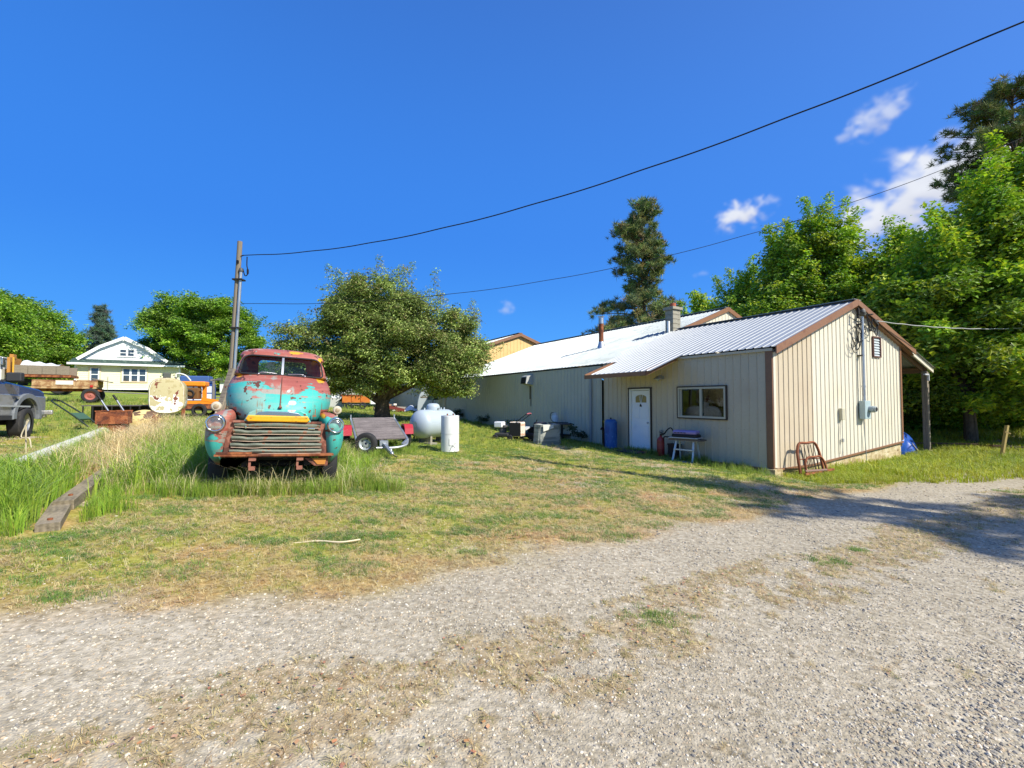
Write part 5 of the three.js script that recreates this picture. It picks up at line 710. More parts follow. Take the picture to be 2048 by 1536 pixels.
// ================= left side: vehicles, tanks, house =================
const wheelG = (r, w, seg = 30) => lathe([[r * 0.6, -w / 2 * 0.9], [r * 0.8, -w / 2], [r * 0.95, -w / 2 * 0.9], [r, -w / 2 * 0.6], [r, w / 2 * 0.6], [r * 0.95, w / 2 * 0.9], [r * 0.8, w / 2], [r * 0.6, w / 2 * 0.9]], seg).rotateX(Math.PI / 2);
const rimG = (r, s) => lathe([[0.02, 0.05], [r * 0.2, 0.06], [r * 0.35, 0.0], [r * 0.5, 0.02], [r * 0.62, 0.1]], 24).rotateX(s > 0 ? Math.PI / 2 : -Math.PI / 2);
{ // pickup at the left edge
  const p = onGround(52, 876); p.x -= 0.85; p.z += 0.3; const T = thing('pickup', 'blue and grey pickup truck parked at the edge of the lawn', 'pickup', p, 113 * RAD); T.rotation.z = -0.03;
  const grey = phy(0xffffff, 0.38, { metalness: 0.35, clearcoat: 0.5, map: mottled([128, 132, 136], [[[118, 122, 126], 0.56, 0.3, 4]], 3, 6, 128, 0.6) }), blue = phy(0x223a6a, 0.3, { metalness: 0.2, clearcoat: 0.7 }), trim = std(0x2b2d30, 0.7);
  const W = 0.86, arch = (cx) => { const a = []; for (let i = 0; i <= 12; i++) { const t = Math.PI * i / 12; a.push([cx + Math.cos(t) * 0.47, 0.5 + Math.sin(t) * 0.46]); } return a; };
  // x forward, front axle at 0
  const low = [[0.78, 0.55], [0.8, 0.78], [0.78, 0.98], [-3.9, 1.0], [-3.92, 0.55], [-3.5, 0.5], ...arch(-2.95).reverse(), [-2.4, 0.5], [-0.52, 0.5], ...arch(0).reverse(), [0.5, 0.55]];
  part('body_side', extr(poly(low), W * 2 - 0.06, 0.03, 10).translate(0, 0, -W + 0.03), grey, T);
  part('hood', extr(poly([[0.77, 0.985], [0.72, 1.08], [0.5, 1.14], [-0.6, 1.23], [-0.85, 1.24], [-0.85, 0.99]]), W * 2 - 0.12, 0.045).translate(0, 0, -W + 0.06), blue, T);
  part('bed', extr(poly([[-2.3, 1.0], [-2.3, 1.22], [-3.92, 1.22], [-3.92, 1.0]]), W * 2 - 0.08, 0.03).translate(0, 0, -W + 0.04), blue, T);
  part('cab_lower', extr(poly([[-0.85, 1.0], [-0.85, 1.22], [-2.28, 1.22], [-2.28, 1.0]]), W * 2 - 0.07, 0.03).translate(0, 0, -W + 0.035), blue, T);
  part('cab_roof', [rbox(1.15, 0.06, 1.36, 0.03, -1.75, 1.74, 0), bar(V(-0.82, 1.22, W - 0.1), V(-1.25, 1.72, W - 0.2), 0.05, 0.06), bar(V(-0.82, 1.22, -W + 0.1), V(-1.25, 1.72, -W + 0.2), 0.05, 0.06), bar(V(-2.26, 1.22, W - 0.08), V(-2.22, 1.72, W - 0.2), 0.06, 0.09), bar(V(-2.26, 1.22, -W + 0.08), V(-2.22, 1.72, -W + 0.2), 0.06, 0.09)], blue, T);
  const gl = phy(0x8fa4a8, 0.03, { transmission: 0.7, thickness: 0, ior: 1.6 });
  part('windscreen', extr(poly([[-0.8, 1.24], [-1.24, 1.72], [-1.26, 1.72], [-0.82, 1.24]]), 1.3).translate(0, 0, -0.65), gl, T); for (const s of [-1, 1]) part('side_window', extr(poly([[-0.88, 1.24], [-1.26, 1.7], [-2.2, 1.7], [-2.22, 1.24]]), 0.006).translate(0, 0, s * (W - 0.15)), gl, T);
  part('seat', [rbox(0.5, 0.5, 1.2, 0.08, -1.9, 1.3, 0), box(0.2, 0.14, 1.3, -0.95, 1.18, 0)], M.dark, T);
  for (const s of [-1, 1]) {
    part('fender_flare', extr((() => { const o = [], a = []; for (let i = 0; i <= 14; i++) { const t = Math.PI * (i / 14) * 1.06 - 0.1; o.push([Math.cos(t) * 0.56, 0.5 + Math.sin(t) * 0.54]); a.push([Math.cos(t) * 0.46, 0.5 + Math.sin(t) * 0.45]); } return poly([...o, ...a.reverse()]); })(), 0.06, 0.012).translate(0, 0, s * (W + 0.0) - 0.03), std(0x6f7478, 0.6), T);
    part('mirror', [rbox(0.14, 0.2, 0.26, 0.03, -0.88, 1.38, s * (W + 0.17)), box(0.05, 0.05, 0.16, -0.88, 1.3, s * (W + 0.02))], trim, T);
    part('rocker', [box(1.9, 0.1, 0.06, -1.45, 0.48, s * (W - 0.02))], trim, T); part('side_moulding', [box(2.9, 0.035, 0.02, -1.4, 0.74, s * (W + 0.035))], std(0x9aa0a2, 0.5), T);
    for (const x of [0, -2.95]) { const w = new THREE.Group(); w.name = 'wheel'; T.add(w); w.position.set(x, 0.36, s * 0.76); if (!x) w.rotation.y = 0.12; part('tyre', wheelG(0.37, 0.28), M.rubber, w); part('rim', rimG(0.37, s), std(0x8c8f90, 0.4, { metalness: 0.6 }), w); }
  }
  part('front_bumper', [rbox(0.16, 0.2, 1.72, 0.05, 0.84, 0.56, 0), rbox(0.08, 0.12, 0.3, 0.03, 0.8, 0.6, 0.86)], std(0xb9b6ae, 0.35, { metalness: 0.6 }), T); part('grille', box(0.04, 0.24, 1.3, 0.8, 0.86, 0), M.dark, T); for (const s of [-1, 1]) part('headlight', rbox(0.05, 0.17, 0.26, 0.02, 0.8, 0.88, s * 0.68), phy(0xe2e6e4, 0.1, { clearcoat: 1 }), T);
  part('underbody', [box(4.2, 0.2, 1.2, -1.6, 0.5, 0), cyl(0.05, 0.05, 1.5, 0, 0.36, 0, Math.PI / 2), cyl(0.06, 0.06, 1.5, -2.95, 0.36, 0, Math.PI / 2)], M.dark, T); part('badge', [box(0.1, 0.04, 0.006, -0.42, 0.93, W + 0.034), box(0.05, 0.02, 0.006, -0.36, 0.9, W + 0.034)], std(0xc9cccc, 0.3, { metalness: 0.8 }), T);
}
{ // dump truck
  const p = atDepth(70, 792, 33), T = thing('dump_truck', 'old white-cabbed dump truck with grey wooden side boards', 'truck', [p.x, ground(p.x, p.z), p.z], -147 * RAD + Math.PI); const w = std(0xdcdcd8, 0.5);
  part('cab', [rbox(1.7, 1.0, 2.1, 0.12, -2.3, 1.35, 0)], w, T); part('cab_roof', [rbox(1.3, 0.1, 1.9, 0.05, -2.2, 2.55, 0)], w, T);
  for (const s of [-1, 1]) { part('pillar', bar(V(-2.85, 1.8, s * 0.92), V(-2.75, 2.52, s * 0.86), 0.07, 0.07), w, T); part('pillar', bar(V(-1.55, 1.8, s * 0.92), V(-1.62, 2.52, s * 0.86), 0.09, 0.07), w, T); part('pillar', bar(V(-2.25, 1.8, s * 0.92), V(-2.25, 2.52, s * 0.86), 0.05, 0.05), w, T); part('mirror', [rbox(0.06, 0.5, 0.3, 0.02, -1.35, 2.25, s * 1.2), bar(V(-1.6, 2.4, s * 0.95), V(-1.36, 2.4, s * 1.15), 0.03, 0.03)], std(0xb4bcc0, 0.2, { metalness: 0.7 }), T); }
  part('cab_window', box(1.1, 0.66, 1.7, -2.2, 2.16, 0), phy(0x6d7c80, 0.05, { transmission: 0.6, thickness: 0 }), T); part('hood', [rbox(1.3, 0.75, 1.3, 0.1, -3.5, 1.25, 0)], w, T);
  part('headboard', [box(0.15, 1.3, 2.2, -1.1, 1.9, 0), box(0.2, 0.3, 0.6, -1.1, 2.65, 0.3)], std(0xb07a34, 0.8), T); part('ladder', [box(0.08, 1.2, 0.12, -0.85, 1.95, 1.12)], std(0xd09a2c, 0.6), T);
  for (const s of [-1, 1]) for (let k = 0; k < 4; k++) part('side_board', box(0.7, 0.62, 0.06, -0.5 + k * 0.72, 1.72, s * 1.1), M.wood, T);
  part('bed_floor', box(3.0, 0.18, 2.2, 0.6, 1.3, 0), M.rust, T); part('white_load', [gridSurf(16, 8, (u, v) => [mix(-0.6, 1.4, u), 2.0 + 0.42 * Math.sin(v * Math.PI) * (1 - u * 0.6) + 0.05 * Math.sin(u * 20), mix(-0.9, 0.9, v)])], w, T);
  part('chassis', box(5.6, 0.25, 0.9, -1.1, 0.95, 0), M.dark, T); for (const [x, r] of [[-3.3, 0.48], [1.4, 0.48]]) for (const s of [-1, 1]) { const g = new THREE.Group(); g.name = 'wheel'; T.add(g); g.position.set(x, r, s * 0.92); part('tyre', wheelG(r, 0.32, 24), M.rubber, g); part('rim', rimG(r, s), std(0xb9b5a8, 0.6), g); part('mud_flap', box(0.04, 0.7, 0.5, x > 0 ? 0.7 : 0.6, 0.2, 0, 0, 0, 0.5), std(0x6b6c6a, 0.8), g); }
}
{ // flatbed trailer behind it
  const p = atDepth(182, 796, 26), T = thing('flatbed_trailer', 'rusty tan flatbed trailer with low steel sides before the house', 'trailer', [p.x, ground(p.x, p.z), p.z], 33 * RAD), m = std(0xffffff, 0.85, { map: mottled([150, 112, 74], [[[112, 70, 48], 0.54, 0.14, 6], [[180, 150, 108], 0.58, 0.14, 6]], 10, 6, 128, 0.8) });
  part('bed_floor', box(2.6, 0.12, 1.6, -0.95, 0.84, 0), m, T); for (const s of [-1, 1]) for (let k = 0; k < 3; k++) part('side_panel', box(0.84, 0.34, 0.05, -1.8 + k * 0.87, 1.08, s * 0.8), m, T); part('tailgate', box(0.06, 0.4, 1.6, 0.36, 1.08, 0), m, T);
  part('white_sheet', [box(0.7, 0.22, 0.03, -0.95, 1.1, 0.84)], std(0xd9d4c4, 0.7), T); part('tail_lamp', [box(0.12, 0.12, 0.05, 0.15, 0.92, 0.84)], std(0xb02018, 0.4), T); part('ramp', [box(0.7, 0.05, 1.6, 0.5, 1.26, 0, 0, 0, -0.25)], M.wood, T);
  part('chassis', box(3.2, 0.14, 0.6, -1.1, 0.7, 0), M.rust, T); for (const s of [-1, 1]) { const g = new THREE.Group(); g.name = 'wheel'; T.add(g); g.position.set(0.1, 0.4, s * 0.72); part('tyre', wheelG(0.4, 0.24, 24), M.rubber, g); part('rim', rimG(0.4, s), std(0x9c5a4c, 0.7), g); }
}
{ // tanks, rusty box and tools in the long grass
  const cream = std(0xffffff, 0.7, { map: tex(512, 512, (u, v) => { const n = fbm(u * 7 + 3, v * 7, 6), m = fbm(u * 16 + 30, v * 16, 5), f = vn(u * 200, v * 200) * 10; let c = [180 + f, 170 + f, 126 + f]; c = c.map((x, i) => mix(x, [170, 157, 110][i], ss(0.52, 0.66, m))); c = c.map((x, i) => mix(x, [236, 236, 230][i], ss(0.5, 0.56, n * 0.6 + m * 0.55 + (0.42 - v) * 0.5 - 0.09))); return c.map((x, i) => mix(x, [116, 62, 40][i], ss(0.64, 0.665, n * 0.75 + m * 0.3 - Math.abs(v - 0.62) * 0.12))); }, true, 1) });
  const p = atDepth(333, 826, 14.5), T = thing('fuel_tank', 'large cream fuel tank with flaking white and rust patches on a stand', 'tank', [p.x, ground(p.x, p.z), p.z], 33 * RAD), y = p.y - ground(p.x, p.z) + 0.55;
  const sh = rrect(0.84, 1.04, 0.36), g = extr(sh, 1.5, 0.05, 14).translate(0, y, -1.5); const a = g.attributes.position, uv = []; for (let i = 0; i < a.count; i++) uv.push(a.getX(i) / 1.2 + 0.5 + a.getZ(i) * 0.3, (a.getY(i) - y) / 1.2 + 0.5); g.setAttribute('uv', new THREE.Float32BufferAttribute(uv, 2));
  part('tank_shell', toCreasedNormals(g, 0.6), cream, T); part('end_rim', tube(rrect(0.88, 1.08, 0.38).getSpacedPoints(80).map((v) => V(v.x, v.y + y, 0.03)), 0.02, 120, 6, true), cream, T);
  for (const [x, z] of [[-0.4, -0.2], [0.4, -0.2], [-0.4, -1.3], [0.4, -1.3]]) part('stand_leg', box(0.05, y, 0.05, x, y / 2 - 0.3, z), M.rust, T);
  part('fuel_hose', [tube([V(0.2, y + 0.53, -0.3), V(0.22, y + 0.72, -0.3), V(0.45, y + 0.68, -0.3), V(0.6, y + 0.5, -0.3)], 0.025, 24, 6)], std(0xcfcfc8, 0.5), T); part('fuel_pump', [rbox(0.2, 0.24, 0.2, 0.03, -0.05, y + 0.64, -0.5), cyl(0.03, 0.03, 0.1, 0.2, y + 0.56, -0.3)], std(0x4c5148, 0.6), T);
  const q = atDepth(289, 838, 13.2), U = thing('yellow_tank', 'cream-yellow oval tank lying low in the dry grass', 'tank', [q.x, ground(q.x, q.z), q.z], 35 * RAD); const yl = std(0xffffff, 0.7, { map: mottled([214, 192, 126], [[[200, 176, 108], 0.56, 0.2, 5], [[96, 72, 52], 0.68, 0.05, 8]], 5, 6, 256, 0.8) });
  part('tank_shell', place(new THREE.SphereGeometry(0.4, 32, 20), 0, 0.34, 0).scale(1.05, 0.86, 0.7), yl, U); part('torn_plate', extr(poly([[-0.08, 0.05], [0.14, 0.1], [0.18, 0.42], [0.06, 0.5], [-0.02, 0.3]]), 0.05).translate(0.16, 0.0, 0.26), M.rust, U);
  const r = atDepth(228, 858, 12.2), B = thing('rusty_hopper', 'open rusty steel hopper standing in the tall grass', 'hopper', [r.x, ground(r.x, r.z), r.z], 28 * RAD); B.scale.set(0.8, 0.92, 0.8); const hb = (w, h, d, yy) => [box(w, h, 0.03, 0, yy, d / 2), box(w, h, 0.03, 0, yy, -d / 2), box(0.03, h, d, w / 2, yy, 0), box(0.03, h, d, -w / 2, yy, 0)];
  part('hopper_wall', hb(0.8, 0.36, 0.6, 0.5), M.rust, B); part('hopper_base', hb(0.66, 0.34, 0.5, 0.16), M.rust, B); part('hopper_rim', [box(0.84, 0.03, 0.04, 0, 0.69, 0.31), box(0.84, 0.03, 0.04, 0, 0.69, -0.31)], M.rust, B);
  for (const x of [-0.16, 0.16]) { const hnd = thing('steel_handle', 'bright steel handle bar leaning out of the rusty hopper', 'handle', [r.x, ground(r.x, r.z) + 0.5, r.z], 28 * RAD, 'steel handle bars in the hopper'); part('shaft', rod(V(x + 0.1, 0, 0), V(x - 0.12, 0.42, 0), 0.025, 8), M.steel, hnd); part('grip', rod(V(x - 0.12, 0.42, 0), V(x - 0.2, 0.56, 0), 0.027, 8), M.black, hnd); }
  const s = atDepth(180, 836, 13), Hh = thing('green_push_handle', 'long green two-bar handle of an old push cultivator', 'handle', [s.x, ground(s.x, s.z), s.z], 0); for (const z of [0.15, -0.2]) part('handle_bar', tube([V(0.1, 0.1, z), V(-0.35, 0.42, z), V(-1.0, 0.82, z * 0.8)], 0.02, 20, 6), std(0x1f2d24, 0.6), Hh); part('grip_loop', tube([V(-1.0, 0.82, 0.12), V(-1.05, 0.86, 0), V(-1.0, 0.82, -0.16)], 0.02, 12, 6), M.black, Hh); part('bracket', [box(0.3, 0.05, 0.36, -0.28, 0.38, -0.02, 0, 0, -0.6)], std(0x3d5a44, 0.6), Hh);
  const t = atDepth(250, 811, 15), E = thing('low_steel_rack', 'low dark steel rack behind the rusty hopper', 'rack', [t.x, t.y - 0.5, t.z], 25 * RAD); part('rack_top', box(2.0, 0.03, 0.7, 0, 0.5, 0), std(0x6e665e, 0.5, { metalness: 0.4 }), E); for (let k = 0; k < 9; k++) part('rack_bar', box(0.03, 0.6, 0.03, -0.95 + k * 0.237, 0.2, 0.33), M.dark, E); part('rack_back', box(1.9, 0.5, 0.03, 0, 0.24, -0.3), M.dark, E);
}
{ // orange compact loader on a low trailer
  const p = atDepth(398, 806, 20), T = thing('orange_loader', 'small orange engine-driven machine on a low trailer', 'machine', [p.x, ground(p.x, p.z) + 0.55, p.z], 20 * RAD), o = std(0xffffff, 0.5, { map: mottled([224, 136, 16], [[[196, 110, 16], 0.56, 0.18, 6]], 5, 6, 128, 1) });
  part('frame_post', box(0.14, 0.9, 0.14, 0.2, 0.45, 0), o, T); part('frame_post', box(0.14, 0.9, 0.14, -0.62, 0.45, 0), o, T); part('hood', [rbox(1.0, 0.22, 0.7, 0.06, -0.2, 0.86, 0)], o, T); part('engine', [rbox(0.55, 0.5, 0.5, 0.05, -0.22, 0.45, 0.05), cyl(0.16, 0.16, 0.1, -0.2, 0.5, 0.35, Math.PI / 2), cyl(0.06, 0.06, 0.3, 0.05, 0.7, 0.2)], std(0x6b4a20, 0.7), T); part('base', [box(1.7, 0.14, 0.9, 0.1, 0.06, 0)], o, T); part('arm', bar(V(0.2, 0.2, 0.4), V(1.1, 0.05, 0.4), 0.12, 0.14), o, T); part('flywheel', place(new THREE.TorusGeometry(0.15, 0.04, 8, 24), -0.25, 0.42, 0.4), M.dark, T);
  const q = thing('low_rusty_trailer', 'low rusty trailer carrying the orange machine', 'trailer', [p.x, ground(p.x, p.z), p.z], 20 * RAD); part('bed', box(3.0, 0.26, 1.3, -0.2, 0.4, 0), M.rust, q); part('bed_lip', box(3.0, 0.08, 0.06, -0.2, 0.3, 0.68), M.dark, q); for (const s of [-1, 1]) { part('wheel', wheelG(0.28, 0.2, 20).translate(0.2, 0.28, s * 0.72), M.rubber, q); part('mudguard', [rbox(0.5, 0.34, 0.24, 0.08, 1.45, 0.45, s * 0.55)], std(0x9c6a56, 0.7), q); }
  const b = atDepth(396, 800, 24), U = thing('blue_container', 'blue and white crate in a grey frame behind the orange machine', 'crate', [b.x, ground(b.x, b.z), b.z], 20 * RAD); part('frame', [box(0.1, 1.6, 0.1, 0.7, 0.8, 0), box(0.1, 1.6, 0.1, -0.7, 0.8, 0), box(1.5, 0.1, 0.1, 0, 1.6, 0)], std(0x77726a, 0.7), U); part('crate_top', rbox(1.3, 0.4, 0.8, 0.06, -0.1, 1.6, -0.1), std(0x3d5a92, 0.5), U); for (const [x, y] of [[-0.42, 0.7], [0.02, 0.7], [0.44, 0.7], [-0.42, 1.1], [0.02, 1.1], [0.44, 1.1]]) part('white_panel', box(0.36, 0.34, 0.04, x, y, 0.05), std(0xd4dbe4, 0.5), U); part('crate_body', box(1.3, 1.3, 0.7, 0, 0.75, -0.32), std(0x1e3f86, 0.5), U);
}
{ // white house with green roof
  const c = atDepth(148, 784, 46), T = thing('white_house', 'white and cream clapboard house with green roof among the trees', 'house', [c.x, ground(c.x, c.z) + 0.12, c.z], 30 * RAD), W = 8.7, H = 2.55, D = 9, cream = std(0xffffff, 0.7, { map: mottled([234, 228, 190], [[[226, 218, 176], 0.58, 0.2, 5]], 3, 6, 128, 0.5) }), wh = std(0xe6e8e6, 0.7), grn = std(0xffffff, 0.85, { map: mottled([52, 74, 66], [[[84, 104, 94], 0.58, 0.14, 8]], 8, 6, 128, 0.6) });
  part('wall', [box(W, H, 0.2, W / 2, H / 2, -0.12), box(0.2, H, D, 0.1, H / 2, -D / 2 - 0.2), box(0.2, H, D, W - 0.1, H / 2, -D / 2 - 0.2), box(W, H, 0.2, W / 2, H / 2, -D)], cream, T);
  for (let k = 0; k < 13; k++) part('clapboard', box(W, 0.205, 0.03, W / 2, 0.1 + k * 0.196, 0.0, -0.1), cream, T);
  const gx = 3.75, gw = 3.5, gy = H + 0.5, gh = 2.35, gshape = poly([[gx - gw, gy], [gx + gw, gy], [gx + gw * 0.55, gy + gh * 0.55], [gx, gy + gh], [gx - gw * 0.55, gy + gh * 0.55]]);
  part('gable_wall', extr(gshape, 0.15).translate(0, 0, -0.9), wh, T); for (let k = 0; k < 9; k++) { const y0 = gy + 0.06 + k * 0.28, hw = (y0 - gy) < gh * 0.55 ? gw - (y0 + 0.2 - gy) / (gh * 0.55) * gw * 0.45 : gw * 0.55 * (1 - (y0 + 0.24 - gy - gh * 0.55) / (gh * 0.45)); if (hw > 0.2) part('gable_board', box(hw * 2, 0.28, 0.03, gx, y0 + 0.14, -0.73, -0.08), wh, T); }
  const rf = (pts) => part('roof', extr(poly(pts), D - 0.4).translate(0, 0, -D + 0.1 - 0.5), grn, T);
  rf([[gx, gy + gh + 0.2], [gx + gw * 0.57, gy + gh * 0.55 + 0.18], [gx + gw * 1.06, gy + 0.1], [gx + gw * 1.06, gy - 0.06], [gx + gw * 0.55, gy + gh * 0.55], [gx, gy + gh]]); rf([[gx, gy + gh + 0.2], [gx - gw * 0.57, gy + gh * 0.55 + 0.18], [gx - gw * 1.06, gy + 0.1], [gx - gw * 1.06, gy - 0.06], [gx - gw * 0.55, gy + gh * 0.55], [gx, gy + gh]]);
  for (const s of [-1, 1]) { part('verge_board', [bar(V(gx, gy + gh + 0.08, -0.38), V(gx + s * gw * 0.57, gy + gh * 0.55 + 0.06, -0.38), 0.06, 0.3), bar(V(gx + s * gw * 0.57, gy + gh * 0.55 + 0.06, -0.38), V(gx + s * gw * 1.06, gy + 0.0, -0.38), 0.06, 0.3)], wh, T); }
  part('pent_roof', box(W + 0.8, 0.09, 1.75, W / 2, H + 0.29, -0.15, Math.atan2(0.6, 1.6)), grn, T); part('eave_board', box(W + 0.9, 0.2, 0.06, W / 2, H + 0.0, 0.66), wh, T); part('soffit', box(W + 0.8, 0.04, 0.7, W / 2, H - 0.06, 0.3), std(0x8d8f8c, 0.8), T);
  part('side_roof', extr(poly([[0, 0], [3.4, -1.1], [3.4, -1.25], [0, -0.15]]), D - 1).translate(W - 1.6, H + 0.85, -D + 0.6), grn, T);
  const win = (x, y, w, h, z, n) => { const g = new THREE.Group(); g.name = 'window'; T.add(g); g.position.set(x, y, z); part('window_frame', [box(w + 0.24, 0.12, 0.08, 0, h / 2 + 0.06, 0), box(w + 0.24, 0.12, 0.1, 0, -h / 2 - 0.06, 0), box(0.12, h, 0.08, w / 2 + 0.06, 0, 0), box(0.12, h, 0.08, -w / 2 - 0.06, 0, 0)], z > -0.5 ? std(0xd9c3a2, 0.7) : wh, g); for (let k = 0; k < n; k++) { const pw = w / n, px = -w / 2 + (k + 0.5) * pw; part('pane', box(pw - 0.1, h / 2 - 0.08, 0.02, px, h / 4, 0.03), phy(0x3c464c, 0.05, { clearcoat: 1 }), g); part('pane', box(pw - 0.1, h / 2 - 0.08, 0.02, px, -h / 4, 0.01), phy(0x3c464c, 0.05, { clearcoat: 1 }), g); part('sash', [box(0.09, h, 0.05, px - pw / 2 + 0.04, 0, 0.02), box(0.09, h, 0.05, px + pw / 2 - 0.04, 0, 0.02), box(pw, 0.08, 0.05, px, 0, 0.022)], wh, g); } };
  win(1.55, 1.5, 0.7, 1.3, 0.06, 1); win(4.75, 1.5, 2.0, 1.3, 0.06, 3); win(gx + 0.2, gy + 0.85, 1.3, 0.66, -0.68, 2);
  part('corner_board', box(0.14, H, 0.06, 0.06, H / 2, 0.04), wh, T); part('corner_board', box(0.14, H, 0.06, W - 0.06, H / 2, 0.04), wh, T); part('base_board', box(W, 0.14, 0.06, W / 2, 0.02, 0.03), wh, T); for (const x of [2.6, 7.0]) part('downpipe', box(0.05, 1.4, 0.05, x, 0.6, 0.08), std(0xa9a892, 0.7), T);
  const p2 = atDepth(700, 752, 75), N = thing('far_bungalow', 'grey-roofed far bungalow seen through the truck cab windows', 'house', [p2.x - 12, ground(p2.x, p2.z), p2.z], 0.3); part('wall', box(14, 2.7, 9, 0, 1.35, 0), wh, N); part('roof', extr(poly([[-8, 0], [0, 3], [8, 0]]), 10).translate(0, 2.7, -5), std(0x55585a, 0.9), N); for (const x of [-4, 0, 4]) part('window', box(1.4, 1.1, 0.05, x, 1.5, 4.52), phy(0x3c464c, 0.1), N);
}
{ // sheds and clutter under the apple tree, far side
  const p = atDepth(668, 822, 36), T = thing('white_cargo_box', 'white cargo box with grey plinth behind the apple tree', 'shed', [p.x, ground(p.x, p.z), p.z], 0.35); part('wall', box(2.6, 2.0, 2.2, -0.6, 1.7, 0), std(0xdfe2e2, 0.6), T); part('plinth', box(2.7, 0.9, 2.3, -0.6, 0.3, 0), std(0xb2b4ae, 0.8), T); part('hatch', cyl(0.12, 0.12, 0.05, 0.5, 0.6, 1.2, Math.PI / 2), M.dark, T); part('edge_trim', box(0.1, 2.1, 0.06, 0.68, 1.7, 1.12), wh2(), T);
  function wh2() { return std(0xcfd2d0, 0.6); }
  const q = atDepth(686, 822, 35), L = thing('lattice_screen', 'white lattice screen standing next to the cargo box', 'screen', [q.x, ground(q.x, q.z) + 0.3, q.z], 0.35); for (let k = 0; k < 9; k++) { part('lath', bar(V(-0.4, 0.3 + k * 0.25, 0), V(0.4, 0.9 + k * 0.25, 0), 0.03, 0.05), wh2(), L); part('lath', bar(V(-0.4, 0.9 + k * 0.25, 0.03), V(0.4, 0.3 + k * 0.25, 0.03), 0.03, 0.05), wh2(), L); }
  const r = atDepth(712, 820, 35), O = thing('orange_box_trailer', 'orange wooden box trailer parked behind the apple tree', 'trailer', [r.x, ground(r.x, r.z), r.z], 0.3), om = std(0xffffff, 0.7, { map: mottled([196, 112, 36], [[[164, 84, 30], 0.56, 0.16, 6]], 8, 6, 128, 0.8) });
  for (let k = 0; k < 3; k++) part('side_panel', box(0.62, 0.5, 0.05, -0.66 + k * 0.66, 0.75, 0.5), om, O); part('top_rail', box(2.1, 0.09, 0.1, 0, 1.04, 0.5), std(0x8a3c20, 0.7), O); part('box_body', box(2.0, 0.5, 1.0, 0, 0.74, -0.03), om, O); part('chassis', box(2.0, 0.1, 0.9, 0, 0.42, 0), M.dark, O); for (const x of [-0.5, 0.5]) part('wheel', wheelG(0.26, 0.16, 20).translate(x, 0.26, 0.55), M.rubber, O);
  const s = atDepth(712, 800, 40), G = thing('grey_camper', 'grey boarded camper body with small windows behind the orange trailer', 'shed', [s.x, ground(s.x, s.z), s.z], 0.2); part('wall', box(4.6, 2.1, 2.2, 0.2, 1.5, 0), std(0xa9a698, 0.8), G); for (let k = 0; k < 6; k++) part('board', box(4.62, 0.1, 0.03, 0.2, 0.75 + k * 0.34, 1.115), std(0xc2bfb0, 0.8), G); for (const x of [-0.9, 0.6, 1.7]) part('window', box(0.7, 0.5, 0.04, x, 1.75, 1.13), phy(0x3a4246, 0.1), G); part('pale_sheet', box(1.9, 0.24, 0.05, 1.0, 1.15, 1.14), wh2(), G);
  const t = atDepth(748, 800, 33), P = thing('white_panel_stack', 'bright white panel propped up by the apple trunk', 'panel', [t.x, ground(t.x, t.z), t.z], 0.2); part('panel', box(0.44, 0.9, 0.06, 0, 0.95, 0, -0.15), std(0xe4e6e4, 0.5), P); part('prop', box(0.06, 0.6, 0.06, 0, 0.3, -0.12), M.wood, P);
  const u = onGround(755, 826), R = rnd(5); [['rusty brown', 0x8a5a3a], ['dark brown', 0x5a3c2c], ['tan', 0xb09070], ['white', 0xd4d0c6], ['dark red', 0x6e2d28], ['grey', 0x8c8880]].forEach(([w, c], k) => { const d = thing('scrap_timber', w + ' scrap timber in the pile behind the apple tree', 'scrap', [u.x - 0.9 + k * 0.36, u.y, u.z - 2.4 - R()], R() * 3, 'scrap pile behind the apple tree'); part('plank', box(0.9 + R() * 0.8, 0.12 + R() * 0.1, 0.22, 0, 0.15 + R() * 0.4, 0, 0, 0, (R() - 0.5) * 0.5), std(c, 0.9), d); part('block', box(0.26, 0.26, 0.26, 0.1, 0.1, 0.1), std(c, 0.9), d); });
  const v = onGround(815, 826), C = thing('white_sheeting', 'white plastic sheeting spread on the ground behind the trunk', 'sheet', [v.x, v.y, v.z - 1.5], 0.2); part('sheet', gridSurf(16, 8, (a, b) => [mix(-1.0, 1.0, a), 0.1 + 0.4 * Math.sin(a * 3) * Math.sin(b * 3) + 0.05 * Math.sin(a * 17), mix(-0.6, 0.6, b)]), std(0xe2e6ea, 0.6), C); part('weight', rbox(0.3, 0.2, 0.2, 0.03, 0.3, 0.4, 0.3), M.block, C);
  const w = shedPoint(-0.55, 0, -24.6); w.y = ground(w.x, w.z); const B = thing('white_boat_hull', 'upended white dinghy leaning at the far shed wall', 'boat', w, TH - 0.5); part('hull', extr((() => { const h = new THREE.Shape(); h.moveTo(-0.6, 0); h.quadraticCurveTo(-0.75, 1.2, 0, 2.3); h.quadraticCurveTo(0.75, 1.2, 0.6, 0); return h; })(), 0.22, 0.06, 14).translate(0, 0, -0.2), std(0xb9c2c8, 0.6), B); part('thwart', box(0.9, 0.1, 0.05, 0, 1.2, 0.06), M.wood, B);
  const y = shedPoint(-0.6, 0, -23.2); y.y = ground(y.x, y.z); const Y = thing('folded_green_umbrella', 'dark green folded garden umbrella standing at the shed corner', 'umbrella', y, 0); part('canopy', lathe([[0.02, 2.1], [0.1, 1.9], [0.3, 1.3], [0.42, 1.05], [0.3, 1.08], [0.03, 1.2]], 14), std(0x12302a, 0.8), Y); part('pole', cyl(0.03, 0.03, 2.2, 0, 1.1, 0), M.dark, Y);
}
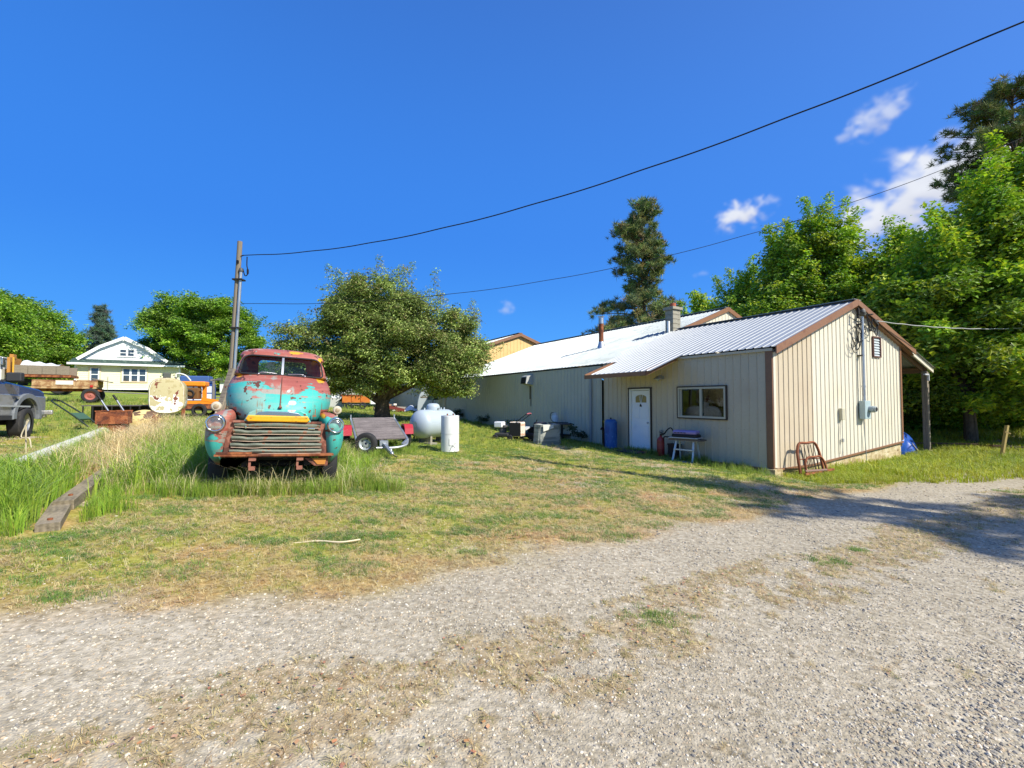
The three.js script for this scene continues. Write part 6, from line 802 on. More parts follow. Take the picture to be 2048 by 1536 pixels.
// ================= trees =================
const leafMat = (c, tr = 0.42) => new THREE.MeshPhysicalMaterial({ color: c, roughness: 0.85, transmission: tr, thickness: 0, side: THREE.DoubleSide, ior: 1.3 });
const bark = std(0xffffff, 0.95, { map: tex(256, 256, (u, v) => { const n = fbm(u * 6, v * 24, 4, 6) * 70 + (vn(u * 64, v * 64, 64) - 0.5) * 26; return [58 + n, 48 + n * 0.9, 38 + n * 0.78]; }, true, 0.6), bumpMap: grainN, bumpScale: 0.02 });
const barkPine = std(0xffffff, 0.95, { map: tex(256, 256, (u, v) => { const n = fbm(u * 16, v * 8, 4, 8) * 60; return [70 + n, 54 + n * 0.8, 42 + n * 0.64]; }, true, 0.6), bumpMap: grainN, bumpScale: 0.02 });
// a spray of leaves: n small folded blades round a point
function leafSpray(n, size, spread, seed, narrow = 0.62, droop = 0.3) {
  const R = rnd(seed), pos = [], nor = [];
  for (let i = 0; i < n; i++) {
    const c = V((R() - 0.5), (R() - 0.5) * 0.6, (R() - 0.5)).multiplyScalar(2 * spread), a = R() * 6.283, dir = V(Math.cos(a), -droop + (R() - 0.5) * 0.9, Math.sin(a)).normalize(), side = dir.clone().cross(V(0, 1, 0)).normalize(), up = side.clone().cross(dir), s = size * (0.7 + 0.6 * R()), roll = (R() - 0.5) * 1.2; side.multiplyScalar(Math.cos(roll)).addScaledVector(up, Math.sin(roll));
    const q = [c, c.clone().addScaledVector(dir, s * 0.5).addScaledVector(side, s * narrow * 0.5).addScaledVector(up, s * 0.1), c.clone().addScaledVector(dir, s).addScaledVector(up, -s * 0.12), c.clone().addScaledVector(dir, s * 0.5).addScaledVector(side, -s * narrow * 0.5).addScaledVector(up, s * 0.1)];
    for (const [x, y, z] of [[0, 1, 2], [0, 2, 3]]) { const e = q[y].clone().sub(q[x]).cross(q[z].clone().sub(q[x])).normalize(); for (const k of [x, y, z]) { pos.push(q[k].x, q[k].y, q[k].z); nor.push(e.x, e.y, e.z); } }
  }
  const g = new THREE.BufferGeometry(); g.setAttribute('position', new THREE.Float32BufferAttribute(pos, 3)); g.setAttribute('normal', new THREE.Float32BufferAttribute(nor, 3)); g.setAttribute('uv', new THREE.Float32BufferAttribute(new Float32Array(pos.length / 3 * 2), 2)); return g;
}
// a tuft of needles
function needleTuft(n, len, seed) {
  const R = rnd(seed), pos = [], nor = [];
  for (let i = 0; i < n; i++) { const d = V(R() - 0.5, R() * 0.9 - 0.2, R() - 0.5).normalize(), s = d.clone().cross(V(R() - 0.5, R() - 0.5, R() - 0.5)).normalize(), L = len * (0.7 + 0.5 * R()), w = len * 0.05, b = d.clone().multiplyScalar(len * 0.08); const q = [b.clone().addScaledVector(s, -w), b.clone().addScaledVector(s, w), d.clone().multiplyScalar(L)], e = q[1].clone().sub(q[0]).cross(q[2].clone().sub(q[0])).normalize(); for (const k of q) { pos.push(k.x, k.y, k.z); nor.push(e.x, e.y, e.z); } }
  const g = new THREE.BufferGeometry(); g.setAttribute('position', new THREE.Float32BufferAttribute(pos, 3)); g.setAttribute('normal', new THREE.Float32BufferAttribute(nor, 3)); g.setAttribute('uv', new THREE.Float32BufferAttribute(new Float32Array(pos.length / 3 * 2), 2)); return g;
}
function scatter(name, geo, mat, list, parent) { // list of [x, y, z, scale, yaw, pitch, [r, g, b]]
  const m = new THREE.InstancedMesh(geo, mat, list.length), d = new THREE.Object3D(), c = new THREE.Color(); m.name = name; m.castShadow = m.receiveShadow = true;
  list.forEach(([x, y, z, s, yaw, pit, col], i) => { d.position.set(x, y, z); d.rotation.set(pit, yaw, 0, 'YXZ'); if (Array.isArray(s)) d.scale.set(...s); else d.scale.setScalar(s); d.updateMatrix(); m.setMatrixAt(i, d.matrix); if (col) m.setColorAt(i, c.setRGB(...col)); });
  m.userData.kind = 'stuff'; parent.add(m); return m;
}
function limb(a, b, r0, r1, bow, R, n = 10) { const mid = a.clone().lerp(b, 0.5).add(V((R() - 0.5) * bow, bow * 0.35 + (R() - 0.5) * bow * 0.4, (R() - 0.5) * bow)), c = new THREE.CatmullRomCurve3([a, mid, b]), P = c.getSpacedPoints(n), g = new THREE.TubeGeometry(c, n, 1, 8), p = g.attributes.position; for (let i = 0; i <= n; i++) for (let j = 0; j <= 8; j++) { const k = i * 9 + j, r = mix(r0, r1, i / n), o = P[i]; p.setXYZ(k, o.x + (p.getX(k) - o.x) * r, o.y + (p.getY(k) - o.y) * r, o.z + (p.getZ(k) - o.z) * r); } g.computeVertexNormals(); return g; }
// broadleaf tree; lobes [dx, dy, dz, rx, ry, rz] from the base
function broadleaf(o) {
  const R = rnd(o.seed), T = thing(o.name, o.label, o.category || 'tree', [o.at.x, ground(o.at.x, o.at.z) - 0.05, o.at.z], 0, o.group), tr = [], th = o.trunkH, lean = o.lean || [0, 0];
  const fork = V(lean[0] * th, th, lean[1] * th), tr0 = [limb(V(0, -0.2, 0), fork, o.r * 1.15, o.r * 0.72, 0.2, R, 10)];
  for (const [x, y, z, rx, ry, rz] of o.lobes) { const c = V(x, y, z), e = fork.clone().lerp(c, 0.9); tr.push(limb(fork.clone().add(V((R() - 0.5) * o.r, -R() * 0.3, (R() - 0.5) * o.r)), e, o.r * 0.5, o.r * 0.16, 0.6, R, 8)); for (let k = 0; k < (o.twigs || 5); k++) { const a = R() * 6.283, q = c.clone().add(V(Math.cos(a) * rx * (0.5 + R() * 0.45), (R() - 0.4) * ry * 1.3, Math.sin(a) * rz * (0.5 + R() * 0.45))); tr.push(limb(e.clone().lerp(fork, R() * 0.4), q, o.r * 0.16, o.r * 0.03, 0.4, R, 5)); } }
  part('trunk', [...tr0, ...tr], o.bark || bark, T);
  const list = [], vol = o.lobes.map((l) => Math.pow(l[3] * l[4] * l[5], 0.62)), tot = vol.reduce((a, b) => a + b, 0);
  o.lobes.forEach(([x, y, z, rx, ry, rz], li) => {
    const nb = Math.max(6, Math.round(o.boughs * vol[li] / tot)), per = Math.round(o.n * vol[li] / tot / nb);
    for (let b = 0; b < nb; b++) { // boughs: flattened clusters near the lobe's surface, some inside
      const u = R() * 2 - 1, a = R() * 6.283, q = Math.sqrt(1 - u * u), rr = R() < 0.75 ? 0.72 + 0.32 * R() : 0.25 + 0.5 * R(), cx = x + Math.cos(a) * q * rx * rr, cy = y + u * ry * rr, cz = z + Math.sin(a) * q * rz * rr, sz = o.bough * (0.6 + 0.8 * R()), shade = R(), out = V(Math.cos(a) * q, u * 0.6 + 0.1, Math.sin(a) * q);
      for (let k = 0; k < per; k++) { const g1 = (R() + R() + R() - 1.5) * 1.15, g2 = (R() + R() + R() - 1.5) * 1.15, g3 = (R() + R() + R() - 1.5) * 0.62, e = o.spiky && R() < 0.16 ? R() * sz * 1.5 : 0; const v = R(); const col = o.colors[Math.floor(R() * o.colors.length)].map((c) => c * (0.62 + 0.55 * shade + 0.5 * (v - 0.5))); list.push([cx + g1 * sz + out.x * e, cy + g3 * sz + out.y * e - 0.1 * (g1 * g1 + g2 * g2) * sz, cz + g2 * sz + out.z * e, 0.7 + 0.6 * R(), R() * 6.283, (R() - 0.5) * 0.9, col]); }
    }
  });
  for (let q = 0; q < (o.shoots || 0); q++) { // leading shoots that stand out of the crown
    const l = o.lobes[Math.floor(R() * o.lobes.length)], a = R() * 6.283, k = Math.sqrt(R()) * 0.8, u = Math.sqrt(1 - k * k), x = l[0] + Math.cos(a) * k * l[3], z = l[2] + Math.sin(a) * k * l[5], y = l[1] + u * l[4] * 0.95, L = 0.7 + 1.1 * R(), tx = Math.cos(a) * 0.35, tz = Math.sin(a) * 0.35;
    for (let i = 0; i < 26; i++) { const t = i / 26, w = 0.3 * (1 - t) + 0.05; list.push([x + tx * t * L + (R() - 0.5) * w * 2, y + t * L, z + tz * t * L + (R() - 0.5) * w * 2, 0.65 + 0.4 * R(), R() * 6.283, (R() - 0.5) * 0.9, o.colors[Math.floor(R() * o.colors.length)].map((c) => c * (0.9 + 0.3 * R()))]); }
  }
  scatter('crown', leafSpray(o.leaves || 8, o.leaf, o.leaf * (o.spread || 1.3), o.seed + 9, o.narrow || 0.75, o.droop ?? 0.3), leafMat(0xffffff, o.trans ?? 0.42), list.filter((l) => l[1] > (o.minY || 0.3)), T); return T;
}
// conifer; prof(t) = branch length at height share t, dens = tufts per metre of branch
function conifer(o) {
  const R = rnd(o.seed), T = thing(o.name, o.label, 'tree', [o.at.x, ground(o.at.x, o.at.z) - 0.05, o.at.z], 0, o.group), H = o.H, w = [limb(V(0, -0.2, 0), V(o.lean || 0, H, 0), o.r, 0.04, 0.3, R, 16)], list = [];
  for (let k = 0; k < o.branches; k++) {
    const t = o.t0 + (1 - o.t0) * Math.pow((k + R()) / o.branches, 0.9), y = t * H, a = R() * 6.283, L = o.prof(t, a) * (0.55 + 0.6 * R()); if (L < 0.15) continue; const rise = o.rise * (0.3 + R()) * (t - 0.25), b = V((o.lean || 0) * t, y, 0), e = b.clone().add(V(Math.cos(a) * L, rise * L - 0.12 * L * (1 - t), Math.sin(a) * L)); if (L > 0.5) w.push(limb(b, e, 0.05 + 0.012 * L * (1 - t), 0.012, 0.12 * L, R, 5));
    const n = Math.max(3, Math.round(L * o.dens)); for (let i = 0; i < n; i++) { const s = mix(o.inner, 1.04, Math.pow((i + R()) / n, 0.75)), j = o.puff * (0.5 + R()), col = o.colors[Math.floor(R() * o.colors.length)].map((c) => c * (0.75 + 0.5 * R())); list.push([mix(b.x, e.x, s) + (R() - 0.5) * j, mix(b.y, e.y, s) + 0.1 * L * Math.sin(s * 3) + (R() - 0.35) * j * 0.8, mix(b.z, e.z, s) + (R() - 0.5) * j, 0.7 + 0.7 * R(), R() * 6.283, (R() - 0.5) * 0.8, col]); }
  }
  part('trunk', w, barkPine, T); scatter('crown', needleTuft(o.needles || 26, o.tuft, o.seed + 5), leafMat(0xffffff, 0.12), list, T); return T;
}
const LIME = [[0.21, 0.411, 0.021], [0.27, 0.458, 0.023], [0.15, 0.316, 0.019], [0.329, 0.49, 0.03]], MAPLE = [[0.256, 0.448, 0.027], [0.361, 0.537, 0.027], [0.18, 0.336, 0.022], [0.513, 0.605, 0.027]], APPLE = [[0.289, 0.399, 0.094], [0.367, 0.478, 0.103], [0.224, 0.32, 0.079], [0.445, 0.532, 0.145], [0.314, 0.294, 0.103]], PINE = [[0.154, 0.216, 0.065], [0.239, 0.267, 0.086], [0.112, 0.165, 0.06], [0.281, 0.28, 0.098]], SPRUCE = [[0.084, 0.14, 0.084], [0.112, 0.168, 0.105]];
{ // the apple tree in the yard
  const b = onGround(775, 838); b.z += 1.2; b.x += 0.05;
  broadleaf({ name: 'apple_tree', label: 'broad old apple tree with grey-green leaves in the middle of the yard', at: b, seed: 21, trunkH: 1.3, r: 0.42, bough: 0.5, boughs: 420, shoots: 22, n: 27000, leaf: 0.125, leaves: 9, spread: 1.5, narrow: 0.5, spiky: true, colors: APPLE, trans: 0.28, twigs: 7, minY: 1.35,
    lobes: [[-0.6, 4.7, 0, 2.5, 2.9, 2.5], [0.4, 5.9, 0, 1.2, 1.3, 1.3], [-1.7, 5.7, 0, 1.1, 1.2, 1.2], [-2.6, 3.5, 0.4, 2.3, 2.1, 2.2], [1.6, 4.2, 0.3, 2.3, 2.3, 2.3], [3.2, 3.6, -0.3, 1.75, 2.4, 2.0], [-3.3, 2.8, -0.2, 1.5, 1.6, 1.7], [0.3, 2.9, 1.3, 2.6, 1.3, 1.4], [3.9, 3.0, 0, 1.3, 1.6, 1.5]] });
}
{ // left: round maple, lime-green street trees, spruce
  const m = atDepth(405, 770, 53); broadleaf({ name: 'round_maple', label: 'dense round bright green maple beside the white house', at: m, seed: 31, trunkH: 2.4, r: 0.5, bough: 0.75, boughs: 300, n: 11500, leaf: 0.22, leaves: 10, spread: 1.5, colors: LIME, minY: 1.6, lobes: [[0, 7.0, 0, 5.6, 4.4, 5], [-3.4, 6.6, 0, 3.6, 3.8, 4], [3.9, 5.4, 0.5, 3.3, 3.6, 4], [0.6, 9.2, 0, 3.8, 2.3, 3.8], [-2.6, 9.2, 0, 3.1, 2.2, 3.2]] });
  const a = atDepth(45, 770, 54); broadleaf({ name: 'lime_tree', label: 'wide yellow-green tree behind the dump truck', at: a, seed: 41, trunkH: 2, r: 0.4, bough: 1.1, boughs: 230, n: 11000, leaf: 0.22, leaves: 10, spread: 1.5, colors: LIME, minY: 1, lobes: [[0, 5.6, 0, 5.4, 4.2, 4], [3.6, 4.2, 1, 3.0, 3.0, 3], [-4.5, 7.0, 0, 4.4, 4.4, 3.4], [-1, 8.2, 0, 3.6, 2.4, 3]] });
  const c = atDepth(-120, 770, 40); broadleaf({ name: 'lime_tree', label: 'tall yellow-green tree at the far left beyond the pickup', at: c, seed: 43, trunkH: 2, r: 0.45, bough: 1.2, boughs: 190, n: 8000, leaf: 0.23, leaves: 10, spread: 1.5, colors: LIME, minY: 1, lobes: [[0, 5.4, 0, 4.8, 4.0, 4], [3.2, 5.2, 0, 3.4, 3.2, 3.4]] });
  const s = atDepth(200, 760, 66); conifer({ name: 'far_spruce', label: 'grey-green spruce rising behind the white house', at: s, seed: 47, H: 11.5, r: 0.3, t0: 0.1, branches: 210, prof: (t) => 3.4 * (1 - t) + 0.5, rise: 0.5, dens: 4, inner: 0.25, puff: 0.5, tuft: 0.55, colors: SPRUCE });
  const hz = [[30, 100, 7, 5], [120, 90, 6, 5], [430, 80, 5, 5], [520, 85, 5.5, 6], [600, 95, 7, 7], [690, 95, 6, 7], [770, 110, 7, 7], [850, 110, 6, 6], [330, 78, 4.5, 4], [-60, 90, 8, 7]];
  hz.forEach(([px, d, h, r], k) => { const p = atDepth(px, 770, d); broadleaf({ name: 'background_tree', label: 'low bushy distant tree ' + ['behind the dump truck cab', 'between dump truck and white house', 'just right of the round maple', 'behind the utility pole', 'seen through the cab window of the truck', 'behind the white cargo box', 'behind the grey camper', 'behind the far shed wall', 'right behind the white house', 'beyond the far left tree'][k], at: p, group: 'distant trees behind the yard', seed: 300 + k, trunkH: 1.5, r: 0.3, bough: 1.2, boughs: 60, n: 1800, leaf: 0.4, leaves: 9, spread: 1.5, colors: k % 3 ? MAPLE : LIME, minY: 0.2, twigs: 2, lobes: [[0, h * 0.55, 0, r, h * 0.45, r], [r * 0.6, h * 0.42, 0, r * 0.7, h * 0.36, r * 0.7]] }); });
}
{ // pine behind the warehouse
  const p = atDepth(1288, 760, 44); const pr = curve([[0, 0], [0.28, 0.3], [0.32, 4.6], [0.42, 4.4], [0.46, 3.2], [0.5, 4.2], [0.54, 2.0], [0.6, 1.5], [0.64, 2.6], [0.7, 3.0], [0.76, 2.4], [0.82, 2.6], [0.88, 1.7], [0.95, 1.6], [1, 0.9]]);
  conifer({ name: 'lone_pine', label: 'tall narrow pine standing alone behind the warehouse roof', at: p, seed: 61, H: 21.2, r: 0.42, t0: 0.3, branches: 190, prof: (t, a) => 1.12 * pr(t) * (0.75 + 0.45 * Math.max(0, Math.cos(a * 1 - 2.6)) * (t < 0.5 ? 1 : 0.4)), rise: 0.75, dens: 7, inner: 0.35, puff: 0.75, tuft: 0.44, needles: 34, colors: PINE });
}
{ // right: maples and the big pine
  const mp = (px, d, seed, H, W, label, lobes, n = 9000, extra = {}) => broadleaf({ name: 'maple_tree', label, at: atDepth(px, 800, d), seed, trunkH: H * 0.24, r: 0.12 + H * 0.008, bough: 0.58, boughs: 260, shoots: 26, n, leaf: 0.18, leaves: 10, spread: 1.5, spiky: true, colors: MAPLE, minY: 1.2, lobes: lobes.map(([x, y, z, rx, ry, rz]) => [x * W, y * H, z * W, rx * W, ry * H, rz * W]), ...extra });
  const std5 = [[0, 0.5, 0, 0.62, 0.26, 0.62], [-0.42, 0.46, 0.1, 0.5, 0.24, 0.5], [0.42, 0.46, 0.1, 0.5, 0.24, 0.5], [0, 0.74, 0, 0.46, 0.2, 0.46], [0.12, 0.87, 0, 0.22, 0.14, 0.22]];
  mp(1400, 33, 71, 8.8, 3.4, 'small maple peeping over the warehouse ridge beside the pine', std5, 4500);
  mp(1478, 30, 72, 9.8, 2.5, 'slim maple behind the warehouse front gable', std5, 4500);
  mp(1562, 27.5, 79, 11.4, 2.5, 'slender pointed maple between the warehouse gable and the workshop ridge', std5, 5500);
  mp(1640, 26, 73, 12.6, 3.7, 'tall maple with pointed top behind the workshop ridge', [[0, 0.42, 0, 0.7, 0.24, 0.7], [-0.5, 0.5, 0, 0.45, 0.2, 0.45], [0.45, 0.5, 0.1, 0.5, 0.22, 0.5], [0.05, 0.68, 0, 0.5, 0.17, 0.5], [0.15, 0.84, 0, 0.3, 0.14, 0.3], [-0.3, 0.74, 0, 0.2, 0.13, 0.2], [0.42, 0.8, 0, 0.18, 0.12, 0.18]], 9500);
  mp(1785, 25, 74, 10.6, 3.4, 'leafy maple right behind the workshop gable peak', std5, 9500);
  mp(1940, 18.2, 75, 10.8, 3.7, 'large maple with pale trunk beside the lean-to post', [[0.1, 0.34, 0, 0.8, 0.2, 0.8], [-0.45, 0.48, 0, 0.55, 0.16, 0.6], [0.45, 0.55, 0, 0.6, 0.2, 0.7], [0.25, 0.74, 0, 0.4, 0.16, 0.5], [-0.3, 0.62, 0, 0.24, 0.12, 0.3], [0.5, 0.2, 0.35, 0.6, 0.1, 0.5]], 13500, { trunkH: 2.2, lean: [-0.05, 0] });
  mp(2120, 19, 76, 12.6, 4.0, 'big maple at the edge of the drive beyond the lean-to', [[-0.1, 0.4, 0, 0.8, 0.22, 0.8], [-0.5, 0.55, 0, 0.6, 0.2, 0.6], [0.4, 0.5, 0, 0.7, 0.24, 0.7], [0, 0.78, 0, 0.6, 0.2, 0.6], [-0.4, 0.24, 0.3, 0.6, 0.14, 0.5]], 12000, { trunkH: 2.2 });
  mp(1880, 24, 77, 8, 4.6, 'broad low maple filling the shade behind the lean-to', [[0, 0.4, 0, 0.8, 0.4, 0.6], [-0.6, 0.35, 0, 0.5, 0.35, 0.5], [0.7, 0.4, 0, 0.6, 0.4, 0.5]], 13000, { minY: 0.1, bough: 0.8, shoots: 0 });
  mp(2050, 23.5, 78, 8.5, 4.6, 'broad low maple behind the shaded board fence', [[0, 0.4, 0, 0.8, 0.4, 0.6], [-0.6, 0.35, 0, 0.5, 0.35, 0.5], [0.7, 0.4, 0, 0.6, 0.4, 0.5]], 13000, { minY: 0.1, bough: 0.8, shoots: 0 });
  const p = atDepth(2045, 760, 27), pr = curve([[0, 0], [0.3, 0], [0.42, 3.6], [0.6, 3.7], [0.75, 3.4], [0.85, 2.8], [0.93, 2.1], [1, 0.7]]);
  conifer({ name: 'great_pine', label: 'great dark pine towering over the maples', at: p, seed: 81, H: 20.4, r: 0.4, t0: 0.35, branches: 185, prof: (t) => pr(t), rise: 0.8, dens: 7.5, inner: 0.35, puff: 0.55, tuft: 0.36, needles: 34, colors: PINE });
  // the tree by the road whose shadow lies across the drive
  const q = V(16.6, 0, -0.9), pr2 = curve([[0, 0], [0.22, 0], [0.3, 3.2], [0.5, 2.7], [0.7, 1.9], [0.85, 1.0], [0.93, 0.4], [1, 0.12]]);
  conifer({ name: 'roadside_pine', label: 'open-branched pine at the roadside casting its shadow over the drive', at: q, seed: 91, H: 14.5, r: 0.24, t0: 0.24, branches: 130, prof: (t) => pr2(t) * 1.5, rise: 0.5, dens: 6, inner: 0.45, puff: 0.35, tuft: 0.3, needles: 22, colors: PINE });
}
{ // shrub at the propane tank, dock weeds along the warehouse wall
  const p = onGround(855, 884); broadleaf({ name: 'tank_shrub', label: 'low bushy green shrub in front of the propane tank', category: 'shrub', at: p, seed: 101, trunkH: 0.15, r: 0.03, bough: 0.16, boughs: 36, n: 900, leaf: 0.08, leaves: 7, spread: 1.2, colors: [[0.06, 0.13, 0.03], [0.09, 0.17, 0.04]], minY: 0, twigs: 3, lobes: [[0, 0.25, 0, 0.42, 0.26, 0.35], [0.3, 0.18, 0.1, 0.26, 0.2, 0.26], [-0.3, 0.2, 0, 0.26, 0.2, 0.26]] });
  for (const [z, k] of [[-7.6, 1], [-12.6, 2], [-16, 3], [-19.5, 4]]) { const q = shedPoint(-0.35, 0, z); broadleaf({ name: 'wall_weed', label: 'dark leafy weed growing at the foot of the warehouse wall', category: 'weed', group: 'weeds along the warehouse wall', at: q, seed: 110 + k, trunkH: 0.1, r: 0.015, bough: 0.14, boughs: 18, n: 330, leaf: 0.07, leaves: 6, spread: 1.3, colors: [[0.05, 0.1, 0.03]], minY: 0, twigs: 3, lobes: [[0, 0.35, 0, 0.3, 0.35, 0.2], [0.25, 0.2, 0, 0.25, 0.2, 0.2]] }); }
}
// ================= pebbles, grass, litter =================
function pebbleGeo(seed) { const g = new THREE.IcosahedronGeometry(1, 0), p = g.attributes.position, R = rnd(seed), m = new Map(); for (let i = 0; i < p.count; i++) { const k = [p.getX(i), p.getY(i), p.getZ(i)].map((v) => v.toFixed(3)).join(); if (!m.has(k)) m.set(k, 0.75 + 0.5 * R()); const s = m.get(k); p.setXYZ(i, p.getX(i) * s, p.getY(i) * s * 0.62, p.getZ(i) * s * 0.85); } g.computeVertexNormals(); return g; }
function tuftGeo(n, h, w, lean, seed, spread) { // curved blades, two segments each
  const R = rnd(seed), pos = [], nor = [];
  for (let i = 0; i < n; i++) { const a = R() * 6.283, b = R() * 6.283, r = R() * spread, x = Math.cos(b) * r, z = Math.sin(b) * r, H = h * (0.55 + 0.6 * R()), l = lean * (0.3 + R()), dx = Math.cos(a), dz = Math.sin(a), sx = -dz * w / 2, sz = dx * w / 2; const p0 = [x, 0, z], p1 = [x + dx * l * H * 0.35, H * 0.62, z + dz * l * H * 0.35], p2 = [x + dx * l * H, H * (1 - 0.25 * l), z + dz * l * H];
    const q = [[p0[0] - sx, 0, p0[2] - sz], [p0[0] + sx, 0, p0[2] + sz], [p1[0] + sx * 0.8, p1[1], p1[2] + sz * 0.8], [p1[0] - sx * 0.8, p1[1], p1[2] - sz * 0.8], p2]; for (const [i0, i1, i2] of [[0, 1, 2], [0, 2, 3], [3, 2, 4]]) { const A = V(...q[i0]), n = V(...q[i1]).sub(A).cross(V(...q[i2]).sub(A)).normalize(); for (const k of [i0, i1, i2]) { pos.push(...q[k]); nor.push(n.x, n.y, n.z); } } }
  const g = new THREE.BufferGeometry(); g.setAttribute('position', new THREE.Float32BufferAttribute(pos, 3)); g.setAttribute('normal', new THREE.Float32BufferAttribute(nor, 3)); g.setAttribute('uv', new THREE.Float32BufferAttribute(new Float32Array(pos.length / 3 * 2), 2)); return g;
}
const stuff = (name, label, cat, geo, mat, list) => { const m = scatter(numbered(name), geo, mat, list, scene); tag(m, label, cat); return m; };
const grassMat = leafMat(0xffffff, 0.5), strawMat = leafMat(0xffffff, 0.4);
const inView = (x, z) => z < -1.2 && Math.abs(x) < 1.32 * -z + 1.2;
const onShed = (x, z) => { const w = wallOut(x, z), al = wallAlong(x, z); return w < 0.06 && w > -7.5 && al < 0.1; };
{ // gravel
  const R = rnd(501), A = [[], [], []], STONE = [[0.42, 0.39, 0.33], [0.33, 0.31, 0.27], [0.24, 0.235, 0.225], [0.5, 0.47, 0.41], [0.37, 0.32, 0.25], [0.19, 0.19, 0.19], [0.44, 0.36, 0.27], [0.58, 0.56, 0.51]];
  const rings = [[1.5, 3.2, 9000, 0.0075], [3.2, 5.5, 5000, 0.0085], [5.5, 9, 1700, 0.011], [9, 15, 300, 0.016]];
  for (const [r0, r1, dens, size] of rings) { const half = 52 * RAD, area = half * (r1 * r1 - r0 * r0), n = Math.round(area * dens); for (let i = 0; i < n; i++) { const r = Math.sqrt(mix(r0 * r0, r1 * r1, R())), a = (R() * 2 - 1) * half, x = Math.sin(a) * r, z = -Math.cos(a) * r, k = cover(x, z), s = k.s, coarse = ss(-1.6, 0.2, s); const want = Math.max(k.road * (0.42 + 0.58 * coarse) * (1 - 0.25 * k.litter), k.patch * 0.65, 0.05); if (R() > want || onShed(x, z)) continue; const big = Math.pow(R(), 5); const sz = size * (0.55 + 0.7 * R() + 1.7 * big) * (0.56 + 0.6 * coarse); const c = STONE[Math.floor(R() * STONE.length)], b = 0.85 + 0.3 * R(), d = 1; A[Math.floor(R() * 3)].push([x, bumpy(x, z) + sz * 0.12, z, [sz, sz * (0.7 + 0.4 * R()), sz], R() * 6.283, (R() - 0.5) * 0.7, c.map((v, q) => v * b * d * [1.05, 0.99, 0.86][q])]); } }
  A.forEach((l, i) => stuff('gravel', 'loose pale and grey gravel stones covering the drive', 'gravel', pebbleGeo(510 + i), std(0xffffff, 0.9), l));
}
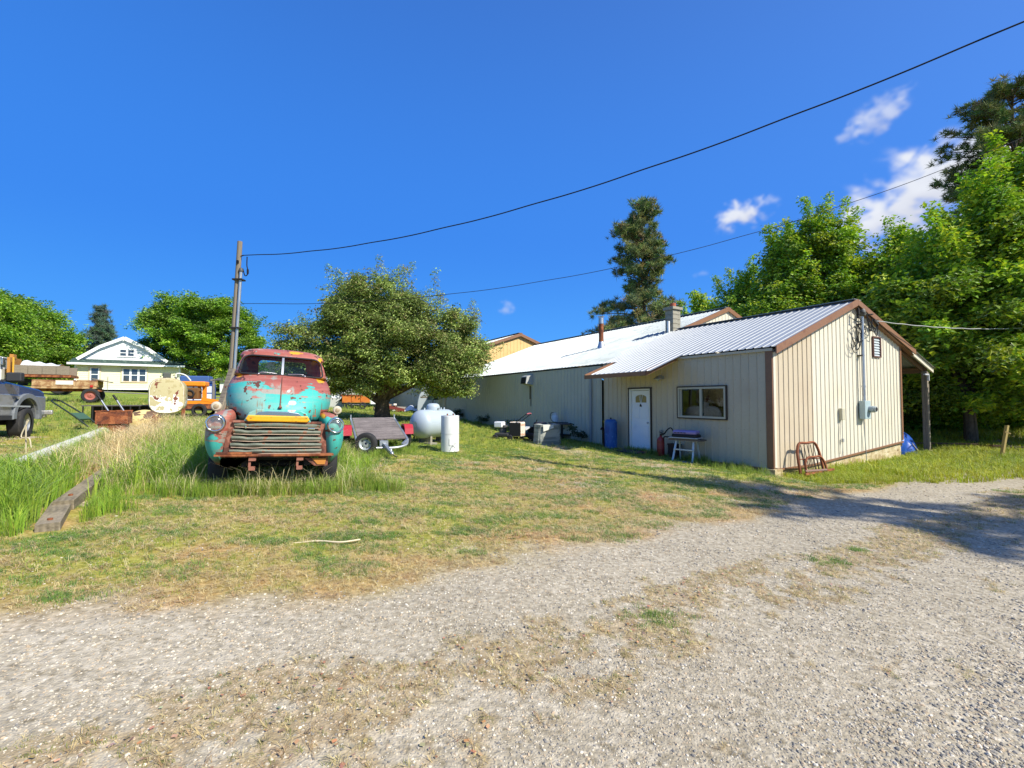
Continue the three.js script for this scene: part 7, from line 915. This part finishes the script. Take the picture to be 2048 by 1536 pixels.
{ // thin, green and lush grass, and dry litter
  const R = rnd(601), short = [], lush = [], dry = [], tall = [], straw = [], flakes = [], heads = [];
  const G1 = () => { const v = R(); return v < 0.5 ? [0.3, 0.38, 0.05] : v < 0.8 ? [0.2, 0.32, 0.045] : [0.42, 0.44, 0.09]; }, DRY = () => { const v = R(); return v < 0.5 ? [0.58, 0.46, 0.22] : v < 0.8 ? [0.66, 0.56, 0.28] : [0.44, 0.3, 0.15]; };
  const put = (l, x, z, s, c, sink = 0.005) => { const b = 0.75 + 0.5 * R(); l.push([x, bumpy(x, z) - sink, z, s, R() * 6.283, (R() - 0.5) * 0.2, c.map((v) => v * b)]); };
  for (const [r0, r1, dens, sc] of [[1.6, 5, 800, 0.8], [5, 9, 480, 1.0], [9, 15, 120, 1.5], [15, 26, 34, 2.4], [26, 44, 8, 3.6]]) {
    const half = 52 * RAD, n = Math.round(half * (r1 * r1 - r0 * r0) * dens);
    for (let i = 0; i < n; i++) { const r = Math.sqrt(mix(r0 * r0, r1 * r1, R())), a = (R() * 2 - 1) * half, x = Math.sin(a) * r, z = -Math.cos(a) * r; if (onShed(x, z)) continue; const k = cover(x, z), v = R(), T = inPoly(x, z, TALL);
      if (k.right > 0.4 && v < 0.95) { put(lush, x, z, sc * (0.7 + 0.5 * R()), [0.36 + 0.1 * R(), 0.45, 0.03]); continue; }
      if (T) continue;
      if (v < k.green * (k.road > 0.3 ? 0 : 1) * 0.95) put(k.green > 0.75 && R() < 0.6 ? lush : short, x, z, sc * (0.6 + 0.7 * R()) * (k.green > 0.75 ? 0.62 : 0.8), G1());
      else if (v < 0.36 + 0.5 * (1 - k.road) - 0.5 * k.patch && k.road < 0.6) put(dry, x, z, sc * (0.4 + 0.55 * R()), DRY());
      else if (k.litter > 0.25 && R() < 0.8) { if (R() < 0.45) put(dry, x, z, sc * (0.35 + 0.5 * R()), DRY()); else if (R() < 0.55) put(short, x, z, sc * 0.55, [0.26, 0.3, 0.06]); else flakes.push([x, bumpy(x, z) + 0.012, z, 0.35 + 0.5 * R(), R() * 6.283, (R() - 0.5) * 1.1, (R() < 0.35 ? [0.34, 0.2, 0.1] : R() < 0.5 ? [0.42, 0.31, 0.17] : [0.28, 0.22, 0.14]).map((q) => q * (0.7 + 0.5 * R()))]); } }
  }
  for (let q = 0; q < 720; q++) { // clumps of clover and rosette weeds
    const r = Math.sqrt(mix(9, 210, R())), a = (R() * 2 - 1) * 50 * RAD, cx = Math.sin(a) * r, cz = -Math.cos(a) * r, k = cover(cx, cz), sz = 0.08 + 0.3 * R() * R(); if ((k.road > 0.5 && (k.litter < 0.5 || R() < 0.8)) || onShed(cx, cz)) continue;
    for (let i = 0; i < 60 * sz / 0.16; i++) { const t = R() * 6.283, d = sz * (R() + R()) * 0.7; put(short, cx + Math.cos(t) * d * 1.5, cz + Math.sin(t) * d * 0.9, 0.45 + 0.5 * R(), [0.15 + 0.08 * R(), 0.33, 0.05]); }
  }
  // long grass round sleepers and truck; straw along the old tie line
  for (let i = 0; i < 26000; i++) { const x = mix(-14, -2.5, R()), z = mix(-15, -3.4, R()); const jx = (fbm(x * 1.7, z * 1.7 + 9, 2) - 0.5) * 1.3; if (!inPoly(x + jx, z + jx, TALL) || !inView(x, z)) continue; const n = fbm(x * 0.9 + 3, z * 0.9, 3), line = Math.abs((z + 4.5) - (x + 4.55) * 1.42) / 1.74, edge = inPoly(x - 0.5, z, TALL) && inPoly(x + 0.5, z + 0.35, TALL) ? 1 : 0.55, far = ss(-8.5, -11, z); const dryness = Math.exp(-Math.pow(line / 0.55, 2)) * ss(-5.6, -7.2, z) * 0.9 + far * 0.45; if (line < 0.16 && z > -7.2) continue;
    const s = (0.62 + 0.6 * n) * edge * (0.8 + 0.4 * R()); if (R() < dryness) { if (R() < 0.75) put(straw, x, z, s * 1.05, [0.72 + 0.1 * R(), 0.62, 0.32]); } else put(tall, x, z, s, R() < 0.6 ? [0.27, 0.44, 0.035] : [0.38, 0.5, 0.05]); }
  // fringe along walls and by the trailer
  for (let i = 0; i < 2600; i++) { const al = mix(-21, 0.3, R()), w = 0.1 + 0.5 * R() * R(), p = shedPoint(-w, 0, al); if (fbm(al * 1.3, w, 2) > 0.42) put(tall, p.x, p.z, 0.2 + 0.45 * R() * ss(0.4, 0.7, fbm(al * 0.9 + 4, 1, 2)), G1()); }
  for (let i = 0; i < 3200; i++) { const x = mix(0.7, 9.4, R()), p = shedPoint(x, 0, 0.12 + 2.2 * R() * R()); put(tall, p.x, p.z, 0.18 + 0.2 * R(), [0.36, 0.47, 0.035]); }
  for (let i = 0; i < 240; i++) { const p = shedPoint(-0.25 - R() * 0.6, 0, mix(-2.0, 0.1, R())); put(tall, p.x, p.z, 0.2 + 0.5 * R() * R(), [0.3, 0.42, 0.05]); }
  for (let i = 0; i < 1500; i++) { const c = onGround(740, 900), a = R() * 6.283, r = R() * 1.5; put(tall, c.x - 0.3 + Math.cos(a) * r, c.z + Math.sin(a) * r * 1.2, 0.25 + 0.35 * R(), [0.28, 0.4, 0.05]); }
  for (let i = 0; i < 8000; i++) { const c = V(-3.4, 0, -6.9), x = c.x + (R() - 0.5) * 4.4, z = c.z + (R() - 0.5) * 3.2; if (z > -5.9 - 0.45 * (x + 4.4) || R() < ss(0.25, 1.0, Math.pow((x - c.x) / 1.9, 2) + Math.pow((z - c.z) / 1.35, 2) + (fbm(x * 2, z * 2, 2) - 0.5) * 1.2)) continue; put(tall, x, z, 0.3 + 0.35 * R(), R() < 0.7 ? [0.3, 0.44, 0.05] : [0.44, 0.46, 0.1]); if (R() < 0.05) put(straw, x, z, 0.7 + 0.4 * R(), [0.64, 0.57, 0.3]); }
  { const s0 = onGround(20, 952), e0 = onGround(205, 872); for (let i = 0; i < 900; i++) { const t = R(), o = (R() - 0.5) * 0.9 + 0.12; put(R() < 0.75 ? tall : straw, mix(s0.x, e0.x, t) + o * 0.84, mix(s0.z, e0.z, t) + o * 0.54, 0.3 + 0.45 * R(), R() < 0.7 ? [0.3, 0.44, 0.05] : [0.6, 0.56, 0.25]); } }
  for (let i = 0; i < 900; i++) { const p = onGround(1780 + R() * 380, 905 + R() * 40); put(lush, p.x, p.z, 1.2 + R(), [0.3, 0.4, 0.035]); }
  const b = new THREE.PlaneGeometry(0.03, 0.018).rotateX(-Math.PI / 2);
  stuff('short_grass', 'thin short grass growing over the yard', 'grass', tuftGeo(9, 0.06, 0.005, 0.9, 611, 0.05), grassMat, short); stuff('lush_grass', 'lush bright green lawn grass by the sheds', 'grass', tuftGeo(11, 0.1, 0.006, 0.8, 612, 0.06), grassMat, lush); stuff('dry_grass', 'flattened dry straw-coloured grass on the yard', 'grass', tuftGeo(8, 0.07, 0.0045, 2.4, 613, 0.05), strawMat, dry); stuff('tall_grass', 'tall green grass round truck and sleepers', 'grass', tuftGeo(9, 0.5, 0.009, 0.55, 614, 0.07), grassMat, tall); stuff('tall_straw', 'tall bleached straw along the old sleepers', 'grass', tuftGeo(9, 0.55, 0.007, 0.9, 615, 0.08), strawMat, straw); stuff('leaf_litter', 'brown leaf litter on the middle of the drive', 'litter', b, std(0xffffff, 0.95), flakes);
}
renderer.render(scene, camera);
